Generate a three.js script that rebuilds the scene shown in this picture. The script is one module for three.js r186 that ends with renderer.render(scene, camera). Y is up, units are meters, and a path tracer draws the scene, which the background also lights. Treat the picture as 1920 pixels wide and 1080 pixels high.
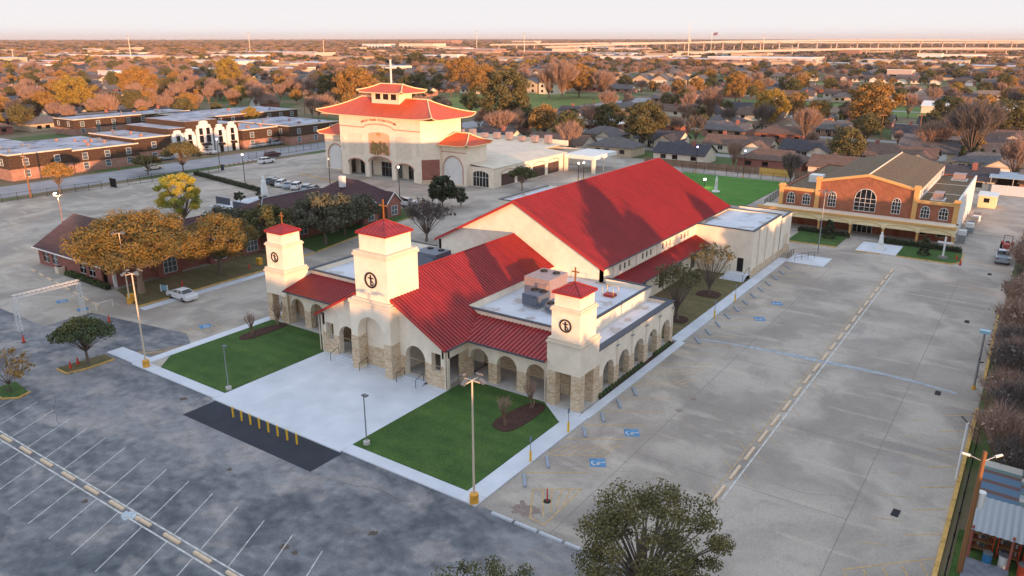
import * as THREE from 'three';
import { mergeGeometries } from 'three/addons/utils/BufferGeometryUtils.js';
import { FontLoader } from 'three/addons/loaders/FontLoader.js';
import { TextGeometry } from 'three/addons/geometries/TextGeometry.js';

// ---------- camera, sky, sun ----------
const scene = new THREE.Scene();
const CAMH = 33.5, FPX = 1445, PITCH = THREE.MathUtils.degToRad(18.04), YAW = THREE.MathUtils.degToRad(34.7);
const camera = new THREE.PerspectiveCamera(2 * THREE.MathUtils.radToDeg(Math.atan(540 / FPX)), 16 / 9, 0.5, 20000);
camera.rotation.order = 'YXZ';
camera.position.set(0, CAMH, 0);
camera.rotation.set(-PITCH, YAW, 0);
const renderer = new THREE.WebGLRenderer();
renderer.toneMapping = THREE.LinearToneMapping;
renderer.toneMappingExposure = 1.6;
renderer.shadowMap.enabled = true;

// a dusk sky: warm pale band at the horizon, cool blue overhead
{
  const W = 512, Hh = 256, data = new Float32Array(W * Hh * 4);
  const mixc = (a, b, t) => a.map((x, i) => x + (b[i] - x) * t);
  for (let j = 0; j < Hh; j++) for (let i = 0; i < W; i++) {
    const el = ((j + 0.5) / Hh - 0.5) * Math.PI;              // row 0 is the nadir
    const s = Math.max(0, Math.sin(el));
    let c = mixc([0.580, 0.560, 0.562], [0.505, 0.525, 0.590], Math.min(1, s / 0.20));
    c = mixc(c, [0.495, 0.575, 0.715], Math.min(1, Math.max(0, (s - 0.15) / 0.6)));
    if (el < 0) c = [0.34, 0.32, 0.31];
    const o = (j * W + i) * 4; data[o] = c[0]; data[o + 1] = c[1]; data[o + 2] = c[2]; data[o + 3] = 1;
  }
  const t = new THREE.DataTexture(data, W, Hh, THREE.RGBAFormat, THREE.FloatType);
  t.mapping = THREE.EquirectangularReflectionMapping; t.magFilter = THREE.LinearFilter; t.minFilter = THREE.LinearFilter; t.needsUpdate = true;
  scene.background = t; scene.environment = t;
}
const SUNDIR = new THREE.Vector3(0.872, Math.tan(THREE.MathUtils.degToRad(3.2)), 0.49).normalize();   // towards the sun (x = u, z = -v)
const sun = new THREE.DirectionalLight(new THREE.Color().setRGB(1, 0.50, 0.24), 4.9);
sun.position.copy(SUNDIR).multiplyScalar(600).add(new THREE.Vector3(-60, 0, -80)); sun.target.position.set(-60, 0, -80);
sun.castShadow = true; sun.shadow.mapSize.set(4096, 4096);
Object.assign(sun.shadow.camera, { left: -300, right: 300, top: 200, bottom: -200, near: 1, far: 1500 });
scene.add(sun, sun.target);
scene.fog = new THREE.FogExp2(new THREE.Color().setRGB(0.95, 0.82, 0.79), 0.000045);

// ---------- helpers ----------
function rng(seed) { let a = seed >>> 0; return () => { a = (a + 0x6D2B79F5) | 0; let t = Math.imul(a ^ (a >>> 15), 1 | a); t = (t + Math.imul(t ^ (t >>> 7), 61 | t)) ^ t; return ((t ^ (t >>> 14)) >>> 0) / 4294967296; }; }
const R = rng(7);
const rr = (a, b, f = R) => a + (b - a) * f();
// a photo pixel (1920 x 1080) to the ground point it shows, [u, v] in metres; u = x, v = -z
function P(px, py, h = 0) {
  const cy = Math.cos(YAW), sy = Math.sin(YAW), cp = Math.cos(PITCH), sp = Math.sin(PITCH);
  const fw = [-sy * cp, -sp, -cy * cp], r = [cy, 0, -sy], up = [r[1] * fw[2] - r[2] * fw[1], r[2] * fw[0] - r[0] * fw[2], r[0] * fw[1] - r[1] * fw[0]];
  const d = [0, 1, 2].map(i => fw[i] * FPX + r[i] * (px - 960) + up[i] * (540 - py)), t = (h - CAMH) / d[1];
  return [d[0] * t, -d[2] * t];
}
const dist = ([u, v]) => Math.hypot(u, v, CAMH);
const taken = {};
function numbered(n) { if (!(n in taken)) { taken[n] = 0; return n; } taken[n]++; return n + '_' + String(taken[n]).padStart(3, '0'); }
function setShadow(o) { o.traverse(m => { if (m.isMesh) { m.castShadow = true; m.receiveShadow = true; } }); }
function thing(name, label, category, u = 0, v = 0, y = 0, turn = 0, group) {
  const o = new THREE.Group(); o.name = numbered(name); o.position.set(u, y, -v); o.rotation.y = turn; scene.add(o);
  o.userData = { label, category }; if (group) o.userData.group = group; return o;
}
function copyOf(src, u, v, y = 0, turn = 0, label, scale) {
  const c = src.clone(); c.name = numbered(src.name.replace(/_\d\d\d$/, '')); scene.add(c); c.position.set(u, y, -v); c.rotation.y = turn;
  c.userData = { ...src.userData }; if (label) c.userData.label = label; if (scale) c.scale.setScalar(scale); return c;
}
// a mesh; under a Group whose place is (u, y, v) the geometry given in site coordinates is moved to local ones
function mesh(name, geos, mat, parent, abs = false) {
  let g = Array.isArray(geos) ? (geos.length > 1 ? mergeGeometries(geos.map(x => x.index ? x.toNonIndexed() : x), false) : geos[0]) : geos;
  if (abs && parent) { g = g.clone(); g.translate(-parent.position.x, -parent.position.y, -parent.position.z); }
  const m = new THREE.Mesh(g, mat); m.name = parent ? name : numbered(name); m.castShadow = true; m.receiveShadow = true;
  (parent || scene).add(m); return m;
}
function structure(name, geos, mat, label) { const m = mesh(name, geos, mat); m.userData.kind = 'structure'; if (label) m.userData.label = label; return m; }
const clean = g => { for (const k of Object.keys(g.attributes)) if (!['position', 'normal', 'uv', 'color'].includes(k)) g.deleteAttribute(k); return g; };
// box over extents, uv in metres
function bx(u0, u1, y0, y1, v0, v1) {
  const w = u1 - u0, h = y1 - y0, d = v1 - v0, g = new THREE.BoxGeometry(w, h, d), p = g.attributes.position, n = g.attributes.normal, t = g.attributes.uv;
  g.translate((u0 + u1) / 2, (y0 + y1) / 2, -(v0 + v1) / 2);
  for (let i = 0; i < p.count; i++) { const ax = Math.abs(n.getX(i)), ay = Math.abs(n.getY(i)); if (ax > 0.5) t.setXY(i, p.getZ(i), p.getY(i)); else if (ay > 0.5) t.setXY(i, p.getX(i), p.getZ(i)); else t.setXY(i, p.getX(i), p.getY(i)); }
  return g;
}
// prism over a plan outline [[u, v] ...]
function prism(pts, y0, y1) {
  const s = new THREE.Shape(pts.map(([u, v]) => new THREE.Vector2(u, v)));
  const g = new THREE.ExtrudeGeometry(s, { depth: y1 - y0, bevelEnabled: false, curveSegments: 8 }); g.rotateX(-Math.PI / 2); g.translate(0, y0, 0); return g;
}
function sheet(pts, y) { const s = new THREE.Shape(pts.map(([u, v]) => new THREE.Vector2(u, v))); const g = new THREE.ShapeGeometry(s); g.rotateX(-Math.PI / 2); g.translate(0, y, 0); return g; }
const rect = (u0, u1, v0, v1) => [[u0, v0], [u1, v0], [u1, v1], [u0, v1]];
// thin strip on the ground from a to b
function strip(a, b, w, y) { const du = b[0] - a[0], dv = b[1] - a[1], L = Math.hypot(du, dv), nu = -dv / L * w / 2, nv = du / L * w / 2; return sheet([[a[0] - nu, a[1] - nv], [b[0] - nu, b[1] - nv], [b[0] + nu, b[1] + nv], [a[0] + nu, a[1] + nv]], y); }
// hole outlines for walls: s along the wall, y up
function archHole(s0, s1, y0, crown) { const r = (s1 - s0) / 2, sp = crown - r, p = new THREE.Path(); p.moveTo(s0, y0); p.lineTo(s1, y0); p.lineTo(s1, sp); for (let i = 1; i <= 14; i++) { const a = Math.PI * i / 14; p.lineTo((s0 + s1) / 2 + r * Math.cos(a), sp + r * Math.sin(a)); } p.closePath(); return p; }
function lowArch(s0, s1, y0, spring, crown) { const p = new THREE.Path(), c = (s0 + s1) / 2, r = (s1 - s0) / 2; p.moveTo(s0, y0); p.lineTo(s1, y0); p.lineTo(s1, spring); for (let i = 1; i <= 14; i++) { const a = Math.PI * i / 14; p.lineTo(c + r * Math.cos(a), spring + (crown - spring) * Math.sin(a)); } p.closePath(); return p; }
function rectHole(s0, s1, y0, y1) { const p = new THREE.Path(); p.moveTo(s0, y0); p.lineTo(s1, y0); p.lineTo(s1, y1); p.lineTo(s0, y1); p.closePath(); return p; }
// wall along u (outer face at v = pos, thickness away from the camera) or along v (outer face at u = pos, thickness towards -u)
function wall(axis, outline, pos, t, holes = []) {
  const s = new THREE.Shape(outline.map(([a, b]) => new THREE.Vector2(a, b))); s.holes.push(...holes);
  const g = new THREE.ExtrudeGeometry(s, { depth: t, bevelEnabled: false, curveSegments: 6 });
  if (axis === 'u') g.translate(0, 0, -pos - t); else { g.rotateY(Math.PI / 2); g.translate(pos - t, 0, 0); }
  return g;
}
const slab = (s0, s1, y0, y1) => [[s0, y0], [s1, y0], [s1, y1], [s0, y1]];
// free quad / polygon slab from 3D corners (site coordinates [u, y, v]), given thickness straight down
function deck(c, th) {
  const top = c.map(([u, y, v]) => [u, y, -v]), n = top.length, pos = [], uv = [], push = (...q) => q.forEach(p => { pos.push(...p); });
  const e1 = new THREE.Vector3(...top[1]).sub(new THREE.Vector3(...top[0])).normalize(), e2 = new THREE.Vector3(...top[n - 1]).sub(new THREE.Vector3(...top[0])); e2.addScaledVector(e1, -e2.dot(e1)).normalize();
  const o = new THREE.Vector3(...top[0]), U = p => { const d = new THREE.Vector3(...p).sub(o); uv.push(d.dot(e1), d.dot(e2)); };
  const bot = top.map(([x, y, z]) => [x, y - th, z]);
  for (let i = 1; i < n - 1; i++) { for (const p of [top[0], top[i], top[i + 1]]) { push(p); U(p); } for (const p of [bot[0], bot[i + 1], bot[i]]) { push(p); U(p); } }
  for (let i = 0; i < n; i++) { const a = i, b = (i + 1) % n; for (const p of [top[a], bot[a], bot[b], top[a], bot[b], top[b]]) { push(p); U(p); } }
  const g = new THREE.BufferGeometry(); g.setAttribute('position', new THREE.Float32BufferAttribute(pos, 3)); g.setAttribute('uv', new THREE.Float32BufferAttribute(uv, 2)); g.computeVertexNormals(); return g;
}
// bar between two points given as [u, y, v]
function bar(a, b, r, r2 = r, seg = 6) { const A = new THREE.Vector3(a[0], a[1], -a[2]), B = new THREE.Vector3(b[0], b[1], -b[2]), L = A.distanceTo(B), g = new THREE.CylinderGeometry(r2, r, L, seg); g.applyQuaternion(new THREE.Quaternion().setFromUnitVectors(new THREE.Vector3(0, 1, 0), B.clone().sub(A).normalize())); g.translate((A.x + B.x) / 2, (A.y + B.y) / 2, (A.z + B.z) / 2); return g; }
function cyl(u, v, y0, y1, r, r2 = r, seg = 12) { const g = new THREE.CylinderGeometry(r2, r, y1 - y0, seg); g.translate(u, (y0 + y1) / 2, -v); return g; }

// ---------- procedural textures ----------
function hash(x, y, s) { let h = Math.imul(x, 374761393) + Math.imul(y, 668265263) + Math.imul(s, 1442695041); h = Math.imul(h ^ (h >>> 13), 1274126177); return ((h ^ (h >>> 16)) >>> 0) / 4294967296; }
const lattices = {};
function lattice(per, s) { const k = per * 4096 + s; if (!lattices[k]) { const m = Math.min(per, 512), a = new Float32Array(m * m); for (let j = 0; j < m; j++) for (let i = 0; i < m; i++) a[j * m + i] = hash(i, j, s); lattices[k] = { m, a }; } return lattices[k]; }
function vnoise(x, y, per, s) { const L = lattice(per, s), m = L.m, t = L.a, x0 = Math.floor(x), y0 = Math.floor(y), fx = x - x0, fy = y - y0, i0 = ((x0 % m) + m) % m, j0 = ((y0 % m) + m) % m, i1 = i0 + 1 === m ? 0 : i0 + 1, j1 = j0 + 1 === m ? 0 : j0 + 1, sx = fx * fx * (3 - 2 * fx), sy = fy * fy * (3 - 2 * fy); const a = t[j0 * m + i0], b = t[j0 * m + i1], c = t[j1 * m + i0], d = t[j1 * m + i1]; return a + (b - a) * sx + (c - a) * sy + (a - b - c + d) * sx * sy; }
// tileable fractal noise fields, made once and sampled by every texture
const FN = 512, fields = [0, 1, 2, 3].map(q => { const f = new Float32Array(FN * FN); let a = 0.5, n = 0; for (let o = 0, per = 8; o < 6; o++, per *= 2, a *= 0.5) { n += a; for (let j = 0; j < FN; j++) for (let i = 0; i < FN; i++) f[j * FN + i] += a * vnoise(i / FN * per, j / FN * per, per, 300 + q * 40 + o); } for (let i = 0; i < f.length; i++) f[i] /= n; return f; });
function fbm(x, y, per, s) {
  const k = Math.max(1, Math.round(per / 8)) / per * FN, f = fields[s & 3]; let X = x * k + (s * 97) % FN, Y = y * k + (s * 57) % FN; X -= Math.floor(X / FN) * FN; Y -= Math.floor(Y / FN) * FN;
  const i = X | 0, j = Y | 0, fx = X - i, fy = Y - j, i0 = i % FN, j0 = (j % FN) * FN, i1 = (i + 1) % FN, j1 = ((j + 1) % FN) * FN, a = f[j0 + i0], b = f[j0 + i1], c = f[j1 + i0], d = f[j1 + i1];
  return a + (b - a) * fx + (c - a) * fy + (a - b - c + d) * fx * fy;
}
function tex(w, h, fn, metresU, metresV, srgb = true) {
  const d = new Uint8Array(w * h * 4);
  for (let j = 0; j < h; j++) for (let i = 0; i < w; i++) { const c = fn(i / w, j / h, i, j), o = (j * w + i) * 4; d[o] = c[0]; d[o + 1] = c[1]; d[o + 2] = c[2]; d[o + 3] = 255; }
  const t = new THREE.DataTexture(d, w, h); t.wrapS = t.wrapT = THREE.RepeatWrapping; t.magFilter = THREE.LinearFilter; t.minFilter = THREE.LinearMipmapLinearFilter; t.generateMipmaps = true;
  if (srgb) t.colorSpace = THREE.SRGBColorSpace; t.repeat.set(1 / metresU, 1 / metresV); t.needsUpdate = true; return t;
}
const lerp3 = (a, b, t) => [a[0] + (b[0] - a[0]) * t, a[1] + (b[1] - a[1]) * t, a[2] + (b[2] - a[2]) * t];
const sstep = (a, b, x) => { const t = Math.min(1, Math.max(0, (x - a) / (b - a))); return t * t * (3 - 2 * t); };
const M = (o) => new THREE.MeshStandardMaterial({ roughness: 0.9, ...o });
const lin = (r, g, b) => new THREE.Color().setRGB(r, g, b);
const mottled = (c, amp, metres, seed = 1, px = 256) => tex(px, px, (x, y) => { const n = (fbm(x * 8, y * 8, 8, seed, 5) - 0.5) * 2 * amp + (hash((x * px) | 0, (y * px) | 0, seed) - 0.5) * amp * 0.6; return c.map(k => Math.max(0, Math.min(255, k * (1 + n)))); }, metres, metres);

const MAT = {};
MAT.stucco = M({ map: mottled([240, 227, 205], 0.06, 6, 3), roughness: 0.92 });
MAT.stuccoTrim = M({ map: mottled([222, 208, 186], 0.05, 5, 4), roughness: 0.9 });
// coursed limestone in uneven blocks
MAT.stone = M({ roughness: 0.95, map: tex(512, 512, (x, y, i, j) => { const row = Math.floor(y * 16), off = hash(row, 0, 5), k = x * 7 + off * 3, col = Math.floor(k + 0.3 * Math.sin(row * 7)), fx = k + 0.3 * Math.sin(row * 7) - col, fy = y * 16 - row; const m = fx < 0.04 || fy < 0.09 ? 0.80 : 1; const t = hash(((col % 7) + 7) % 7, row, 9), n = (fbm(x * 32, y * 32, 32, 6, 3) - 0.5) * 0.22; const c = lerp3(lerp3([206, 182, 148], [224, 205, 178], t), [196, 160, 124], hash(col % 7, row, 31) > 0.8 ? 0.7 : 0); return c.map(q => Math.min(255, q * m * (1 + n))); }, 2.8, 2.8) });
const brickTex = (a, b, mort, seed) => tex(512, 512, (x, y) => { const rows = 48, row = Math.floor(y * rows), k = x * 20 + (row % 2) * 0.5, col = Math.floor(k), fx = k - col, fy = y * rows - row; const t = hash(((col % 20) + 20) % 20, row, seed), n = 1 + (fbm(x * 6, y * 6, 6, seed, 4) - 0.5) * 0.25; if (fx < 0.05 || fy < 0.14) return mort.map(q => q * n); return lerp3(a, b, t).map(q => Math.min(255, q * n)); }, 4.4, 3.4);
MAT.brickOrange = M({ map: brickTex([136, 74, 50], [164, 98, 68], [158, 126, 106], 11) });
MAT.brickRed = M({ map: brickTex([138, 78, 66], [164, 100, 86], [156, 130, 120], 12) });
MAT.brickPink = M({ map: brickTex([150, 106, 90], [172, 126, 106], [166, 146, 134], 13) });
const panTone = (along, across, i, j) => { const pan = Math.floor(across * 20), t = hash(pan, 3, 19) * 26, n = (fbm(along * 3, across * 24, 24, 2) - 0.5) * 60, w = (fbm(along * 6, across * 6, 6, 5) - 0.5) * 50, q = Math.max(120, Math.min(255, 216 + t + n + w)); return [q, q, q]; };
MAT.redMetal = M({ color: lin(0.355, 0.023, 0.024), roughness: 0.38, metalness: 0.1, map: tex(512, 512, (x, y) => panTone(x, y), 9.4, 9.4) });
MAT.redMetalU = M({ color: lin(0.355, 0.023, 0.024), roughness: 0.38, metalness: 0.1, map: tex(512, 512, (x, y) => panTone(y, x), 9.4, 9.4) });
MAT.redTrim = M({ color: lin(0.40, 0.030, 0.022), roughness: 0.45 });
MAT.membrane = M({ map: tex(512, 512, (x, y) => { const n = fbm(x * 6, y * 6, 6, 21, 5), st = sstep(0.56, 0.72, fbm(x * 4, y * 4, 4, 44, 5)); const seam = (x * 6) % 1 < 0.012 ? 0.93 : 1; return lerp3([202, 207, 214], [160, 150, 140], st * 0.7).map(q => q * seam * (0.94 + 0.12 * n)); }, 12, 12), roughness: 0.7 });
MAT.coping = M({ color: 0x39444f, roughness: 0.5, metalness: 0.3 });
MAT.darkGlass = new THREE.MeshPhysicalMaterial({ color: 0x0c0e12, roughness: 0.08, metalness: 0, clearcoat: 0.6 });
MAT.paleGlass = new THREE.MeshPhysicalMaterial({ color: 0x55636b, roughness: 0.12, clearcoat: 0.5 });
MAT.black = M({ color: 0x14130f, roughness: 0.6 });
MAT.bronze = M({ color: 0x2c1a16, roughness: 0.5, metalness: 0.4 });
MAT.white = M({ map: mottled([226, 226, 222], 0.05, 4, 8), roughness: 0.7 });
MAT.galv = M({ color: 0x9aa0a4, roughness: 0.45, metalness: 0.6 });
MAT.yellow = M({ map: mottled([236, 188, 40], 0.10, 1.5, 14), roughness: 0.6 });
MAT.yellowBase = M({ map: mottled([226, 164, 62], 0.14, 1.6, 15), roughness: 0.7 });
MAT.blackIron = M({ color: 0x17191c, roughness: 0.5, metalness: 0.5 });
MAT.copper = M({ color: 0xb5773a, roughness: 0.4, metalness: 0.5 });
MAT.newConcrete = M({ map: tex(1024, 1024, (x, y) => { const n = fbm(x * 10, y * 10, 10, 31, 6), s = fbm(x * 3, y * 3, 3, 36, 4); return lerp3([196, 202, 210], [222, 226, 230], n).map(q => q * (0.92 + 0.12 * s)); }, 18, 18), roughness: 0.88 });
MAT.wood = M({ map: tex(128, 512, (x, y) => { const n = fbm(x * 24, y * 3, 24, 41, 4); return lerp3([112, 78, 50], [166, 118, 74], n); }, 0.6, 4) });
MAT.mulch = M({ map: mottled([70, 46, 38], 0.35, 1.6, 16), roughness: 1 });
// ---------- the ground ----------
const terrainMat = M({ roughness: 1, map: tex(1024, 1024, (x, y) => { const n = fbm(x * 12, y * 12, 12, 51, 6), g = sstep(0.42, 0.60, fbm(x * 5, y * 5, 5, 57, 5)); return lerp3(lerp3([104, 92, 70], [132, 116, 90], n), lerp3([62, 84, 36], [88, 104, 52], n), g); }, 140, 140) });
structure('terrain', sheet(rect(-9000, 9000, -500, 12000), -0.03), terrainMat, 'flat dry grass and bare soil reaching to the horizon');
// worn sealcoat: blue-black where it holds, grey and tan where it is worn through
const asphaltMat = M({ roughness: 0.85, map: tex(1536, 768, (x, y) => {
  // one tile is 110 m by 55 m, so it does not repeat within the lot in view; the sealcoat is worn through on the drive aisle (v 31 to 38) and holds in the stalls
  const X = x * 2, v = y * 55, wx = fbm(X * 9, y * 9, 9, 61) - 0.5, wy = fbm(X * 9, y * 9, 9, 67) - 0.5;
  const a = fbm(X * 11 + wx * 4, y * 13 + wy * 3, 16, 63), b = fbm(X * 20 + wy * 3, y * 34 + wx * 2, 24, 69), f = hash((x * 1536) | 0, (y * 768) | 0, 71) - 0.5, g = fbm(X * 90, y * 90, 96, 73) - 0.5, st = fbm(X * 6 + wx, y * 70 + wy * 6, 64, 74) - 0.5;
  const wear = sstep(29.5 + wx * 6, 33 + wx * 6, v) * (1 - sstep(37 + wy * 5, 41, v)) * 0.16;
  let c = lerp3([74, 79, 86], [132, 132, 133], sstep(0.20, 0.80, a * 0.45 + fbm(X * 5 + wy * 2, y * 7 + wx * 2, 8, 62) * 0.55 + wear + st * 0.35 + g * 0.2)); c = lerp3(c, [168, 158, 148], sstep(0.54, 0.72, b + wear * 0.3) * sstep(0.44, 0.62, a + wear) * 0.45);
  return c.map(q => Math.max(0, q * (1 + f * 0.14 + g * 0.22))); }, 110, 55) });
const concreteMat = M({ roughness: 0.9, map: tex(1200, 1200, (x, y) => {
  const wx = fbm(x * 8, y * 8, 8, 81) - 0.5, a = fbm(x * 24 + wx * 3, y * 16 + wx, 24, 83), b = fbm(x * 40 + wx * 4, y * 28, 40, 87), f = hash((x * 1200) | 0, (y * 1200) | 0, 89) - 0.5, s = fbm(x * 16 + wx * 2, y * 64, 64, 91), big = fbm(x * 5, y * 5, 5, 88);
  let c = lerp3([148, 139, 128], [180, 170, 157], sstep(0.32, 0.68, a * 0.7 + big * 0.3)); c = lerp3(c, [132, 127, 124], sstep(0.56, 0.74, b) * 0.32); c = lerp3(c, [196, 184, 168], sstep(0.56, 0.72, s) * 0.45);
  return c.map(q => Math.max(0, q * (1 + f * 0.1))); }, 90, 90) });
const lot = structure('asphalt_lot', sheet(rect(-182, -1.2, -70, 39.75), 0), asphaltMat, 'patchy worn asphalt parking lot in front of the church');
const clot = structure('concrete_lot', sheet(rect(-182, -1.2, 39.75, 205), 0), concreteMat, 'weathered concrete parking lot and drives round the churches');
structure('asphalt_drive', sheet([[-97, 39.75], [-77, 39.75], [-77, 46.5], [-80.4, 48.2], [-91, 46.5], [-97, 45.6]], 0.004), asphaltMat, 'dark asphalt drive beside the lawn');
structure('street', sheet(rect(-201, -186, -60, 420), 0.002), M({ map: mottled([150, 150, 152], 0.10, 30, 92, 512) }), 'grey street past the apartment blocks');
structure('asphalt_patch', sheet(rect(-62.1, -44.6, 35.7, 39.2), 0.005), M({ map: mottled([40, 46, 56], 0.16, 8, 94, 512), roughness: 0.85 }), 'fresh blue-black asphalt ramp below the plaza');

const lawnTex = (a, b, s) => tex(512, 512, (x, y) => { const n = fbm(x * 16, y * 16, 16, s), l = fbm(x * 3, y * 24, 24, s + 5), p = sstep(0.52, 0.7, fbm(x * 6, y * 6, 6, s + 2)), f = hash((x * 512) | 0, (y * 512) | 0, s), m = Math.sin(y * 28 * 3.1416) * 0.03; return lerp3(lerp3(a, b, n * 0.7 + l * 0.3), [b[0] * 1.15, b[1] * 0.98, b[2] * 1.1], p * 0.35).map(q => q * (0.74 + 0.48 * f + m)); }, 27, 27);
const lawnMat = M({ roughness: 1, map: lawnTex([42, 74, 24], [76, 106, 44], 101) });
const dullGrass = M({ roughness: 1, map: lawnTex([84, 82, 48], [124, 112, 78], 103) });
const brightGrass = M({ roughness: 1, map: lawnTex([50, 104, 22], [84, 134, 40], 105) });
const kerbMat = M({ map: mottled([190, 186, 178], 0.08, 5, 106) });
const yellowKerb = M({ map: mottled([204, 164, 92], 0.18, 3, 107) });
// sidewalks and plaza: real steps of 0.12 m, in slabs with open joints
function slabs(name, u0, u1, v0, v1, nu, nv, y1, label, mat = MAT.newConcrete) {
  const o = new THREE.Group(); o.name = numbered(name); scene.add(o); o.userData.kind = 'structure'; o.userData.label = label;
  const du = (u1 - u0) / nu, dv = (v1 - v0) / nv, j = 0.012, base = bx(0, du - j, 0, y1, 0, dv - j);
  for (let a = 0; a < nu; a++) for (let b = 0; b < nv; b++) { const g = bx(u0 + a * du + j / 2, u0 + (a + 1) * du - j / 2, -0.02, y1, v0 + b * dv + j / 2, v0 + (b + 1) * dv - j / 2); mesh('paving_slab', g, mat, o); }
  mesh('joint_filler', bx(u0 + 0.02, u1 - 0.02, -0.02, y1 - 0.012, v0 + 0.02, v1 - 0.02), kerbMat, o);
  return o;
}
slabs('plaza', -62.6, -44.9, 39.2, 53.9, 4, 3, 0.11, 'pale new concrete plaza before the church entrance');
slabs('front_sidewalk', -77, -62.62, 39.4, 40.65, 8, 1, 0.115, 'pale concrete sidewalk along the front lawn with the lamp post');
slabs('front_sidewalk', -44.88, -30.6, 39.4, 40.65, 8, 1, 0.115, 'pale concrete sidewalk along the lawn at the plaza side');
slabs('corner_walk', -82.4, -77.02, 39.6, 41.5, 3, 1, 0.11, 'pale concrete ramp at the yellow lamp base');
slabs('side_walk', -77, -75.7, 40.67, 66, 1, 14, 0.115, 'pale concrete sidewalk between lawn and hatched stalls');
slabs('side_walk', -32.35, -30.6, 40.67, 56.4, 1, 9, 0.115, 'pale concrete sidewalk from the street corner to the tower');
slabs('side_walk', -31.45, -30.5, 56.42, 79, 1, 12, 0.115, 'pale narrow sidewalk under the side arcade');
slabs('side_walk', -32.4, -30.9, 79.02, 121.5, 1, 24, 0.115, 'pale sidewalk along the dry grass and the rear annex');
slabs('tower_walk', -35.6, -31.5, 54.4, 56.88, 2, 1, 0.11, 'pale concrete apron under the corner tower');
slabs('ramp_pad', -30.88, -25.2, 120, 125.5, 2, 2, 0.10, 'pale concrete pad at the foot of the rear ramp');
slabs('road_walk', -93.6, -92.2, 50, 76, 1, 16, 0.02, 'pale concrete gutter strip beside the yellow kerb');
structure('front_lawn', prism([[-73.6, 40.68], [-75.65, 43.1], [-75.65, 56.9], [-62.64, 56.9], [-62.64, 40.68]], -0.02, 0.135), lawnMat, 'clipped green lawn between plaza and side parking');
structure('front_lawn', prism([[-44.86, 40.68], [-32.4, 40.68], [-32.4, 54.3], [-35.62, 56.9], [-44.86, 56.9]], -0.02, 0.135), lawnMat, 'clipped green lawn before the corner tower');
structure('dry_lawn', prism(rect(-41.4, -32.45, 79.1, 107.9), -0.02, 0.12), dullGrass, 'dry brown grass strip beside the red roofed hall');
structure('rear_lawn', prism(rect(-77, -50, 157, 190), -0.02, 0.10), brightGrass, 'bright green fenced lawn behind the hall');
structure('church_lawn', prism([[-34.5, 133.2], [-26.5, 133.6], [-26.5, 141.5], [-34.5, 141.5]], -0.02, 0.13), lawnMat, 'small lawn at the brick church door');
structure('church_lawn', prism([[-17.2, 133.4], [-9.4, 133.1], [-8.4, 135], [-8.6, 140.8], [-17.2, 140.8]], -0.02, 0.13), lawnMat, 'small lawn round the white cross');
slabs('statue_pad', -23.4, -17.25, 133, 140, 3, 3, 0.12, 'concrete terrace round the white statue', MAT.newConcrete);
structure('house_lawn', prism([[-103.2, 52.5], [-94.2, 50.2], [-94.2, 78], [-103.2, 80]], -0.02, 0.12), dullGrass, 'shaded brown lawn under the orange trees');
structure('garden_lawn', prism([[-104, 84], [-95.8, 82], [-98.6, 98], [-101, 118], [-107, 118], [-107, 84]], -0.02, 0.12), lawnMat, 'green lawn before the dark roofed brick hall');
structure('field', sheet(rect(-292, -204, 290, 424), 0.01), M({ roughness: 1, map: lawnTex([84, 112, 44], [124, 132, 66], 111) }), 'open green field beyond the street');
structure('field', sheet(rect(-150, -40, 380, 440), 0.01), M({ roughness: 1, map: lawnTex([80, 112, 48], [110, 130, 62], 112) }), 'green sports field among the houses');
structure('field', sheet(rect(-330, 60, 560, 640), 0.01), M({ roughness: 1, map: lawnTex([96, 112, 56], [120, 126, 70], 113) }), 'pale meadow behind the long white roof');
// kerbs
function kerb(pts, mat, label, w = 0.16, h = 0.14) { const o = new THREE.Group(); o.name = numbered('kerb'); scene.add(o); o.userData.kind = 'structure'; o.userData.label = label; for (let i = 0; i < pts.length - 1; i++) { const a = pts[i], b = pts[i + 1], L = Math.hypot(b[0] - a[0], b[1] - a[1]), n = Math.max(1, Math.round(L / 3)); for (let k = 0; k < n; k++) { const p = t => [a[0] + (b[0] - a[0]) * t, a[1] + (b[1] - a[1]) * t], s = p((k + 0.01) / n), e = p((k + 0.99) / n), du = (e[0] - s[0]), dv = e[1] - s[1], l = Math.hypot(du, dv), nu = -dv / l * w / 2, nv = du / l * w / 2; mesh('kerb_stone', prism([[s[0] - nu, s[1] - nv], [e[0] - nu, e[1] - nv], [e[0] + nu, e[1] + nv], [s[0] + nu, s[1] + nv]], -0.02, h), mat, o); } } return o; }
kerb([[-94.1, 49.9], [-94.1, 71], [-95.6, 81.6]], yellowKerb, 'yellow kerb along the shaded lawn');
kerb([[-95.6, 82], [-98.7, 98], [-101.2, 118.2]], yellowKerb, 'yellow kerb along the garden lawn');
kerb([[-1.25, 42], [-1.25, 79]], yellowKerb, 'long yellow kerb at the edge of the right parking lot', 0.3, 0.2);
kerb([[-1.3, 87], [-1.6, 112]], yellowKerb, 'faded kerb below the bare brush', 0.25, 0.18);
kerb([[-82.3, 34.2], [-80.2, 34.2], [-79.8, 36], [-79.8, 39.1]], yellowKerb, 'curved yellow kerb of the planted island');
kerb([[-34.6, 133.1], [-26.4, 133.5]], yellowKerb, 'tan kerb of the church lawn');
kerb([[-23.4, 132.9], [-17.2, 133.2], [-9.3, 132.95], [-8.2, 135], [-8.4, 141]], yellowKerb, 'tan kerb round the cross lawn');
kerb([[-158.4, 131.8], [-140, 128], [-106.1, 121.6]], yellowKerb, 'pale kerb before the pagoda roofed church');
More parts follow.
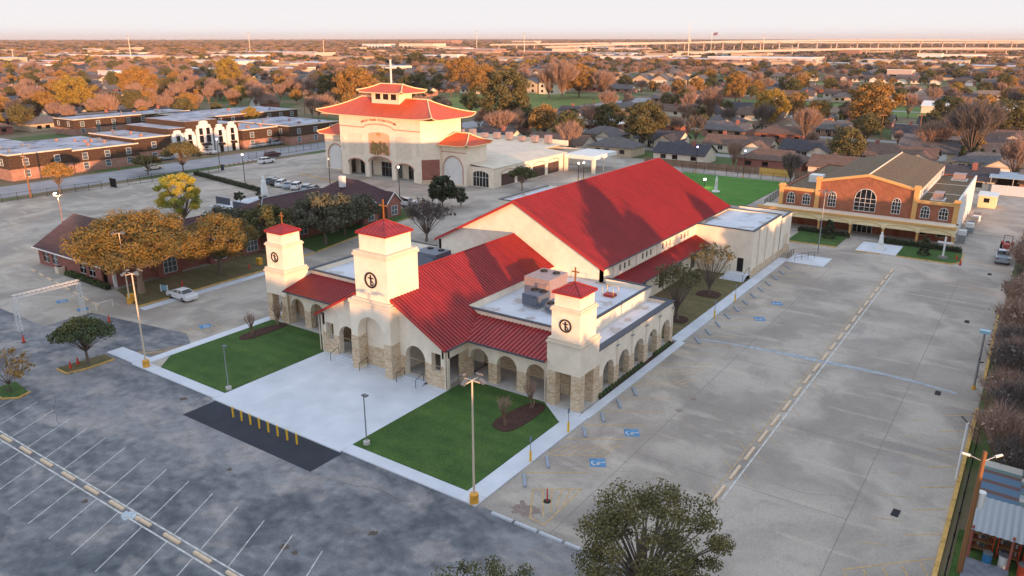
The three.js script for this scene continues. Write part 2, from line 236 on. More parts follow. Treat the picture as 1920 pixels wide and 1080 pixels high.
structure('tree_island', prism([[-82.5, 34.4], [-80, 34.4], [-79.95, 39], [-82, 39.2]], -0.02, 0.11), dullGrass, 'planted island at the lot entrance');
structure('tree_island', prism([[-82.5, 27.6], [-79.4, 27.7], [-78.4, 28.6], [-78.9, 29.8], [-82.5, 30.2]], -0.02, 0.11), lawnMat, 'small planted island by the left edge of the lot');
kerb([[-82.5, 27.5], [-79.4, 27.6], [-78.3, 28.6], [-78.8, 29.9]], yellowKerb, 'yellow kerb of the small island');

// ---------- painted lines (children of the lots they are painted on) ----------
const paintW = M({ map: mottled([196, 194, 188], 0.16, 2, 121) }), paintY = M({ map: mottled([192, 160, 106], 0.2, 2, 122) }), paintYf = M({ map: mottled([182, 158, 124], 0.16, 2, 123) }), paintB = M({ map: mottled([88, 138, 178], 0.16, 2, 124) });
const paintF = M({ map: mottled([192, 190, 184], 0.18, 2, 129) });
const line = (par, a, b, w, m, y = 0.008) => mesh('painted_line', strip(a, b, w, y), m, par);
for (const v of [24.55, 23.85]) line(lot, [-104, v], [-30, v], 0.14, paintW);
for (let k = -10; k < 13; k++) { const u = -70.7 + 3.07 * k; line(lot, [u, 24.62], [u - 2.25, 29.3], 0.085, paintF); line(lot, [u + 0.35, 23.78], [u + 2.45, 19.3], 0.085, paintF); }
line(clot, [-15.8, 51], [-15.8, 123], 0.12, paintW, 0.006);
line(clot, [-16.7, 51], [-16.7, 123], 0.12, paintYf);
for (let k = 0; k < 22; k++) { const v = 52 + 3.55 * k; if (R() < 0.75) line(clot, [-16.7, v], [-17.9, v + 1.8 * rr(0.5, 1)], 0.08, paintYf); if (R() < 0.8) line(clot, [-15.8, v], [-14.6, v - 1.9 * rr(0.5, 1)], 0.08, paintYf); }
for (let k = 0; k < 23; k++) { const v = 45.4 + 3.3 * k; line(clot, [-30.45, v], [-25.9 + rr(-0.4, 0.4), v + 3.1], 0.1, paintY); }
for (let k = 0; k < 7; k++) { const v = 51.3 + 3.66 * k; line(clot, [-6.05, v], [-6.05 + rr(1.2, 2.4), v + rr(0.5, 0.7)], 0.1, paintYf, 0.007); line(clot, [-3.6, v + 2.7], [-1.45, v + 4.3], 0.1, paintY); }
for (let k = 0; k < 5; k++) line(clot, [-6.2 + k * 1.0, 47.4 + k * 0.95], [-5.6 + k * 1.0, 46.3 + k * 0.95], 0.1, paintY);
line(clot, [-6.4, 47.5], [-1.5, 52.3], 0.1, paintY, 0.007);
{ const t = [[-28.35, 43.8], [-25.3, 46.1], [-25.2, 40.5], [-26.5, 40.6]]; for (let i = 0; i < 4; i++) line(clot, t[i], t[(i + 1) % 4], 0.11, paintY); for (let k = 1; k < 5; k++) line(clot, [-28.35 + k * 0.6, 43.8 + k * 0.46], [-25.9 + k * 0.12, 40.6 + k * 0.7], 0.09, paintY, 0.007); }
for (const v0 of [49.2, 65.6, 69]) for (let k = 0; k < 6; k++) line(clot, [-30.3 + k * 0.75, v0 + k * 0.52], [-29.6 + k * 0.75, v0 + k * 0.52 + 2.3], 0.09, paintY, 0.0065);
for (let k = 0; k < 6; k++) line(clot, [-79.8 + k * 0.45, 41.6 + k * 0.1], [-77.3 + k * 0.05, 43.2 + k * 0.75], 0.09, paintY, 0.012);
line(clot, [-80, 41.4], [-77.2, 46], 0.1, paintY, 0.013); for (let k = 0; k < 6; k++) line(clot, [-82 + k * 0.3, 48.6 + k * 0.7], [-79.6 + k * 0.3, 48 + k * 0.7], 0.09, paintY, 0.007);
for (let k = 0; k < 7; k++) line(clot, [-122 + k * 3.4, 48.2], [-119.6 + k * 3.4, 43.4], 0.1, paintYf, 0.007);
for (let k = 0; k < 6; k++) line(clot, [-103 + k * 1.1, 44.6], [-101.6 + k * 1.1, 47.4], 0.1, paintY, 0.008);
for (let k = 0; k < 9; k++) line(clot, [-176, 52 + k * 5.6], [-128, 50 + k * 5.6], 0.1, paintYf, 0.007);
{ const wash = M({ map: mottled([158, 166, 172], 0.16, 3, 125) }), w = [[-29.5, 81.4], [-24, 82.1], [-19.8, 82.5], [-15, 82.7], [-10.6, 82.8], [-6.5, 82.5], [-3.2, 81.9]]; for (let i = 0; i < 6; i++) mesh('wash_streak', strip(w[i], w[i + 1], [0.4, 0.6, 0.9, 0.7, 0.55, 0.45][i], 0.0058), wash, clot); }
line(clot, [-15.1, 113.5], [-1.3, 113.7], 0.14, paintW);
function blot(par, px, py, r, m, seed) { const c = P(px, py), f = rng(seed), pts = []; for (let i = 0; i < 26; i++) { const a = i / 26 * 6.2832, k = r * (0.55 + 0.6 * f()); pts.push([c[0] + Math.cos(a) * k, c[1] + Math.sin(a) * k * 0.8]); } mesh('ground_stain', sheet(pts, 0.0075), m, par); }
const spillM = M({ map: mottled([176, 188, 196], 0.2, 1, 126) }), oilM = M({ map: mottled([92, 80, 70], 0.2, 1, 127) }), stainM = M({ map: mottled([138, 122, 112], 0.15, 1, 128) });
blot(lot, 243, 966, 0.8, spillM, 3); blot(lot, 262, 972, 0.35, spillM, 4); blot(lot, 533, 1026, 0.45, oilM, 5); blot(lot, 553, 1036, 0.3, oilM, 6); blot(lot, 344, 748, 0.5, oilM, 7); blot(clot, 1272, 770, 0.35, stainM, 8); blot(clot, 1300, 748, 0.4, stainM, 9); blot(clot, 985, 955, 1.2, stainM, 10); blot(lot, 160, 940, 0.35, oilM, 13); blot(lot, 430, 880, 0.3, oilM, 14); blot(lot, 700, 1000, 0.45, oilM, 15);
// crack sealant
for (let k = 0; k < 14; k++) { const f = rng(900 + k), par = k % 2 ? lot : clot; let a = k % 2 ? [rr(-100, -35, f), rr(14, 36, f)] : [rr(-29, -4, f), rr(42, 118, f)]; const th = rr(0, 6.28, f); for (let i = 0; i < 7; i++) { const b = [a[0] + Math.cos(th + rr(-0.6, 0.6, f)) * 1.1, a[1] + Math.sin(th + rr(-0.6, 0.6, f)) * 1.1]; if (par === lot ? b[1] < 39 : b[1] > 40.5 && b[0] > -30 && b[0] < -2) mesh('crack_seal', strip(a, b, 0.04, 0.0062), par === lot ? oilM : stainM, par); a = b; } }
// sealed slab joints
const sealM = M({ color: 0x7c766f });
for (const [a, b] of [[[-7.4, 40], [-7.4, 125]], [[-24.3, 40], [-24.3, 122]], [[-24.3, 53.4], [-7.4, 53.6]], [[-24.3, 65.6], [-7.4, 65.8]], [[-24.3, 78], [-7.4, 78]], [[-30, 92], [-2, 92.4]], [[-30, 104], [-2, 104]], [[-60, 128], [-2, 128.2]], [[-85, 50], [-85, 130]], [[-150, 40], [-150, 110]], [[-178, 74], [-128, 74]]]) mesh('joint_seal', strip(a, b, 0.05, 0.0045), sealM, clot);
// accessible bay signs: blue squares with the wheelchair symbol
function wheelchair(u, v, turn, par) {
  const o = new THREE.Group(); o.name = 'bay_symbol'; o.position.set(u, 0.012, -v); o.rotation.y = turn; par.add(o);
  mesh('blue_square', sheet(rect(-0.66, 0.66, -0.66, 0.66), 0), paintB, o);
  const ring = new THREE.RingGeometry(0.28, 0.38, 20, 1, -2.6, 4.6); ring.rotateX(-Math.PI / 2); ring.translate(0.02, 0.005, 0.16);
  const head = new THREE.CircleGeometry(0.1, 12); head.rotateX(-Math.PI / 2); head.translate(-0.06, 0.005, -0.5);
  const s = mesh('wheelchair_symbol', [ring, head, strip([-0.05, 0.38], [-0.02, -0.02], 0.1, 0.005), strip([-0.03, 0.18], [0.26, 0.16], 0.08, 0.005), strip([-0.02, -0.02], [0.3, -0.04], 0.1, 0.005), strip([0.3, -0.04], [0.42, -0.4], 0.1, 0.005)], paintW, o);
  return o;
}
for (const [u, v, t] of [[-26.1, 56.4, -1.0], [-26.15, 50.2, -1.0], [-26, 91.9, -1.0], [-26, 99.1, -1.0], [-80.7, 50.9, 1.2], [-104.6, 45.7, 1.2], [-99.1, 45.6, 1.2]]) wheelchair(u, v, t, clot);
// wheel stops
{
  const g = new THREE.ExtrudeGeometry(new THREE.Shape([[-0.13, 0], [0.13, 0], [0.10, 0.13], [-0.10, 0.13]].map(p => new THREE.Vector2(...p))), { depth: 1.84, bevelEnabled: true, bevelSize: 0.012, bevelThickness: 0.012, bevelSegments: 1 }); g.translate(0, 0.014, -0.92);
  const tan = M({ map: mottled([214, 190, 160], 0.12, 1, 131) }), grey = M({ map: mottled([150, 160, 172], 0.1, 1, 132) }), blk = M({ color: 0x24262a });
  const stop = (u, v, turn, m, label, group) => { const o = mesh('wheel_stop', g, m); o.position.set(u, 0.002, -v); o.rotation.y = turn; o.userData = { label, category: 'wheel stop', group }; return o; };
  for (let k = -9; k < 12; k++) stop(-70.6 + 3.55 * k, 24.2, Math.PI / 2, tan, 'tan concrete wheel stop between the two white lines', 'wheel stops in the front lot');
  for (let k = 0; k < 21; k++) stop(-16.25, 51.5 + 3.6 * k, 0, tan,  'tan concrete wheel stop in the middle of the right lot', 'wheel stops in the middle of the right lot').scale.z = 1.3;
  for (const v of [44.5, 47.9, 54.1, 57.5, 60.8, 64.1, 80.5, 83.8, 87, 90.4, 93.7, 97, 100.3, 103.6, 106.9, 110.2, 113.5, 116.8]) stop(-29.6, v, 0.63, grey, 'grey wheel stop set aslant along the side sidewalk', 'slanted wheel stops by the church side');
  for (const [u, v, t] of [[-4.6, 105.5, 1.4], [-4.8, 80.9, 1.4], [-4.6, 56.5, 1.3], [-4, 130.3, 1.4]]) { const o = mesh('drain_grate', bx(-0.5, 0.5, 0, 0.05, -0.25, 0.25), blk); o.position.set(u, 0.002, -v); o.rotation.y = t + 0.2; o.userData = { label: 'black rectangular cover lying on the right lot', category: 'cover', group: 'black covers on the right lot' }; }
  for (let k = 0; k < 8; k++) stop(-122.6 + k * 3.3, 50.4 - k * 0.4, 1.45, tan, 'cream wheel stop before the brick house', 'wheel stops at the brick house');
  for (let k = 0; k < 6; k++) stop(-28.2 + k * 2.1, 39.45, Math.PI / 2, M({ map: mottled([186, 190, 194], 0.08, 1, 133) }), 'pale wheel stop in a row where asphalt meets concrete', 'wheel stops at the lot seam');
}
// yellow bollards at the plaza edge
{
  const g = [cyl(0, 0, 0, 0.98, 0.085, 0.085, 14)]; const dome = new THREE.SphereGeometry(0.085, 14, 6, 0, 6.2832, 0, 1.5708); dome.translate(0, 0.98, 0); g.push(dome); const gg = mergeGeometries(g.map(x => x.toNonIndexed()));
  for (let k = 0; k < 8; k++) { const o = mesh('bollard', gg, MAT.yellow); o.position.set(-57.8 + 8.8 * k / 7, 0.004, -38.1); o.userData = { label: 'yellow steel bollard in the row at the plaza edge', category: 'bollard', group: 'yellow bollards on the asphalt ramp' }; }
}
// mulch beds
function bed(c, a, b, turn, label) { const pts = []; for (let i = 0; i < 28; i++) { const t = i / 28 * 6.2832, k = 1 + 0.05 * Math.sin(3 * t + c[0]), x = a * k * Math.sign(Math.cos(t)) * Math.pow(Math.abs(Math.cos(t)), 0.75), y = b * k * Math.sign(Math.sin(t)) * Math.pow(Math.abs(Math.sin(t)), 0.75); pts.push([c[0] + x * Math.cos(turn) - y * Math.sin(turn), c[1] + x * Math.sin(turn) + y * Math.cos(turn)]); } structure('mulch_bed', prism(pts, -0.02, 0.19), MAT.mulch, label); }
bed([-35.9, 53], 3.3, 1.3, 1.5, 'dark mulch bed in the lawn before the corner tower');
bed([-73.2, 53.6], 3.3, 1.0, 1.52, 'dark mulch bed in the lawn by the side parking');
bed([-34.7, 97.3], 1.6, 1.5, 0, 'dark mulch ring under the tree near the annex steps');
bed([-34.3, 85.6], 1.4, 1.3, 0, 'dark mulch ring under the tree by the porch');
// ---------- the red-roofed church ----------
const U0 = -53.95;
const church = thing('church', 'cream stucco church with red metal roofs, three towers and arcades', 'church', U0, 53.7);
const C = (name, geo, mat, parent = church) => mesh(name, (Array.isArray(geo) ? geo : [geo]).map(g => { const k = (g.index ? g.toNonIndexed() : g.clone()); k.translate(-U0, 0, 53.7); return clean(k); }), mat, parent);
const X = x => U0 + x;
function arcadeOutline(s0, s1, y0, y1, ops) { const p = [[s0, y0]]; for (const [a, b] of ops) { const r = (b - a) / 2, c = (a + b) / 2; for (let i = 0; i <= 14; i++) { const t = Math.PI * (1 - i / 14); p.push([c + r * Math.cos(t), y0 + r * Math.sin(t)]); } } p.push([s1, y0], [s1, y1], [s0, y1]); return p; }
// a roof slope with standing seams: outline in site coords; ribs at constant v ('v') or constant u ('u') between two edges given by functions
function seamRoof(name, outline, ribs, par = church) {
  const rm = name === 'porch_roof' ? MAT.redMetalU : MAT.redMetal, r = C(name, deck(outline, 0.10), rm, par);
  const g = ribs.map(([a, b]) => { const [u0, y0, v0] = a, [u1, y1, v1] = b, L = Math.hypot(u1 - u0, y1 - y0, v1 - v0), q = new THREE.BoxGeometry(L, 0.085, 0.05); q.applyQuaternion(new THREE.Quaternion().setFromUnitVectors(new THREE.Vector3(1, 0, 0), new THREE.Vector3(u1 - u0, y1 - y0, -(v1 - v0)).normalize())); q.translate((u0 + u1) / 2, (y0 + y1) / 2 + 0.042, -(v0 + v1) / 2); return q; });
  const s = C('standing_seams', g, MAT.redMetal, r); s.userData.kind = 'stuff'; return r;
}
const trough = (a, b) => bar(a, b, 0.09, 0.09, 6);
// centre hall of the entrance: gable roof, right then left slope
for (const sd of [1, -1]) {
  const x = k => X(sd * k), sl = k => 9.75 - 0.555 * k;
  const ribs = []; for (let v = 53.35; v < 78.3; v += 0.47) { const m = v < 56.5 ? 9.3 : v < 61 ? 9.3 + (7.45 - 9.3) * (v - 56.5) / 4.5 : 5.95; ribs.push([[x(0.1), sl(0.1), v], [x(m), sl(m), v]]); }
  const o = [[x(0), 9.75, 53.15], [x(9.35), sl(9.35), 53.15], [x(9.35), sl(9.35), 56.5], [x(7.48), sl(7.48), 61], [x(5.98), sl(5.98), 61], [x(5.98), sl(5.98), 78.5], [x(0), 9.75, 78.5]];
  seamRoof('entrance_roof', sd > 0 ? o : o.slice().reverse(), ribs);
  C('fascia', deck([[x(5.72), 6.38, 61.2], [x(5.9), 6.38, 61.2], [x(5.9), 6.38, 78.5], [x(5.72), 6.38, 78.5]], 0.9), MAT.stucco);
  const pr = []; for (let k = 9.5; k < 18.5; k += 0.47) pr.push([[x(k), 4.6, 56.52], [x(k), 5.65, 61]]); for (let k = 7.6; k < 9.5; k += 0.47) { const v = 61 - (k - 7.48) / (9.35 - 7.48) * 4.5; pr.push([[x(k), 4.6 + (v - 56.5) * 0.2333, v], [x(k), 5.65, 61]]); }
  const po = [[x(9.35), 4.6, 56.5], [x(18.6), 4.6, 56.5], [x(18.6), 5.65, 61], [x(7.48), 5.65, 61]];
  seamRoof('porch_roof', sd > 0 ? po : po.slice().reverse(), pr);
  C('gutter', [trough([x(9.4), 4.52, 56.42], [x(18.6), 4.52, 56.42]), trough([x(9.43), 4.5, 53.2], [x(9.43), 4.5, 56.45])], MAT.coping);
  C('downpipe', bar([x(18.4), 4.4, 56.85], [x(18.4), 0.2, 56.85], 0.06), MAT.stuccoTrim);
  C('downpipe', bar([x(9.15), 4.4, 53.6], [x(9.15), 0.2, 53.6], 0.06), MAT.stuccoTrim);
  // front arcade: three arches on stone piers
  const ops = [[9.05, 11.4], [12.45, 14.85], [15.95, 18.3]].map(([a, b]) => sd > 0 ? [X(a), X(b)] : [X(-b), X(-a)]).sort((p, q) => p[0] - q[0]);
  const s0 = Math.min(x(8.85), x(18.55)), s1 = Math.max(x(8.85), x(18.55));
  C('arcade_wall', wall('u', arcadeOutline(s0, s1, 2.42, 4.75, ops), 57.3, 0.6), MAT.stucco);
  let e = s0; for (const [a, b] of [...ops, [s1, s1]]) { if (a - e > 0.05) C('stone_pier', bx(e, a, 0, 2.42, 57.27, 57.93), MAT.stone); e = b; }
  C('arcade_floor', bx(Math.min(x(8.85), x(18.6)), Math.max(x(8.85), x(18.6)), 0, 0.28, 56.95, 61.4), kerbMat);
  const bw = [Math.min(x(5.7), x(18.6)), Math.max(x(5.7), x(18.6))];
  C('arcade_back_wall', wall('u', slab(bw[0], bw[1], 0.28, 5.5), 61.0, 0.3, [rectHole(x(12.9) - 0.6, x(12.9) + 0.6, 1.3, 3.5), rectHole(x(16.6) - 0.6, x(16.6) + 0.6, 1.3, 3.5)]), MAT.stucco);
  C('stone_base', bx(bw[0], bw[1], 0.28, 2.3, 60.92, 60.99), MAT.stone);
  for (const k of [12.9, 16.6]) C('arcade_window', bx(x(k) - 0.6, x(k) + 0.6, 2.3, 3.5, 61.05, 61.1), MAT.darkGlass);
  // gable side bay between gable wall and arcade
  const su = x(8.85);
  C('side_bay_lintel', sd > 0 ? wall('v', slab(53.7, 57.3, 3.3, 4.7), su, 0.5) : wall('v', slab(53.7, 57.3, 3.3, 4.7), su + 0.5, 0.5), MAT.stucco);
  C('stone_pier', bx(Math.min(su, su - sd * 0.5), Math.max(su, su - sd * 0.5), 0, 3.3, 56.3, 57.26), MAT.stone);
  C('corner_post', bx(Math.min(su + sd * 0.02, su - sd * 0.2), Math.max(su + sd * 0.02, su - sd * 0.2), 0, 4.55, 53.62, 53.86), MAT.stuccoTrim);
  // corner tower
  const cx = x(20.35), cv = 58.7, T = new THREE.Group(); T.name = 'tower'; church.add(T);
  const sq = (h, y0, y1) => bx(cx - h, cx + h, y0, y1, cv - h, cv + h);
  for (const [a, b] of [[-1, -1], [1, -1], [1, 1], [-1, 1]]) C('stone_pier', bx(cx + a * 1.8 - (a > 0 ? 0.95 : 0), cx + a * 1.8 + (a > 0 ? 0 : 0.95), 0, 3.66, cv + b * 1.8 - (b > 0 ? 0.95 : 0), cv + b * 1.8 + (b > 0 ? 0 : 0.95)), MAT.stone, T);
  C('lower_block', sq(1.80, 3.66, 6.4), MAT.stucco, T); C('ledge', [sq(1.9, 6.4, 6.62), sq(1.78, 6.62, 6.9)], MAT.stuccoTrim, T);
  C('middle_block', sq(1.52, 6.9, 9.62), MAT.stucco, T); C('ledge', [sq(1.64, 9.62, 9.82), sq(1.55, 9.82, 9.98)], MAT.stuccoTrim, T);
  C('top_block', sq(1.34, 9.98, 11.4), MAT.stucco, T);
  C('vent', bx(cx + 1.32, cx + 1.37, 10.85, 11.05, cv - 0.35, cv + 0.35), MAT.stuccoTrim, T);
  towerRoof(T, cx, cv, 1.54, 11.36, 12.15); towerCross(T, cx, cv, 12.1, 1.45); emblem(T, cx, cv - 1.53, 8.3, 0.58);
  C('tower_floor', bx(cx - 1.9, cx + 1.9, 0, 0.13, cv - 1.9, cv + 1.9), kerbMat, T);
  C('inner_wall', bx(cx - 1.75, cx + 1.75, 0.13, 3.6, cv + 1.95, cv + 2.1), MAT.stone, T);
  // flat roofs with parapets
  const f0 = Math.min(x(5.9), x(18.95)), f1 = Math.max(x(5.9), x(18.95));
  C('flat_roof', bx(f0, f1, 5.35, 5.5, 61.25, 78.5), MAT.membrane);
  C('parapet', [bx(f0, f1, 5.3, 6.1, 61.0, 61.28), bx(Math.min(x(18.7), x(18.97)), Math.max(x(18.7), x(18.97)), 0.3, 6.1, 61.28, 78.5), bx(f0, f1, 5.3, 6.1, 78.2, 78.48)].slice(0, 2).concat(bx(Math.min(x(13.2), x(18.97)), Math.max(x(13.2), x(18.97)), 5.3, 6.1, 78.5, 78.78)), MAT.stucco);
  C('coping', [bx(f0, f1, 6.1, 6.18, 60.93, 61.34), bx(Math.min(x(18.64), x(19.05)), Math.max(x(18.64), x(19.05)), 6.1, 6.18, 61.34, 78.85), bx(Math.min(x(13.2), x(18.64)), Math.max(x(13.2), x(18.64)), 6.1, 6.18, 78.44, 78.85)], MAT.coping);
  // side arcade: five arches
  const so = [63.95, 67.3, 70.8, 74.15, 77.6].map(e => [e - 2.3, e]); const wu = x(22.05);
  const outer = sd > 0 ? wu : wu + 0.6;
  C('side_arcade_wall', wall('v', arcadeOutline(60.5, 78.4, 2.15, 5.0, so), outer, 0.6), MAT.stucco);
  let ev = 60.5; for (const [a, b] of [...so, [78.4, 78.4]]) { if (a - ev > 0.05) C('stone_pier', bx(Math.min(outer - 0.63, outer + 0.03), Math.max(outer - 0.63, outer + 0.03), 0, 2.15, ev, a), MAT.stone); ev = b; }
  C('side_flat_roof', bx(Math.min(x(19.0), x(21.6)), Math.max(x(19.0), x(21.6)), 4.45, 4.6, 60.5, 78.2), MAT.membrane);
  C('side_parapet', bx(Math.min(x(18.97), x(22.05)), Math.max(x(18.97), x(22.05)), 4.2, 5.0, 78.1, 78.4), MAT.stucco);
  C('coping', [bx(Math.min(x(21.35), x(22.15)), Math.max(x(21.35), x(22.15)), 5.0, 5.08, 60.52, 78.5), bx(Math.min(x(19.1), x(21.35)), Math.max(x(19.1), x(21.35)), 5.0, 5.08, 77.95, 78.5)], MAT.coping);
  C('side_floor', bx(Math.min(x(18.97), x(22.0)), Math.max(x(18.97), x(22.0)), 0, 0.2, 60.5, 78.4), kerbMat);
  for (const v of [62.8, 66.1, 69.5, 72.9, 76.3]) { if (sd > 0) { C('pilaster', bx(wu, wu + 0.05, 2.2, 4.85, v + 1.62, v + 1.86), MAT.stuccoTrim); C('wall_light', bx(wu, wu + 0.22, 4.35, 4.43, v + 1.4, v + 1.9), MAT.galv); } }
}
function towerRoof(T, cx, cv, h, y0, y1) {
  const a = [[cx - h, y0, cv - h], [cx + h, y0, cv - h], [cx + h, y0, cv + h], [cx - h, y0, cv + h]], top = [cx, y1, cv], g = [], ribs = [];
  for (let i = 0; i < 4; i++) { g.push(deck([a[i], a[(i + 1) % 4], top], 0.08)); for (let k = 0; k <= 8; k++) { const t = k / 8, p = a[i].map((q, j) => q + (a[(i + 1) % 4][j] - q) * t), m = 1 - Math.abs(t - 0.5) * 2, e = p.map((q, j) => q + ((j === 1 ? y1 : (j === 0 ? cx : cv)) - q) * 1); if (k === 0) ribs.push(bar([p[0], p[1] + 0.03, p[2]], [top[0], top[1] + 0.03, top[2]], 0.06, 0.05, 5)); else if (k < 8) { const mid = a[i].map((q, j) => (q + a[(i + 1) % 4][j]) / 2), d = [cx - mid[0], y1 - y0, cv - mid[2]], q = p.map((w, j) => w + d[j] * m * 0.98); ribs.push(bar([p[0], p[1] + 0.02, p[2]], [q[0], q[1] + 0.02, q[2]], 0.025, 0.025, 4)); } } }
  const r = C('tower_roof', g, MAT.redMetal, T); C('eave', bx(cx - h - 0.03, cx + h + 0.03, y0 - 0.14, y0 - 0.07, cv - h - 0.03, cv + h + 0.03), MAT.redTrim, T); C('roof_ribs', ribs, MAT.redMetal, T);
}
function towerCross(T, cx, cv, y0, h) { C('cross', [bx(cx - 0.06, cx + 0.06, y0, y0 + h, cv - 0.05, cv + 0.05), bx(cx - h * 0.27, cx - 0.06, y0 + h * 0.66, y0 + h * 0.66 + 0.12, cv - 0.045, cv + 0.045), bx(cx + 0.06, cx + h * 0.27, y0 + h * 0.66, y0 + h * 0.66 + 0.12, cv - 0.045, cv + 0.045)], MAT.copper, T); }
function emblem(T, cx, v, y, r) {
  const t = new THREE.TorusGeometry(r, r * 0.13, 8, 36); t.translate(cx, y, -v + 0.03); const s = new THREE.TorusGeometry(r * 0.3, r * 0.07, 6, 16, Math.PI * 1.2); s.rotateZ(-2.0); s.translate(cx + r * 0.12, y - r * 0.42, -v + 0.03);
  C('emblem', [t, s, bx(cx - r * 0.08, cx + r * 0.08, y - r * 0.78, y + r * 0.72, v - 0.07, v + 0.02), bx(cx - r * 0.46, cx + r * 0.46, y + r * 0.2, y + r * 0.36, v - 0.065, v + 0.015)], MAT.bronze, T);
}
// entrance gable wall
{
  const gw = (dx, w = 0) => [[X(-8.85), 0], [X(8.85), 0], [X(8.85), 4.72], [X(0), 9.6], [X(-8.85), 4.72]];
  const holes = () => [1, -1].flatMap(s => [archHole(X(s * 4.85) - 1.3, X(s * 4.85) + 1.3, 0.3, 3.85), rectHole(X(s * 7.6) - 0.6, X(s * 7.6) + 0.6, 1.65, 3.7)]);
  C('gable_wall', wall('u', gw(), 53.7, 0.6, holes()), MAT.stucco);
  const sh = [1, -1].flatMap(s => [rectHole(X(s * 4.85) - 1.3, X(s * 4.85) + 1.3, 0.3, 2.42 - 1e-3), rectHole(X(s * 7.6) - 0.6, X(s * 7.6) + 0.6, 1.65, 2.42 - 1e-3)]);
  C('stone_base', wall('u', slab(X(-8.87), X(8.87), 0, 2.44), 53.66, 0.039, sh), MAT.stone);
  for (const s of [1, -1]) { const a = X(s * 9.3), b = X(0); C('rake_trim', deck([[a, 4.62, 53.05], [b, 9.78, 53.05], [b, 9.78, 53.17], [a, 4.62, 53.17]], 0.26), MAT.redTrim); }
  C('porch_floor', bx(X(-8.2), X(8.2), 0, 0.42, 54.32, 60.9), kerbMat);
  for (let k = 0; k < 3; k++) for (const s of [-1, 1]) C('step', bx(X(s * 4.85) - 1.45, X(s * 4.85) + 1.45, 0, 0.42 - k * 0.13, 53.62 - (k + 1) * 0.32, 54.3 - (k + 1) * 0.32), MAT.newConcrete);
  for (let k = 0; k < 3; k++) C('step', bx(X(-1.8), X(1.8), 0, 0.42 - k * 0.13, 53.8 - k * 0.34, 54.31 - k * 0.34), MAT.newConcrete);
  C('entry_back_wall', wall('u', slab(X(-8.3), X(8.3), 0.42, 5), 60.6, 0.3), MAT.stucco); C('entry_doors', [bx(X(-1.6), X(1.6), 0.42, 3, 60.5, 60.59)], MAT.darkGlass);
  for (const s of [-1, 1]) C('entry_doors', bx(X(s * 4.85) - 1, X(s * 4.85) + 1, 0.42, 2.9, 60.5, 60.59), MAT.bronze);
  // centre tower
  const T = new THREE.Group(); T.name = 'tower'; church.add(T); const cx = X(0), cv = 55.2, sq = (h, y0, y1) => bx(cx - h, cx + h, y0, y1, cv - h, cv + h);
  C('front_wall', wall('u', slab(X(-2.8), X(2.8), 0, 7.5), 52.4, 1.2, [archHole(X(-1.83), X(1.83), 0.02, 6.3)]), MAT.stucco, T);
  C('stone_base', wall('u', slab(X(-2.84), X(2.84), 0, 3.8), 52.36, 0.039, [rectHole(X(-1.83), X(1.83), 0.02, 3.799)]), MAT.stone, T);
  for (const s of [-1, 1]) { C('side_wall', bx(Math.min(X(s * 2.2), X(s * 2.8)), Math.max(X(s * 2.2), X(s * 2.8)), 0, 7.5, 53.6, 58), MAT.stucco, T); C('stone_base', bx(Math.min(X(s * 2.8), X(s * 2.84)), Math.max(X(s * 2.8), X(s * 2.84)), 0, 3.8, 52.4, 53.66), MAT.stone, T); C('jamb_stone', bx(Math.min(X(s * 1.80), X(s * 1.84)), Math.max(X(s * 1.80), X(s * 1.84)), 0.43, 3.8, 52.42, 53.62), MAT.stone, T); }
  C('ledge', [sq(2.9, 7.5, 7.85), sq(2.6, 7.85, 8.05)], MAT.stuccoTrim, T); C('shaft', sq(2.28, 8.05, 12.5), MAT.stucco, T);
  C('ledge', [sq(2.42, 12.5, 12.75), sq(2.32, 12.75, 13.0)], MAT.stuccoTrim, T); C('top_block', sq(1.84, 13, 14.9), MAT.stucco, T);
  C('vent', bx(cx + 1.82, cx + 1.88, 14.1, 14.35, cv - 0.45, cv + 0.45), MAT.stuccoTrim, T);
  towerRoof(T, cx, cv, 2.06, 14.86, 16.05); towerCross(T, cx, cv, 16, 2.05); emblem(T, cx, cv - 2.29, 10.15, 0.76);
  for (const [u, v] of [[-1.55, 53.0], [4.0 - 0.5, 53.2], [6.1, 53.2], [-6.1, 53.2]]) C('handrail', [bar([X(u), 0.1, v - 1.0], [X(u), 0.95, v - 1.0], 0.03), bar([X(u), 0.95, v - 1.0], [X(u), 1.3, v + 0.2], 0.03), bar([X(u), 1.3, v + 0.2], [X(u), 0.4, v + 0.25], 0.03)], MAT.blackIron);
}
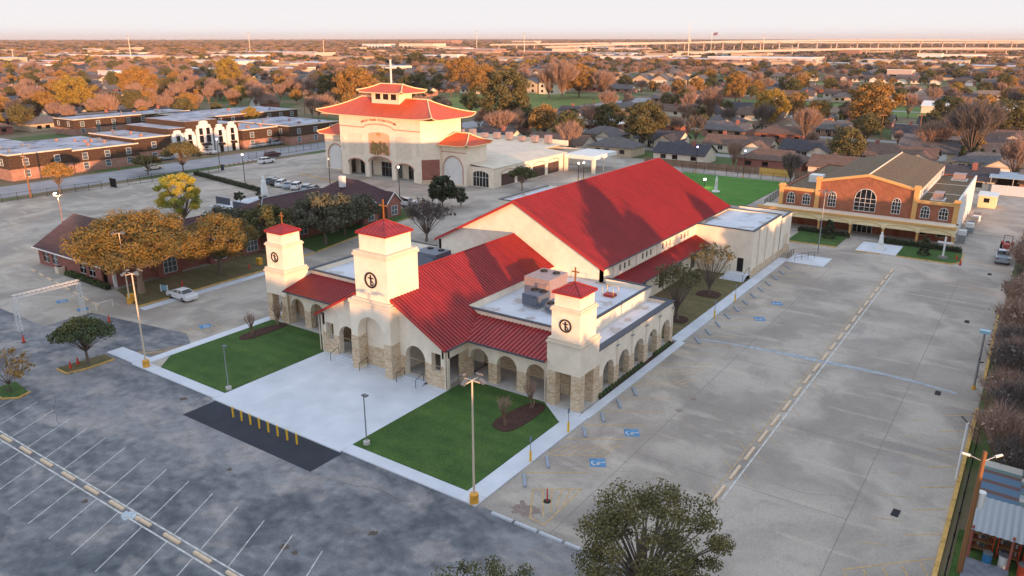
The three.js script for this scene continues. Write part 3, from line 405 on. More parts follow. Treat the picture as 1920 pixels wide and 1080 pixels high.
// the hall
{
  const EH = 7.3, RH = 14.05, E = 13.0, V0 = 78.2, V1 = 121.6;
  for (const s of [1, -1]) {
    const ribs = []; for (let v = V0 + 0.15; v < V1; v += 0.47) ribs.push([[X(s * 0.1), RH - 0.05, v], [X(s * E), EH, v]]);
    const o = [[X(0), RH, V0], [X(s * E), EH, V0], [X(s * E), EH, V1], [X(0), RH, V1]]; seamRoof('hall_roof', s > 0 ? o : o.slice().reverse(), ribs);
    C('gutter', trough([X(s * (E + 0.08)), EH - 0.06, V0], [X(s * (E + 0.08)), EH - 0.06, V1]), MAT.coping);
    C('rake_trim', deck([[X(s * (E + 0.05)), EH + 0.02, V0 - 0.08], [X(0), RH + 0.04, V0 - 0.08], [X(0), RH + 0.04, V0 + 0.02], [X(s * (E + 0.05)), EH + 0.02, V0 + 0.02]], 0.34), MAT.redTrim);
    const wh = []; for (const c of [84.6, 91, 97.3, 103.7, 110, 116.3]) for (const d of [-1.25, 0, 1.25]) wh.push([c + d - 0.28, c + d + 0.28]);
    const out = s > 0 ? X(12.65) : X(-12.65) + 0.4;
    C('clerestory_wall', wall('v', slab(78.6, V1 - 0.3, 4.9, 7.22), out, 0.4, wh.map(([a, b]) => rectHole(a, b, 5.75, 6.6))), MAT.stucco);
    for (const [a, b] of wh) if (a < 108 || s < 0) C('window', bx(Math.min(X(s * 12.45), X(s * 12.5)), Math.max(X(s * 12.45), X(s * 12.5)), 5.75, 6.6, a, b), MAT.darkGlass);
    for (const v of [81.4, 87.8, 94.1, 100.5, 106.8]) C('pilaster', bx(Math.min(X(s * 12.65), X(s * 12.72)), Math.max(X(s * 12.65), X(s * 12.72)), 5.1, 7.1, v - 0.12, v + 0.12), MAT.stuccoTrim);
    // side porch
    const pr = []; for (let v = 79.1; v < 107.9; v += 0.47) pr.push([[X(s * 12.7), 5.35, v], [X(s * 15.05), 4.25, v]]);
    const po = [[X(s * 12.68), 5.35, 78.9], [X(s * 15.05), 4.25, 78.9], [X(s * 15.05), 4.25, 107.95], [X(s * 12.68), 5.35, 107.95]]; seamRoof('side_porch_roof', s > 0 ? po : po.slice().reverse(), pr);
    C('gutter', trough([X(s * 15.12), 4.18, 78.9], [X(s * 15.12), 4.18, 107.95]), MAT.coping);
    const lw = [83.2, 89, 95, 100.8, 106.2].map(c => [c - 0.95, c + 0.95]), lo = s > 0 ? X(13.25) : X(-13.25) + 0.3;
    C('hall_wall', wall('v', slab(78.6, 108, 0, 4.86), lo, 0.3, lw.map(([a, b]) => rectHole(a, b, 0.6, 3.1))), MAT.stucco);
    for (const [a, b] of lw) C('tall_window', bx(Math.min(X(s * 13.05), X(s * 13.1)), Math.max(X(s * 13.05), X(s * 13.1)), 0.6, 3.1, a, b), MAT.darkGlass);
    C('porch_soffit', bx(Math.min(X(s * 13.25), X(s * 15)), Math.max(X(s * 13.25), X(s * 15)), 4.05, 4.12, 79, 107.9), MAT.stuccoTrim);
  }
  C('hall_gable', wall('u', [[X(-12.65), 0], [X(12.65), 0], [X(12.65), 7.22], [X(0), 13.85], [X(-12.65), 7.22]], 78.6, 0.4), MAT.stucco);
  C('hall_gable', wall('u', [[X(-12.65), 0], [X(12.65), 0], [X(12.65), 7.22], [X(0), 13.85], [X(-12.65), 7.22]], 121.0, 0.4), MAT.stucco);
  C('ridge_cap', bar([X(0), RH + 0.02, V0], [X(0), RH + 0.02, V1], 0.12, 0.12, 6), MAT.redMetal); C('ridge_cap', bar([X(0), 9.78, 57.7], [X(0), 9.78, 78.4], 0.1, 0.1, 6), MAT.redMetal);
  // rear annexes
  C('annex_wall', [wall('u', slab(-41.3, -32.6, 0, 7.0), 108, 0.3, [rectHole(-34.7, -33.75, 0.75, 2.85)]), wall('v', slab(108.3, 121.7, 0, 7.0), -32.6, 0.3), bx(-41.3, -32.6, 0, 7.0, 121.4, 121.69)], MAT.stucco);
  C('annex_low_wall', [wall('v', slab(121.7, 127.4, 0, 6.4), -32.6, 0.3, [rectHole(123.6, 126.2, 0.4, 3.2)]), bx(-41.3, -32.9, 0, 6.4, 127.1, 127.4)], MAT.stucco);
  C('annex_roof', bx(-41.28, -32.9, 6.6, 6.75, 108.3, 121.4), MAT.membrane); C('annex_low_roof', bx(-41.28, -32.9, 6.0, 6.15, 121.7, 127.1), MAT.membrane);
  C('coping', [bx(-41.3, -32.5, 7.0, 7.09, 107.92, 108.34), bx(-32.94, -32.5, 7.0, 7.09, 108.34, 121.75), bx(-41.3, -32.94, 7.0, 7.09, 121.36, 121.75), bx(-32.94, -32.5, 6.4, 6.48, 121.8, 127.48), bx(-41.3, -32.94, 6.4, 6.48, 127.06, 127.48)], MAT.coping);
  C('door', bx(-34.7, -33.75, 0.75, 2.85, 108.1, 108.16), MAT.black); C('garage_door', bx(-32.8, -32.74, 0.4, 3.2, 123.6, 126.2), MAT.stuccoTrim);
  for (const v of [110.6, 114.2, 118.4]) C('pilaster', bx(-32.6, -32.5, 0.6, 6.9, v - 0.14, v + 0.14), MAT.stuccoTrim);
  C('stone_base', bx(-32.6, -32.56, 0, 1.2, 108, 127.4), MAT.stone);
  for (let k = 0; k < 5; k++) C('step', bx(-35.6 - k * 0.15, -32.7, 0, 0.75 - k * 0.15, 107.95 - 1.1 - (k + 1) * 0.34, 107.98), MAT.newConcrete);
  for (const u of [-35.6, -32.75]) C('handrail', [bar([u, 0.75, 107.8], [u, 1.7, 107.8], 0.03), bar([u, 1.7, 107.8], [u, 1.7, 106.8], 0.03), bar([u, 1.7, 106.8], [u, 1.0, 105.2], 0.03), bar([u, 1.0, 105.2], [u, 0.1, 105.2], 0.03)], MAT.blackIron);
  for (const u of [-31.0, -29.8]) C('ramp_rail', [0, 1, 2, 3].map(k => bar([u + k * 0.7 * (u > -30.5 ? 1 : 0), 0.1, 121 + k * 1.2], [u + k * 0.7 * (u > -30.5 ? 1 : 0), 1.05, 121 + k * 1.2], 0.03)).concat([bar([u, 1.05, 121], [u + 2.1 * (u > -30.5 ? 1 : 0), 1.05, 124.6], 0.03), bar([u, 0.6, 121], [u + 2.1 * (u > -30.5 ? 1 : 0), 0.6, 124.6], 0.025)]), MAT.blackIron);
  C('left_annex_wall', [bx(-77.6, -66.7, 0, 6.5, 108, 108.3), bx(-77.6, -77.3, 0, 6.5, 108.3, 124), bx(-77.6, -66.7, 0, 6.5, 123.7, 124)], MAT.stucco); C('left_annex_roof', bx(-77.3, -66.7, 6.15, 6.3, 108.3, 123.7), MAT.membrane); C('coping', [bx(-77.7, -66.7, 6.5, 6.58, 107.93, 108.34), bx(-77.7, -77.24, 6.5, 6.58, 108.34, 124)], MAT.coping);
}
// rooftop units
function rtu(u, v, w, d, h, mat, label) {
  const o = thing('rooftop_unit', label, 'air conditioner', u, v, 5.5);
  mesh('cabinet', bx(-w / 2, w / 2, 0.25, h, -d / 2, d / 2), mat, o); mesh('curb', bx(-w / 2 + 0.1, w / 2 - 0.1, 0, 0.25, -d / 2 + 0.1, d / 2 - 0.1), MAT.galv, o);
  for (const k of [-0.25, 0.25]) { mesh('fan', [cyl(k * w, d * 0.22, h, h + 0.14, 0.42, 0.42, 16)], MAT.black, o); }
  mesh('louvre', [0, 1, 2, 3, 4].map(i => bx(-w / 2 - 0.02, -w / 2, 0.5 + i * h * 0.14, 0.5 + i * h * 0.14 + 0.06, -d * 0.3, d * 0.3)), MAT.galv, o); mesh('hood', bx(w * 0.1, w * 0.45, h * 0.35, h * 0.8, -d / 2 - 0.35, -d / 2), mat, o); return o;
}
const rtuGrey = M({ map: mottled([170, 150, 146], 0.06, 3, 141), roughness: 0.5, metalness: 0.3 }), rtuDark = M({ map: mottled([104, 112, 124], 0.06, 3, 142), roughness: 0.5, metalness: 0.3 });
rtu(-44.2, 70.6, 3.3, 3.9, 2.55, rtuGrey, 'large grey rooftop unit on the flat roof by the corner tower, sunlit on top');
rtu(-43.3, 67.2, 2.2, 2.3, 1.5, rtuDark, 'lower dark rooftop unit in front of the large one');
rtu(-40.6, 66.2, 1.3, 1.0, 0.9, rtuDark, 'smallest rooftop unit behind the corner tower');
rtu(-62.4, 72.3, 3.6, 3.0, 2.1, rtuDark, 'dark grey rooftop unit behind the centre tower');
{ const o = thing('roof_hatch', 'small red roof hatch with yellow rail on the flat roof', 'hatch', -38.1, 74.6, 5.5); mesh('lid', bx(-0.6, 0.6, 0, 0.3, -0.5, 0.5), MAT.redTrim, o); mesh('rail', [-0.7, 0.7].flatMap(x => [bar([x, 0, 0.6], [x, 1.1, 0.6], 0.03), bar([x, 0, -0.6], [x, 1.1, -0.6], 0.03)]).concat(bar([-0.7, 1.1, 0.6], [0.7, 1.1, 0.6], 0.03)), MAT.yellow, o); }
// clipped shrubs along the side arcade
{
  const rs = rng(5); for (let k = 0; k < 26; k++) { const v = 61 + k * 0.66; if (v > 70.6 && v < 73.2) continue; const g = new THREE.IcosahedronGeometry(0.24, 2), p = g.attributes.position; for (let i = 0; i < p.count; i++) { const n = 1 + (hash((p.getX(i) * 90) | 0, (p.getY(i) * 90 + p.getZ(i) * 37) | 0, k) - 0.5) * 0.4; p.setXYZ(i, p.getX(i) * n, p.getY(i) * n, p.getZ(i) * n); } g.computeVertexNormals(); const o = mesh('clipped_shrub', g, M({ color: lin(0.035 + rs() * 0.02, 0.06 + rs() * 0.02, 0.02) })); o.position.set(-31.75, 0.28, -v); o.userData = { label: 'small round clipped shrub along the side arcade', category: 'shrub', group: 'shrubs along the side arcade' }; }
  structure('planting_strip', bx(-32.0, -31.47, -0.02, 0.13, 60.6, 78.4), MAT.mulch, 'narrow mulch strip under the side arcade');
}
// ---------- trees ----------
function tube(pts, rad, sides = 5) {   // pts: THREE.Vector3[]
  const pos = [], idx = [], n = pts.length, up = new THREE.Vector3(0.3, 1, 0.2).normalize();
  for (let i = 0; i < n; i++) { const d = (i < n - 1 ? pts[i + 1].clone().sub(pts[i]) : pts[i].clone().sub(pts[i - 1])).normalize(), a = new THREE.Vector3().crossVectors(d, Math.abs(d.y) > 0.9 ? new THREE.Vector3(1, 0, 0) : up).normalize(), b = new THREE.Vector3().crossVectors(d, a); for (let k = 0; k < sides; k++) { const t = k / sides * 6.2832, p = pts[i].clone().addScaledVector(a, Math.cos(t) * rad[i]).addScaledVector(b, Math.sin(t) * rad[i]); pos.push(p.x, p.y, p.z); } }
  for (let i = 0; i < n - 1; i++) for (let k = 0; k < sides; k++) { const a = i * sides + k, b = i * sides + (k + 1) % sides, c = a + sides, d = b + sides; idx.push(a, b, d, a, d, c); }
  const g = new THREE.BufferGeometry(); g.setAttribute('position', new THREE.Float32BufferAttribute(pos, 3)); g.setIndex(idx); g.computeVertexNormals(); return g;
}
function mergeWood(list) { const g = mergeGeometries(list.map(x => x.toNonIndexed()), false); return g; }
const leafMat = new THREE.MeshPhysicalMaterial({ vertexColors: true, roughness: 0.85, side: THREE.DoubleSide });
const leafThin = new THREE.MeshPhysicalMaterial({ vertexColors: true, roughness: 0.8, side: THREE.DoubleSide, transmission: 0.25, thickness: 0 });
const barkMat = M({ color: lin(0.16, 0.125, 0.10) }), barkPale = M({ color: lin(0.30, 0.215, 0.155) }), barkWarm = M({ color: lin(0.24, 0.15, 0.10) });
class Leaves {
  constructor() { this.p = []; this.c = []; this.i = []; }
  quad(o, d, w, s, col) {   // centre line from o along d (scaled by s), half width w
    const k = this.p.length / 3; for (const [a, b] of [[-0.5, -1], [0.5, -0.7], [0.5, 0.7], [-0.5, 1]]) this.p.push(o.x + d.x * a * s + w.x * b, o.y + d.y * a * s + w.y * b, o.z + d.z * a * s + w.z * b);
    for (let q = 0; q < 4; q++) this.c.push(...col); this.i.push(k, k + 1, k + 2, k, k + 2, k + 3);
  }
  twig(o, e, w, col) { const k = this.p.length / 3; this.p.push(o.x - w.x, o.y - w.y, o.z - w.z, o.x + w.x, o.y + w.y, o.z + w.z, e.x, e.y, e.z); for (let q = 0; q < 3; q++) this.c.push(...col); this.i.push(k, k + 1, k + 2); }
  geo() { const g = new THREE.BufferGeometry(); g.setAttribute('position', new THREE.Float32BufferAttribute(this.p, 3)); g.setAttribute('color', new THREE.Float32BufferAttribute(this.c, 3)); g.setIndex(this.i); g.computeVertexNormals(); return g; }
}
const rv = f => { const z = f() * 2 - 1, t = f() * 6.2832, q = Math.sqrt(1 - z * z); return new THREE.Vector3(q * Math.cos(t), z, q * Math.sin(t)); };
// a tree of height h with crown radius r; foliage in clumps at the ends of limbs
function treeShape({ seed, h = 10, r = 4, base = 0.3, clumps = 24, leaves = 60, size = 0.35, cols, shape = 'round', bare = 0, trunkR = 0.22, spread = 0.30, stems = 1, twigLen = 1.1 }) {
  const f = rng(seed), L = new Leaves(), wood = [], yb = h * base, cr = (h - yb) / 2, cyy = yb + cr, fork = new THREE.Vector3(rr(-0.2, 0.2, f), yb * 0.85 + (shape === 'cone' ? h * 0.1 : 0), rr(-0.2, 0.2, f));
  for (let s = 0; s < stems; s++) { const o = stems > 1 ? rv(f).setY(0).multiplyScalar(0.22) : new THREE.Vector3(), m = fork.clone().multiplyScalar(0.5).add(new THREE.Vector3(rr(-0.12, 0.12, f), 0, rr(-0.12, 0.12, f))).add(o); wood.push(tube([o.clone().setY(-0.05), m, fork.clone().add(o.multiplyScalar(2))], [trunkR * 1.35 / Math.sqrt(stems), trunkR / Math.sqrt(stems), trunkR * 0.8 / Math.sqrt(stems)], 7)); }
  if (shape === 'cone') wood.push(tube([fork, new THREE.Vector3(0, h * 0.96, 0)], [trunkR * 0.8, 0.03], 5));
  for (let k = 0; k < clumps; k++) {
    let c; const t = (k + 0.5) / clumps, az = k * 2.39996 + rr(-0.3, 0.3, f);
    if (shape === 'cone') { const yy = yb + (h - yb) * (0.04 + 0.92 * t), w = r * (1 - t) * rr(0.45, 1.0, f) + 0.15; c = new THREE.Vector3(Math.cos(az) * w, yy, Math.sin(az) * w); }
    else if (shape === 'vase') { const w = Math.sqrt(t) * r * rr(0.6, 1, f), yy = yb + (h - yb) * (0.45 + 0.5 * Math.sqrt(Math.max(0, 1 - (w / r) ** 2)) * rr(0.5, 1, f)); c = new THREE.Vector3(Math.cos(az) * w, yy, Math.sin(az) * w); }
    else if (shape === 'umbrella') { const w = Math.sqrt(t) * r * rr(0.75, 1.05, f), yy = yb + (h - yb) * (0.35 + 0.6 * (1 - (w / r) ** 2 * 0.8) * rr(0.55, 1, f)); c = new THREE.Vector3(Math.cos(az) * w, yy, Math.sin(az) * w); }
    else { const z = 1 - 1.75 * t, q = Math.sqrt(Math.max(0.02, 1 - z * z)), k2 = rr(0.5, 1.0, f); c = new THREE.Vector3(Math.cos(az) * q * r * k2, cyy + z * cr * rr(0.7, 0.98, f), Math.sin(az) * q * r * k2); }
    const cl = r * spread * rr(0.75, 1.25, f), mid = fork.clone().lerp(c, 0.5).add(new THREE.Vector3(rr(-0.3, 0.3, f), rr(-0.1, 0.45, f), rr(-0.3, 0.3, f)).multiplyScalar(r * 0.18));
    const from = shape === 'cone' ? new THREE.Vector3(0, c.y - cl * 0.4, 0) : fork; const rb = trunkR * (shape === 'cone' ? 0.25 : 0.42) * rr(0.7, 1.1, f);
    wood.push(tube(shape === 'cone' ? [from, c] : [from, mid, c], shape === 'cone' ? [rb, 0.02] : [rb, rb * 0.6, rb * 0.2], 4));
    const tone = f();
    const nT = Math.round(leaves * bare); // bare twigs
    for (let q = 0; q < nT; q++) { const d = rv(f); d.y = Math.abs(d.y) * 0.9 + 0.15; d.add(c.clone().sub(fork).normalize().multiplyScalar(0.9)).normalize(); const o = c.clone().lerp(mid, rr(0, 0.75, f)).add(rv(f).multiplyScalar(cl * 0.3)), len = rr(0.5, 1.25, f) * twigLen * (cl / 1.1), e = o.clone().addScaledVector(d, len), w = new THREE.Vector3().crossVectors(d, rv(f)).normalize().multiplyScalar(size * 0.09); L.twig(o, e, w, lerp3(cols[0], cols[1], f() * 0.6 + tone * 0.4)); }
    for (let q = 0; q < leaves - nT; q++) {
      const d = rv(f), rad = cl * Math.pow(f(), 0.42), o = c.clone().add(new THREE.Vector3(d.x * rad, d.y * rad * 0.72, d.z * rad)); const n = rv(f).multiplyScalar(0.9).add(d).normalize(), a = new THREE.Vector3().crossVectors(n, rv(f)).normalize(), s = size * rr(0.6, 1.3, f), w = new THREE.Vector3().crossVectors(n, a).multiplyScalar(s * 0.36);
      L.quad(o, a, w, s, lerp3(cols[0], cols[1], Math.min(1, f() * 0.7 + tone * 0.45)));
    }
  }
  return { wood: mergeWood(wood), crown: L.geo(), h };
}
const COL = { oak: [[0.040, 0.052, 0.018], [0.115, 0.115, 0.036]], green: [[0.040, 0.070, 0.020], [0.095, 0.125, 0.035]], olive: [[0.070, 0.070, 0.024], [0.150, 0.130, 0.045]], orange: [[0.33, 0.19, 0.026], [0.075, 0.088, 0.026]], amber: [[0.40, 0.20, 0.045], [0.26, 0.17, 0.05]], yellow: [[0.62, 0.43, 0.03], [0.20, 0.29, 0.04]], twig: [[0.40, 0.255, 0.19], [0.28, 0.19, 0.145]], greyTwig: [[0.17, 0.14, 0.125], [0.11, 0.095, 0.085]], dark: [[0.022, 0.034, 0.016], [0.05, 0.065, 0.028]], grey: [[0.075, 0.080, 0.050], [0.125, 0.125, 0.075]] };
function plant(name, label, cat, shp, u, v, { s = 1, turn = 0, group, bark = barkMat, leaf = leafMat, y = 0, wide = 1 } = {}) {
  const o = thing(name, label, cat, u, v, y, turn, group); mesh('trunk', shp.wood, bark, o); mesh('crown', shp.crown, leaf, o); o.scale.set(s * wide, s, s * wide); return o;
}
// --- the trees near the churches, one by one ---
const hOf = (px, pb, pt) => { const [u, v] = P(px, pb), [a, b] = P(px, pt); const D = Math.hypot(u, v); return CAMH * (1 - D / Math.hypot(a, b)); };   // height of the point seen at (px, pt) above the base at (px, pb), for tops below the horizon
plant('live_oak', 'large dark live oak at the seam of asphalt and concrete lots', 'tree', treeShape({ seed: 11, h: 7.7, r: 5.2, base: 0.24, clumps: 80, leaves: 240, size: 0.135, cols: [[0.065, 0.068, 0.018], [0.20, 0.165, 0.045]], spread: 0.165, trunkR: 0.26 }), -15.6, 36.6, { leaf: leafThin, turn: 0.6 });
plant('live_oak', 'live oak in the front lot, only its top sprays in view', 'tree', treeShape({ seed: 12, h: 5.5, r: 3.6, base: 0.3, clumps: 22, leaves: 150, size: 0.13, cols: [[0.055, 0.068, 0.018], [0.15, 0.14, 0.04]], spread: 0.2, trunkR: 0.25, shape: 'umbrella' }), -21.4, 28.6, { leaf: leafThin });
plant('live_oak', 'small rounded oak on the kerbed island', 'tree', treeShape({ seed: 13, h: 5.3, r: 2.9, base: 0.34, clumps: 34, leaves: 170, size: 0.2, cols: COL.green, spread: 0.27, trunkR: 0.16, shape: 'umbrella' }), -80.9, 36.7, { leaf: leafThin });
plant('shrub_tree', 'thin half bare shrub on the small island', 'tree', treeShape({ seed: 14, h: 4.6, r: 2.4, base: 0.2, clumps: 16, leaves: 70, size: 0.22, cols: COL.amber, bare: 0.5, trunkR: 0.1, stems: 3 }), -80.6, 28.8);
plant('autumn_tree', 'broad orange autumn tree leaning over the brick house', 'tree', treeShape({ seed: 15, h: 10.9, r: 7.8, base: 0.38, clumps: 80, leaves: 380, size: 0.23, cols: COL.orange, spread: 0.22, trunkR: 0.42 }), -98.8, 53.6, { bark: barkPale, leaf: leafThin });
plant('autumn_tree', 'smaller orange tree further along the brown lawn', 'tree', treeShape({ seed: 16, h: 8.6, r: 5.4, base: 0.3, clumps: 50, leaves: 360, size: 0.22, cols: COL.orange, spread: 0.25, trunkR: 0.3 }), -98, 65.4, { leaf: leafThin });
plant('cypress_tree', 'bright yellow green bald cypress behind the brick house', 'tree', treeShape({ seed: 17, h: 10.2, r: 4.6, base: 0.12, clumps: 40, leaves: 260, size: 0.24, cols: COL.yellow, spread: 0.2, trunkR: 0.24 }), -131.5, 81.4, { leaf: leafThin });
const oakMid = treeShape({ seed: 18, h: 8.6, r: 5.0, base: 0.28, clumps: 44, leaves: 150, size: 0.34, cols: COL.grey, spread: 0.27, trunkR: 0.26 });
plant('live_oak', 'grey green oak before the dark roofed brick hall', 'tree', oakMid, -98, 86);
plant('live_oak', 'darker oak between the corner tower and the brick hall', 'tree', treeShape({ seed: 19, h: 7.4, r: 4.4, base: 0.26, clumps: 36, leaves: 140, size: 0.34, cols: COL.oak, spread: 0.28 }), -103, 78.5);
for (const [i, a, b, s] of [[0, -100.2, 92.5, 0.8], [1, -101.5, 98.2, 0.7], [2, -107.5, 73.5, 0.85]]) plant('live_oak', ['low oak close to the windows of the brick hall', 'smaller oak by the white gables of the brick hall', 'oak between the orange trees and the brick hall'][i], 'tree', oakMid, a, b, { s, turn: i * 2 });
plant('bare_tree', 'grey leafless tree behind the hall gable', 'tree', treeShape({ seed: 20, h: 7.2, r: 4.8, base: 0.2, clumps: 30, leaves: 60, size: 0.5, cols: COL.greyTwig, bare: 0.85, trunkR: 0.22, shape: 'vase' }), -85.5, 97.5);
plant('magnolia', 'dark broad leaved tree at the corner of the pagoda church', 'tree', treeShape({ seed: 21, h: 6.4, r: 2.7, base: 0.2, clumps: 26, leaves: 110, size: 0.4, cols: COL.dark, spread: 0.36, trunkR: 0.16 }), -100.6, 120.2);
plant('evergreen_shrub', 'small upright evergreen beside the dark magnolia', 'shrub', treeShape({ seed: 22, h: 4.0, r: 1.3, base: 0.1, clumps: 14, leaves: 70, size: 0.3, cols: COL.dark, spread: 0.5, trunkR: 0.1 }), -98.6, 123.6);
plant('live_oak', 'small round oak before the brown garage doors', 'tree', treeShape({ seed: 23, h: 5.3, r: 3.0, base: 0.36, clumps: 28, leaves: 110, size: 0.3, cols: COL.oak, spread: 0.32, trunkR: 0.18, shape: 'umbrella' }), -97.6, 145, { bark: barkPale });
const sideTree = treeShape({ seed: 24, h: 7.4, r: 3.6, base: 0.22, clumps: 26, leaves: 72, size: 0.24, cols: COL.olive, spread: 0.26, trunkR: 0.2, bare: 0.3, shape: 'vase' });
plant('thin_tree', 'thin leaved tree beside the porch of the hall', 'tree', sideTree, -34.3, 85.6, { leaf: leafThin });
plant('thin_tree', 'half bare branching tree by the annex steps', 'tree', treeShape({ seed: 25, h: 7.4, r: 4.0, base: 0.16, clumps: 22, leaves: 40, size: 0.26, cols: COL.olive, spread: 0.2, trunkR: 0.2, bare: 0.35, shape: 'vase' }), -34.7, 97.3, { leaf: leafThin });
const myr = treeShape({ seed: 26, h: 2.9, r: 0.95, base: 0.34, clumps: 20, leaves: 11, size: 0.2, cols: COL.twig, bare: 1, trunkR: 0.1, stems: 3, spread: 0.3, twigLen: 2.0, shape: 'vase' });
for (const [u, v, t, l] of [[-36.1, 50.9, 0, 'bare crape myrtle at the plaza end of the tower lawn bed'], [-36, 55, 1.2, 'bare crape myrtle in the mulch close to the corner tower'], [-73.1, 51.8, 2, 'bare crape myrtle at the street end of the side bed'], [-73.3, 55.9, 3, 'bare crape myrtle beside the left corner tower']]) plant('crape_myrtle', l, 'tree', myr, u, v, { turn: t, bark: barkWarm, y: 0.12 });
for (const [px, pb, pt, w, k, l] of [[345, 326, 264, 1.15, 'olive', 'olive and orange tree at the striped gate'], [278, 327, 291, 1.5, 'olive', 'low spreading tree before the long apartment block'], [113, 361, 305, 1.1, 'amber', 'orange tree standing by the street fence']]) { const [u, v] = P(px, pb), h = hOf(px, pb, pt); plant('street_tree', l, 'tree', treeShape({ seed: px, h, r: h * 0.46 * w, base: 0.3, clumps: 34, leaves: 200, size: 0.3, cols: COL[k], spread: 0.28, trunkR: 0.18, shape: 'umbrella' }), u, v); }
{ const c = treeShape({ seed: 31, h: 3.0, r: 0.9, base: 0.05, clumps: 18, leaves: 60, size: 0.22, cols: COL.dark, shape: 'cone', spread: 0.4, trunkR: 0.08 }); plant('cone_shrub', 'cone shaped evergreen in the lawn by the white cross', 'shrub', c, -13.6, 135.9, { y: 0.12 }); plant('cone_shrub', 'cone shaped evergreen before the brick church door', 'shrub', c, -28.9, 138.6, { y: 0.12, s: 1.1 }); }
// hedges
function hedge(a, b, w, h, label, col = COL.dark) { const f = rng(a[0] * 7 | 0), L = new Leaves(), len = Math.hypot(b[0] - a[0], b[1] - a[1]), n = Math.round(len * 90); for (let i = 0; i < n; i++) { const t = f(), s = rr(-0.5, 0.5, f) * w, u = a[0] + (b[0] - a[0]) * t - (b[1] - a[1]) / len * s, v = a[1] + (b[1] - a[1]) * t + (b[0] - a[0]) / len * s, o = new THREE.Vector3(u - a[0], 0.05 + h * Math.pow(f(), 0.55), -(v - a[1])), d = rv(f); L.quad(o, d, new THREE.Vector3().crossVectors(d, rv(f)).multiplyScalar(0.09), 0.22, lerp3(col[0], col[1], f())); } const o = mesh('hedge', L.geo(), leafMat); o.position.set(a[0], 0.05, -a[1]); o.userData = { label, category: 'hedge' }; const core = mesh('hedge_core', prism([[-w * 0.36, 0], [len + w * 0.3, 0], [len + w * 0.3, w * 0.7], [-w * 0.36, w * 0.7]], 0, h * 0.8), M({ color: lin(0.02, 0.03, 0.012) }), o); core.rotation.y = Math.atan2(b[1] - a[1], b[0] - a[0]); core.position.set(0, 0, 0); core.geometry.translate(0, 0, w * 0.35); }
hedge([-34.6, 141.7], [-26.3, 141.7], 0.9, 0.8, 'clipped dark hedge left of the brick church door'); hedge([-21, 141.2], [-9, 141.4], 0.9, 0.8, 'clipped dark hedge right of the brick church door');
hedge([-178, 115.3], [-146, 110], 1.2, 0.9, 'low green hedge along the far parking lot'); hedge([-116, 52.2], [-104.5, 51.9], 1.0, 0.6, 'low clipped hedge at the front of the brick house', COL.green);
// ---------- other buildings ----------
const partOf = (root) => (name, geo, mat, parent = root) => mesh(name, (Array.isArray(geo) ? geo : [geo]).map(g => { const k = g.index ? g.toNonIndexed() : g.clone(); k.translate(-root.position.x, -root.position.y, -root.position.z); return clean(k); }), mat, parent);
function gableRoof(u0, u1, v0, v1, y0, y1, axis, o = 0.4, th = 0.14) {   // ridge along axis; corners at eave height y0
  const k = (y1 - y0) / ((axis === 'u' ? v1 - v0 : u1 - u0) / 2) * o; u0 -= o; u1 += o; v0 -= o; v1 += o; const e = y0 - k;
  if (axis === 'u') { const m = (v0 + v1) / 2; return [deck([[u0, e, v0], [u1, e, v0], [u1, y1, m], [u0, y1, m]], th), deck([[u1, e, v1], [u0, e, v1], [u0, y1, m], [u1, y1, m]], th)]; }
  const m = (u0 + u1) / 2; return [deck([[u1, e, v0], [u1, e, v1], [m, y1, v1], [m, y1, v0]], th), deck([[u0, e, v1], [u0, e, v0], [m, y1, v0], [m, y1, v1]], th)];
}
function hipRoof(u0, u1, v0, v1, y0, y1, axis, o = 0.4, th = 0.12) {
  u0 -= o; u1 += o; v0 -= o; v1 += o; const w = (axis === 'u' ? v1 - v0 : u1 - u0) / 2;
  const a = axis === 'u' ? [[u0 + w, y1, (v0 + v1) / 2], [u1 - w, y1, (v0 + v1) / 2]] : [[(u0 + u1) / 2, y1, v0 + w], [(u0 + u1) / 2, y1, v1 - w]];
  const c = [[u0, y0, v0], [u1, y0, v0], [u1, y0, v1], [u0, y0, v1]];
  return axis === 'u' ? [deck([c[0], c[1], a[1], a[0]], th), deck([c[1], c[2], a[1]], th), deck([c[2], c[3], a[0], a[1]], th), deck([c[3], c[0], a[0]], th)] : [deck([c[0], c[1], a[0]], th), deck([c[1], c[2], a[1], a[0]], th), deck([c[2], c[3], a[1]], th), deck([c[3], c[0], a[0], a[1]], th)];
}
const gableEnd = (axis, a0, a1, y0, y1, pos, t) => wall(axis, [[a0, y0], [a1, y0], [(a0 + a1) / 2, y1]], pos, t);
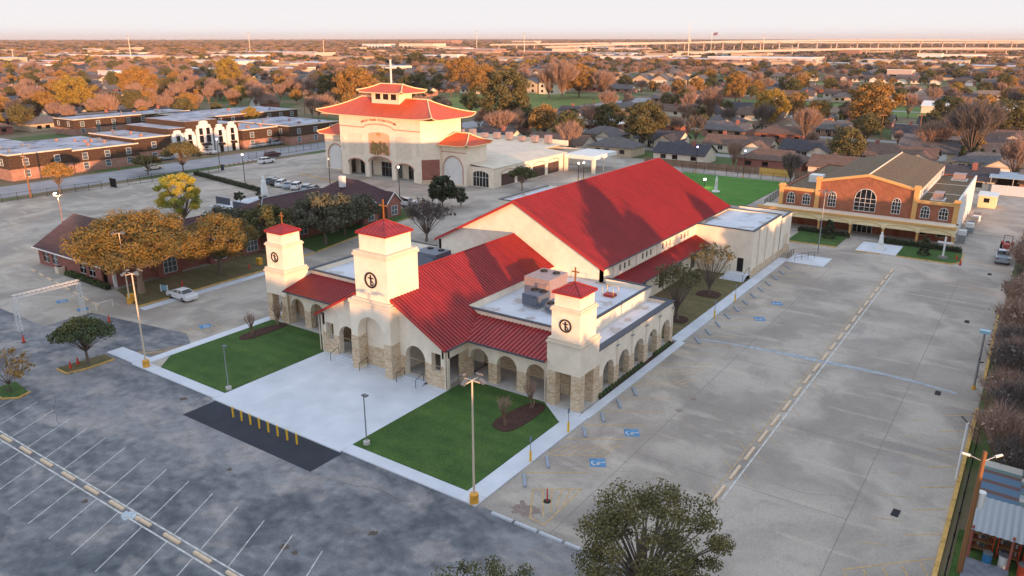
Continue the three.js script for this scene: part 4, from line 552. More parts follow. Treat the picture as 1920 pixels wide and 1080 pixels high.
// windows set in a wall: frame proud of the wall, pane inside it, muntins
function windowAt(Q, axis, s0, s1, y0, y1, pos, out, mat = MAT.darkGlass, frame = MAT.white, bars = [1, 1], arch = false) {
  // out = +1: the wall faces +axis normal (towards +u for axis 'v', towards -v for axis 'u')
  const B = (a, b, c, d, p0, p1) => axis === 'u' ? bx(a, b, c, d, Math.min(pos - out * p0, pos - out * p1), Math.max(pos - out * p0, pos - out * p1)) : bx(Math.min(pos + out * p0, pos + out * p1), Math.max(pos + out * p0, pos + out * p1), c, d, a, b);
  const f = 0.07, g = [];
  let pane;
  if (arch) { const r = (s1 - s0) / 2, sp = y1 - r, sh = new THREE.Shape(); sh.moveTo(s0, y0); sh.lineTo(s1, y0); sh.lineTo(s1, sp); sh.absarc((s0 + s1) / 2, sp, r, 0, Math.PI, false); sh.lineTo(s0, y0); const e = new THREE.ExtrudeGeometry(sh, { depth: 0.03, bevelEnabled: false, curveSegments: 10 }); if (axis === 'u') e.translate(0, 0, -pos + (out > 0 ? 0.005 : -0.035)); else { e.rotateY(Math.PI / 2); e.translate(pos + (out > 0 ? 0.005 : -0.035), 0, 0); } pane = e;
    for (let i = 0; i < 10; i++) { const a = Math.PI * i / 10, b = Math.PI * (i + 1) / 10, c = (s0 + s1) / 2, p = t => [c + r * Math.cos(t), sp + r * Math.sin(t)], [x0, h0] = p(a), [x1, h1] = p(b); g.push(axis === 'u' ? bar([x0, h0, pos - out * 0.06], [x1, h1, pos - out * 0.06], 0.05) : bar([pos + out * 0.06, h0, x0], [pos + out * 0.06, h1, x1], 0.05)); }
    g.push(B(s0 - f, s0, y0, sp, 0.02, 0.1), B(s1, s1 + f, y0, sp, 0.02, 0.1), B(s0 - f, s1 + f, y0 - f, y0, 0.02, 0.12));
  } else { pane = B(s0, s1, y0, y1, 0.005, 0.035); g.push(B(s0 - f, s0, y0, y1, 0.02, 0.1), B(s1, s1 + f, y0, y1, 0.02, 0.1), B(s0 - f, s1 + f, y0 - f, y0, 0.02, 0.12), B(s0 - f, s1 + f, y1, y1 + f, 0.02, 0.1)); }
  for (let i = 1; i <= bars[0]; i++) { const s = s0 + (s1 - s0) * i / (bars[0] + 1); g.push(B(s - 0.03, s + 0.03, y0, arch ? y1 - 0.1 : y1, 0.036, 0.07)); }
  for (let i = 1; i <= bars[1]; i++) { const y = y0 + ((arch ? y1 - (s1 - s0) / 2 : y1) - y0) * i / (bars[1] + (arch ? 0 : 1)); g.push(B(s0, s1, y - 0.03, y + 0.03, 0.037, 0.072)); }
  const w = Q('window', pane, mat); const fr = Q('window_frame', g, frame, w); return w;
}
const shingle = (c, s) => M({ roughness: 0.95, map: tex(256, 256, (x, y) => { const row = Math.floor(y * 28), t = hash(Math.floor(x * 14 + (row % 2) * 0.5), row, s), n = fbm(x * 8, y * 8, 8, s, 4), e = (y * 28 - row) < 0.16 ? 0.86 : 1; return c.map(q => Math.min(255, q * e * (0.78 + 0.2 * t + 0.3 * n))); }, 5, 5) });
const roofOlive = shingle([104, 88, 66], 201), roofPlum = shingle([74, 52, 54], 202), roofGrey = shingle([98, 94, 94], 203), roofBrown = shingle([104, 84, 74], 204), roofDark = shingle([64, 64, 70], 205), roofTan = shingle([134, 114, 98], 206);
const orangeTrim = M({ map: mottled([214, 166, 104], 0.06, 4, 207) }), creamTrim = M({ map: mottled([240, 220, 174], 0.05, 4, 208) });
// --- brick church with ochre piers ---
{
  const b = thing('brick_church', 'orange brick church with ochre piers, arched windows and cream colonnade', 'church', -25.3, 147), Q = partOf(b);
  const oc = -25.3, ops = (...l) => l;
  Q('gable_wall', wall('u', [[-33.4, 0], [-17.2, 0], [-17.2, 8.6], [oc, 10.2], [-33.4, 8.6]], 147, 0.4), MAT.brickOrange);
  Q('wing_wall', wall('u', slab(-40, -33.4, 0, 6.7), 147.05, 0.35), MAT.brickOrange); Q('wing_wall', wall('u', slab(-17.2, -11, 0, 6.7), 147.05, 0.35), MAT.brickOrange);
  Q('side_wall', wall('v', slab(147.4, 181, 0, 6.7), -11, 0.3), MAT.white); Q('side_wall', bx(-40, -39.7, 0, 6.7, 147.4, 181), MAT.brickOrange);
  Q('rear_wall', bx(-40, -11, 0, 6.7, 180.7, 181), MAT.brickOrange);
  for (const u of [-40, -33.5, -17.3, -11]) { const tp = u < -34 || u > -12 ? 7.3 : 9.1; const p = Q('pier', bx(u - 0.38, u + 0.38, 3.3, tp - 0.3, 146.7, 147.6), orangeTrim); Q('pier_cap', [bx(u - 0.55, u + 0.55, tp - 0.3, tp - 0.1, 146.55, 147.75), bx(u - 0.45, u + 0.45, tp - 0.1, tp + 0.15, 146.65, 147.65)], orangeTrim, p); }
  Q('cornice', bx(-39.6, -33.9, 6.35, 6.85, 146.88, 147.5), orangeTrim); Q('cornice', bx(-16.9, -11.4, 6.35, 6.85, 146.88, 147.5), orangeTrim);
  Q('gable_cornice', [deck([[-33.1, 8.86, 146.8], [oc, 10.5, 146.8], [oc, 10.5, 147.5], [-33.1, 8.86, 147.5]], 0.42), deck([[oc, 10.5, 146.8], [-17.7, 8.86, 146.8], [-17.7, 8.86, 147.5], [oc, 10.5, 147.5]], 0.42)], orangeTrim);
  Q('main_roof', [deck([[oc, 10.4, 147.5], [-16.9, 8.55, 147.5], [-16.9, 8.55, 181], [oc, 10.4, 181]], 0.15)], roofOlive); Q('main_roof', [deck([[-33.7, 8.55, 147.5], [oc, 10.4, 147.5], [oc, 10.4, 181], [-33.7, 8.55, 181]], 0.15)], roofOlive);
  Q('ridge_cap', bar([oc, 10.42, 147.5], [oc, 10.42, 181], 0.14), MAT.stuccoTrim);
  Q('clerestory_wall', bx(-17.2, -17, 6.4, 8.5, 147.5, 181), MAT.white); Q('clerestory_wall', bx(-33.6, -33.4, 6.4, 8.5, 147.5, 181), MAT.white); for (let k = 0; k < 12; k++) windowAt(Q, 'v', 149 + k * 2.7, 150.5 + k * 2.7, 7.1, 8.1, -17, 1, MAT.darkGlass, MAT.white, [0, 0]);
  Q('wing_roof', bx(-17.0, -11.3, 6.3, 6.45, 147.4, 180.7), roofOlive); Q('wing_roof', bx(-39.7, -33.6, 6.3, 6.45, 147.4, 180.7), roofOlive); for (const v of [158, 169]) Q('roof_seam', bx(-17, -11.3, 6.45, 6.52, v, v + 0.25), MAT.stuccoTrim);
  Q('parapet', bx(-11.28, -10.98, 6.7, 6.9, 147.4, 181), MAT.white);
  for (const [c, w] of [[-38.2, 1.3], [-35.4, 1.3], [-15.6, 1.3], [-12.8, 1.3]]) windowAt(Q, 'u', c - w / 2, c + w / 2, 3.95, 5.95, 147.05, 1, MAT.darkGlass, MAT.white, [2, 2], true);
  for (const c of [-30.9, -20.2]) windowAt(Q, 'u', c - 0.65, c + 0.65, 4.1, 6.8, 147, 1, MAT.darkGlass, MAT.white, [2, 3], true);
  windowAt(Q, 'u', oc - 1.75, oc + 1.75, 3.95, 7.9, 147, 1, MAT.darkGlass, MAT.white, [3, 3], true);
  // colonnade
  Q('colonnade_roof', bx(-42.5, -10.3, 3.35, 3.5, 141.9, 147), MAT.stuccoTrim); Q('fascia_cap', bx(-42.7, -10.1, 3.5, 3.9, 141.7, 142.2), orangeTrim);
  const bays = []; for (let k = 0; k < 6; k++) bays.push([-42.2 + k * 5.3 + 0.3, -42.2 + (k + 1) * 5.3 - 0.3]);
  Q('fascia', wall('u', slab(-42.5, -10.3, 2.5, 3.5), 141.85, 0.3), creamTrim); Q('fascia', wall('v', slab(142.15, 147, 2.5, 3.5), -10.3, 0.3), creamTrim);
  for (const [a, c] of bays) { const g = []; for (let i = 0; i < 8; i++) { const t0 = Math.PI * i / 8, t1 = Math.PI * (i + 1) / 8, m = (a + c) / 2, rx = (c - a) / 2, p = t => [m + rx * Math.cos(t), 2.62 + 0.55 * Math.sin(t), 141.83]; g.push(bar(p(t0), p(t1), 0.05, 0.05, 4)); } Q('arch_moulding', g, orangeTrim); }
  for (let k = 0; k < 7; k++) { const u = -42.2 + k * 5.3, p = Q('column', cyl(u, 142.2, 0.5, 2.5, 0.2, 0.2, 10), orangeTrim); Q('column_base', bx(u - 0.32, u + 0.32, 0, 0.5, 141.88, 142.52), creamTrim, p); Q('column_capital', bx(u - 0.3, u + 0.3, 2.3, 2.5, 141.9, 142.5), creamTrim, p); }
  Q('porch_floor', bx(-42.5, -10.3, 0, 0.12, 141.9, 147), kerbMat);
  const dr = Q('entrance_doors', bx(-26.8, -23.6, 0.12, 2.6, 146.9, 146.98), MAT.darkGlass); Q('door_frame', [-26.85, -26.05, -25.25, -24.4, -23.6].map(u => bx(u, u + 0.09, 0.12, 2.65, 146.84, 146.93)).concat([bx(-26.85, -23.5, 2.05, 2.13, 146.85, 146.92)]), MAT.white, dr);
  for (const u of [-35.9, -30.8, -19.6]) Q('side_door', bx(u - 0.5, u + 0.5, 0.12, 2.3, 146.92, 147), M({ color: 0x8a4a2c })); for (const u of [-15.6, -12.6]) windowAt(Q, 'u', u - 0.7, u + 0.7, 1.0, 2.1, 147.05, 1, MAT.darkGlass, creamTrim, [0, 1]);
  const wt = [[-14.4, 152, 1.6, 2.6], [-13.6, 176, 2.2, 2.2]]; for (const [u, v, w, d] of wt) { const o = thing('rooftop_unit', v < 160 ? 'pink lit rooftop unit on the brick church wing' : 'rooftop unit at the back of the brick church wing', 'air conditioner', u, v, 6.45); mesh('cabinet', bx(-w / 2, w / 2, 0.15, 1.3, -d / 2, d / 2), rtuGrey, o); mesh('curb', bx(-w / 2 - 0.3, w / 2 + 0.3, 0, 0.15, -d / 2 - 0.3, d / 2 + 0.3), MAT.white, o); mesh('grille', bx(w / 2, w / 2 + 0.03, 0.3, 1.2, -d * 0.4, d * 0.4), MAT.black, o); }
  { const o = thing('rooftop_unit', 'pale rooftop box on the far wing of the brick church', 'air conditioner', -36.5, 158, 6.45); mesh('cabinet', bx(-1.2, 1.2, 0.1, 1.4, -1.3, 1.3), MAT.white, o); mesh('curb', bx(-1.4, 1.4, 0, 0.1, -1.5, 1.5), MAT.galv, o); }
  const st = thing('statue', 'white standing statue on a stepped plinth before the brick church', 'statue', -20.1, 135.9, 0.12); const lath = new THREE.LatheGeometry([[0.0, 0.9], [0.42, 0.9], [0.40, 1.2], [0.33, 1.7], [0.28, 2.1], [0.30, 2.35], [0.16, 2.55], [0.14, 2.62], [0.17, 2.72], [0.15, 2.88], [0, 2.96]].map(p => new THREE.Vector2(...p)), 14); mesh('figure', [lath, bar([-0.25, 2.2, 0.15], [-0.12, 1.75, 0.34], 0.09, 0.07), bar([0.25, 2.2, 0.15], [0.12, 1.75, 0.34], 0.09, 0.07)].map(g => clean(g.index ? g.toNonIndexed() : g)), MAT.white, st); mesh('plinth', [bx(-0.55, 0.55, 0, 0.9, -0.55, 0.55), bx(-0.75, 0.75, 0, 0.3, -0.75, 0.75)], MAT.white, st);
  const cr = thing('standing_cross', 'plain white cross standing in the small lawn', 'cross', -10.9, 136, 0.12); mesh('shaft', bx(-0.13, 0.13, 0.3, 3.4, -0.13, 0.13), MAT.white, cr); mesh('arm', [bx(-1.05, -0.13, 2.35, 2.6, -0.12, 0.12), bx(0.13, 1.05, 2.35, 2.6, -0.12, 0.12)], MAT.white, cr); mesh('rock_base', cyl(0, 0, 0, 0.3, 0.8, 0.6, 9), M({ color: lin(0.2, 0.18, 0.16) }), cr);
}
// --- pagoda-roofed church ---
const font = await new FontLoader().loadAsync('fonts/droid/droid_sans_bold.typeface.json');
{
  const b = thing('pagoda_church', 'cream church with curved red pagoda roofs and a white roof cross', 'church', -135.1, 138), Q = partOf(b), c = -135.1;
  const wallM = M({ map: mottled([240, 226, 204], 0.04, 6, 221) }), lineM = M({ color: lin(0.55, 0.30, 0.22) }), tileM = M({ roughness: 0.6, map: tex(256, 256, (x, y) => { const k = 0.86 + 0.14 * Math.abs(Math.sin(x * 40 * Math.PI)); const n = 0.92 + 0.16 * fbm(x * 8, y * 8, 8, 223); return [216 * k * n, 88 * k * n, 50 * k * n].map(q => Math.min(255, q)); }, 6, 6) }), ridgeM = M({ map: mottled([244, 214, 164], 0.05, 3, 224) }), panelM = M({ map: mottled([228, 214, 192], 0.07, 3, 225) });
  const foot = (o) => [[-151.5 - o, 141.2 - o], [-148.6, 138 - o], [-121.6, 138 - o], [-118.7 + o, 141.2 - o], [-118.7 + o, 150 + o], [-151.5 - o, 150 + o]];
  // front wall with three arched entrances
  Q('front_wall', wall('u', slab(-148.6, -121.6, 0, 15.3), 138, 0.8, [lowArch(-146.1, -140.4, 0.01, 3.1, 4.3), lowArch(-138.9, -131.3, 0.01, 3.9, 5.4), lowArch(-129.9, -124.2, 0.01, 3.1, 4.3)]), wallM);
  for (const s of [-1, 1]) { const a = [c + s * 13.5, 138], d = [c + s * 16.4, 141.2], pts = s > 0 ? [[a[0], a[1]], [d[0], d[1]], [d[0] - 0.5, d[1] + 0.5], [a[0] - 0.5, a[1] + 0.5]] : [[d[0], d[1]], [a[0], a[1]], [a[0] + 0.5, a[1] + 0.5], [d[0] + 0.5, d[1] + 0.5]]; Q('corner_wall', prism(pts, 0, 15.3), wallM); const off = 0.06, q = [a, d].map(([u, v]) => [u + s * off * 0.7, v - off]), r = [a, d]; Q('brick_panel', prism(s > 0 ? [q[0], q[1], r[1], r[0]] : [q[1], q[0], r[0], r[1]], 1.0, 5.8), MAT.brickRed); Q('stone_plinth', prism(s > 0 ? [[q[0][0], q[0][1] - 0.25], [q[1][0] + 0.25, q[1][1]], r[1], r[0]] : [[q[1][0] - 0.25, q[1][1]], [q[0][0], q[0][1] - 0.25], r[0], r[1]], 0, 0.9), MAT.stone); Q('side_wall', bx(Math.min(c + s * 16, c + s * 16.4), Math.max(c + s * 16, c + s * 16.4), 0, 15.3, 141.2, 150), wallM); }
  Q('rear_wall', bx(-151.5, -118.7, 0, 15.3, 149.6, 150), wallM); Q('entry_recess', bx(-147.5, -122.7, 0.05, 6, 141.6, 141.9), wallM); Q('entry_floor', bx(-148, -122.2, 0, 0.06, 138, 141.6), kerbMat); Q('entry_ceiling', bx(-148, -122.2, 5.6, 5.8, 138.8, 141.6), wallM);
  for (const [a, d] of [[-145.4, -141.2], [-138, -134.4], [-132.6, -131.2], [-128.9, -125.8]]) { const g = Q('glass_doors', bx(a, d, 0.06, 3.6, 141.5, 141.58), MAT.darkGlass); Q('door_frame', [0, 1, 2, 3].map(k => bx(a + (d - a) * k / 3 - 0.05, a + (d - a) * k / 3 + 0.05, 0.06, 3.6, 141.42, 141.5)).concat(bx(a, d, 2.3, 2.4, 141.42, 141.5)), MAT.galv, g); }
  Q('string_course', bx(-148.5, -140, 12.2, 12.45, 137.9, 138), lineM); Q('string_course', bx(-130.2, -121.7, 12.2, 12.45, 137.9, 138), lineM);
  { const g = []; for (let i = 0; i < 12; i++) { const p = t => [c + 4.9 * Math.cos(t), 12.35 + 1.0 * Math.sin(t), 137.93]; g.push(bar(p(Math.PI * i / 12), p(Math.PI * (i + 1) / 12), 0.12, 0.12, 5)); } Q('arch_moulding', g, lineM); }
  for (const [a, d, t] of [[-146.1, -140.4, [3.1, 4.3]], [-138.9, -131.3, [3.9, 5.4]], [-129.9, -124.2, [3.1, 4.3]]]) { const g = [], m = (a + d) / 2, r = (d - a) / 2; for (let i = 0; i < 12; i++) { const p = q => [m + (r + 0.15) * Math.cos(q), t[0] + (t[1] - t[0] + 0.15) * Math.sin(q), 137.95]; g.push(bar(p(Math.PI * i / 12), p(Math.PI * (i + 1) / 12), 0.16, 0.16, 5)); } Q('arch_moulding', g, lineM); }
  for (const [a, d] of [[-145.6, -140.5], [-129.6, -124.5]]) { const p = Q('wall_panel', bx(a, d, 5.5, 10.7, 137.94, 138), panelM); const g = []; for (let i = 1; i < 8; i++) g.push(bx(a + (d - a) * i / 8 - 0.02, a + (d - a) * i / 8 + 0.02, 5.5, 10.7, 137.92, 137.94)); for (let i = 1; i < 8; i++) g.push(bx(a, d, 5.5 + 5.2 * i / 8 - 0.02, 5.5 + 5.2 * i / 8 + 0.02, 137.915, 137.935)); Q('panel_grid', g, wallM, p); }
  for (const u of [-147.6, -122.6]) Q('narrow_panel', bx(u - 0.45, u + 0.45, 6.4, 9.6, 137.94, 138), panelM);
  // gilded relief over the middle door: pink field with a crowd of small modelled figures
  { const sh = new THREE.Shape(); sh.moveTo(-138.6, 6.0); sh.lineTo(-131.6, 6.0); sh.lineTo(-131.6, 10.9); sh.quadraticCurveTo(c, 12.0, -138.6, 10.9); const e = new THREE.ExtrudeGeometry(sh, { depth: 0.05, bevelEnabled: false }); e.translate(0, 0, -137.98); const m = Q('relief_field', e, M({ map: mottled([236, 178, 142], 0.05, 3, 226) })); const f = rng(77), g = []; for (let k = 0; k < 60; k++) { const u = rr(-138.2, -132, f), y = rr(6.2, 8.9 - Math.abs(u - c) * 0.1, f), h = rr(0.7, 1.2, f), bd = new THREE.CapsuleGeometry(rr(0.13, 0.22, f), h * 0.55, 3, 7); bd.scale(1, 1, 0.5); bd.rotateZ(rr(-0.25, 0.25, f)); bd.translate(u, y, -137.85); g.push(bd); const hd = new THREE.SphereGeometry(0.13, 7, 6); hd.translate(u, y + h * 0.55, -137.83); g.push(hd); } const cr = new THREE.TorusGeometry(0.55, 0.12, 6, 14, Math.PI); cr.translate(c, 10.6, -137.9); g.push(cr, bar([c, 10.0, 137.9], [c, 11.3, 137.9], 0.07)); Q('gilded_figures', g.map(x => clean(x.index ? x.toNonIndexed() : x)), M({ color: lin(0.36, 0.24, 0.075), roughness: 0.45, metalness: 0.35 }), m); }
  // lettering on the arch
  { const txt = 'ĐỀN CÁC THÁNH TỬ ĐẠO VIỆT NAM', plain = 'DEN CAC THANH TU DAO VIET NAM', g = []; let n = 0; const use = [...txt].every(ch => ch === ' ' || font.data.glyphs[ch]) ? txt : plain; const W = [...use].map(ch => ch === ' ' ? 0.6 : 1), tot = W.reduce((a, d) => a + d, 0); let acc = 0; [...use].forEach((ch, i) => { const t = (acc + W[i] / 2) / tot; acc += W[i]; if (ch === ' ') return; const a = Math.PI * (0.86 - 0.72 * t), tg = new TextGeometry(ch, { font, size: 0.52, depth: 0.05, curveSegments: 3 }); tg.computeBoundingBox(); tg.translate(-(tg.boundingBox.max.x) / 2, 0, 0); tg.rotateZ((a - Math.PI / 2) * 0.32); tg.translate(c + 6.2 * Math.cos(a) , 13.0 + 1.35 * Math.sin(a) - 0.25, -137.98); g.push(tg); }); Q('lettering', g.map(x => clean(x.index ? x.toNonIndexed() : x)), M({ color: lin(0.45, 0.16, 0.09) })); }
  // curved pagoda roof: eaves sweep up to the corners
  function pagodaRoof(u0, u1, v0, v1, y0, y1, inset, lift, par, name) {
    const cu = (u0 + u1) / 2, cv = (v0 + v1) / 2, hu = (u1 - u0) / 2, hv = (v1 - v0) / 2, N = 16, K = 6, g = [], hips = [], eaves = [];
    const ring = (k) => { const t = k / K, e = Math.pow(t, 0.62), pts = []; for (let s = 0; s < 4; s++) for (let i = 0; i < N; i++) { const q = i / N * 2 - 1, su = [q, 1, -q, -1][s], sv = [-1, q, 1, -q][s], d = Math.pow(Math.abs(q), 7); const fu = hu - inset * t, fv = hv - (hv - 0.05) * t; pts.push([cu + su * fu, y0 + (y1 - y0) * (0.72 * t + 0.28 * t * t) + lift * d * Math.pow(1 - t, 2), cv + sv * fv]); } return pts; };
    const rings = []; for (let k = 0; k <= K; k++) rings.push(ring(k));
    const pos = [], idx = [], uv = []; rings.forEach((r, k) => r.forEach(p => { pos.push(p[0], p[1], -p[2]); uv.push(p[0] + p[2], k * 1.2); })); const n = 4 * N; for (let k = 0; k < K; k++) for (let i = 0; i < n; i++) { const a = k * n + i, d = k * n + (i + 1) % n; idx.push(a, d, d + n, a, d + n, a + n); }
    const tg = new THREE.BufferGeometry(); tg.setAttribute('position', new THREE.Float32BufferAttribute(pos, 3)); tg.setAttribute('uv', new THREE.Float32BufferAttribute(uv, 2)); tg.setIndex(idx); const fl = tg.toNonIndexed(); fl.computeVertexNormals();
    const roof = Q(name, fl, tileM, par); for (let i = 0; i < n; i++) { const p = rings[0][i], q = rings[0][(i + 1) % n]; eaves.push(bar([p[0], p[1] - 0.1, p[2]], [q[0], q[1] - 0.1, q[2]], 0.11, 0.11, 5)); } for (let s = 0; s < 4; s++) for (let k = 0; k < K; k++) { const p = rings[k][s * N], q = rings[k + 1][s * N]; hips.push(bar([p[0], p[1] + 0.08, p[2]], [q[0], q[1] + 0.08, q[2]], 0.15, 0.14, 5)); } hips.push(bar([cu - hu + inset, y1 + 0.05, cv], [cu + hu - inset, y1 + 0.05, cv], 0.17, 0.17, 6));
    Q('eave_trim', eaves, ridgeM, roof); Q('ridge_trim', hips, ridgeM, roof); const sof = [[u0, v0], [u1, v0], [u1, v1], [u0, v1]]; Q('soffit', prism(sof.map(([u, v]) => [cu + (u - cu) * 0.95, cv + (v - cv) * 0.93]), y0 - 0.25, y0 - 0.1), ridgeM, roof); return roof;
  }
  pagodaRoof(-154.2, -116.0, 135.6, 152.2, 15.35, 19.2, 8.2, 0.75, b, 'main_roof');
  Q('cupola_wall', wall('u', slab(-140.4, -131.2, 17.6, 20.7), 141.6, 0.4, [0, 1, 2].map(k => rectHole(-139.4 + k * 2.6, -137.4 + k * 2.6, 18.9, 20.3))), wallM); Q('cupola_wall', [bx(-131.6, -131.2, 17.6, 20.7, 142, 146.5), bx(-140.4, -140, 17.6, 20.7, 142, 146.5), bx(-140.4, -131.2, 17.6, 20.7, 146.2, 146.5)], wallM); for (let k = 0; k < 3; k++) Q('cupola_window', bx(-139.4 + k * 2.6, -137.4 + k * 2.6, 18.9, 20.3, 141.85, 141.9), MAT.bronze);
  pagodaRoof(-143.2, -128.4, 139.4, 148.7, 20.7, 22.5, 3.8, 0.4, b, 'cupola_roof');
  Q('roof_cross', [bx(-136.0, -135.7, 22.4, 28.3, 143.9, 144.2), bx(-137.6, -136.0, 26.2, 26.5, 143.92, 144.18), bx(-135.7, -134.1, 26.2, 26.5, 143.92, 144.18)], MAT.white);
  for (const s of [1, -1]) { const m = c + s * 19.8, a = m - 4, d = m + 4; Q('bay_wall', wall('u', slab(a, d, 0, 9.3), 142, 0.4, [archHole(m - 2.9, m + 2.9, 0.3, 6.7)]), wallM); Q('bay_infill', bx(m - 2.9, m + 2.9, 0.3, 6.6, 142.2, 142.3), MAT.white); Q('bay_wall', bx(a, a + 0.4, 0, 9.3, 142.4, 150), wallM); Q('bay_wall', bx(d - 0.4, d, 0, 9.3, 142.4, 150), wallM); const g = []; for (let i = 0; i < 12; i++) { const p = t => [m + 3.0 * Math.cos(t), 3.8 + 3.0 * Math.sin(t), 141.95]; g.push(bar(p(Math.PI * i / 12), p(Math.PI * (i + 1) / 12), 0.14, 0.14, 5)); } for (const e of [-3, 3]) g.push(bar([m + e, 0.3, 141.95], [m + e, 3.8, 141.95], 0.14, 0.14, 5)); Q('arch_moulding', g, lineM); Q('string_course', bx(a, d, 7.6, 7.8, 141.92, 142), lineM); pagodaRoof(m - 5.2, m + 5.2, 140.6, 151, 9.4, 11.8, 3.2, 0.5, b, 'bay_roof'); }
  // low wing with roller doors
  Q('wing_wall', wall('u', slab(-111.3, -104.5, 0, 4.6), 143.5, 0.3, [lowArch(-110.6, -106.0, 0.05, 2.9, 3.7)]), wallM); const gl = Q('arched_glass', bx(-110.6, -106, 0.05, 3.7, 143.7, 143.75), MAT.darkGlass); Q('glass_bars', [0, 1, 2, 3, 4, 5].map(k => bx(-110.6 + k * 0.92 - 0.04, -110.6 + k * 0.92 + 0.04, 0.05, 3.6, 143.62, 143.7)).concat([bx(-110.6, -106, 2.2, 2.28, 143.62, 143.69)]), MAT.white, gl);
  const gd = [[146.5, 152.2], [153.2, 158.9], [160, 165.8], [167, 172.6]]; Q('wing_side_wall', wall('v', slab(143.8, 176, 0, 4.6), -104.5, 0.3, gd.map(([a, d]) => rectHole(a, d, 0.05, 2.9))), wallM);
  for (const [a, d] of gd) { const r = Q('roller_door', bx(-104.75, -104.68, 0.05, 2.9, a, d), M({ color: lin(0.105, 0.062, 0.048) })); Q('door_slats', Array.from({ length: 9 }, (_, i) => bx(-104.68, -104.655, 0.25 + i * 0.29, 0.29 + i * 0.29, a, d)), M({ color: lin(0.08, 0.048, 0.04) }), r); const g = []; for (let i = 0; i < 10; i++) { const p = t => [-104.46, 2.95 + 0.9 * Math.sin(t), (a + d) / 2 + (d - a) / 2 * Math.cos(t)]; g.push(bar(p(Math.PI * i / 10), p(Math.PI * (i + 1) / 10), 0.09, 0.09, 4)); } Q('arch_moulding', g, lineM); }
  Q('wing_roof', [deck([[-111.3, 5.2, 143.4], [-104.3, 4.65, 143.4], [-104.3, 4.65, 176.3], [-111.3, 5.2, 176.3]], 0.15), deck([[-158, 5.6, 150.2], [-111.3, 5.2, 150.2], [-111.3, 5.2, 186], [-158, 5.6, 186]], 0.15)], M({ map: mottled([216, 204, 184], 0.07, 14, 227) })); Q('rear_hall_wall', [bx(-158, -104.8, 0, 4.4, 185.6, 185.9), bx(-158, -157.7, 0, 4.8, 150.2, 185.6), bx(-111.3, -104.8, 0, 4.4, 176, 176.3)], wallM); Q('parapet', bx(-158, -110, 4.8, 6.2, 186, 186.3), wallM);
  Q('carport_roof', bx(-104, -95, 3.5, 4.5, 174.2, 186.5), MAT.white); [[-95.4, 174.6], [-95.4, 180], [-95.4, 186.1], [-103.6, 174.6]].forEach(([u, v], i) => Q('carport_post', i % 3 ? cyl(u, v, 0, 3.5, 0.12) : bx(u - 0.4, u + 0.4, 0, 3.5, v - 0.35, v + 0.35), wallM));
  for (let k = 0; k < 9; k++) { const o = thing('rooftop_unit', 'grey rooftop unit in the row on the low wing roof', 'air conditioner', -150 + k * 4.4, 183.5, 5.55, 0, 'rooftop units on the pagoda church wing'); mesh('cabinet', bx(-0.8, 0.8, 0.1, 1.3 + (k % 3) * 0.4, -0.8, 0.8), rtuGrey, o); mesh('curb', bx(-0.9, 0.9, 0, 0.1, -0.9, 0.9), MAT.galv, o); }
}
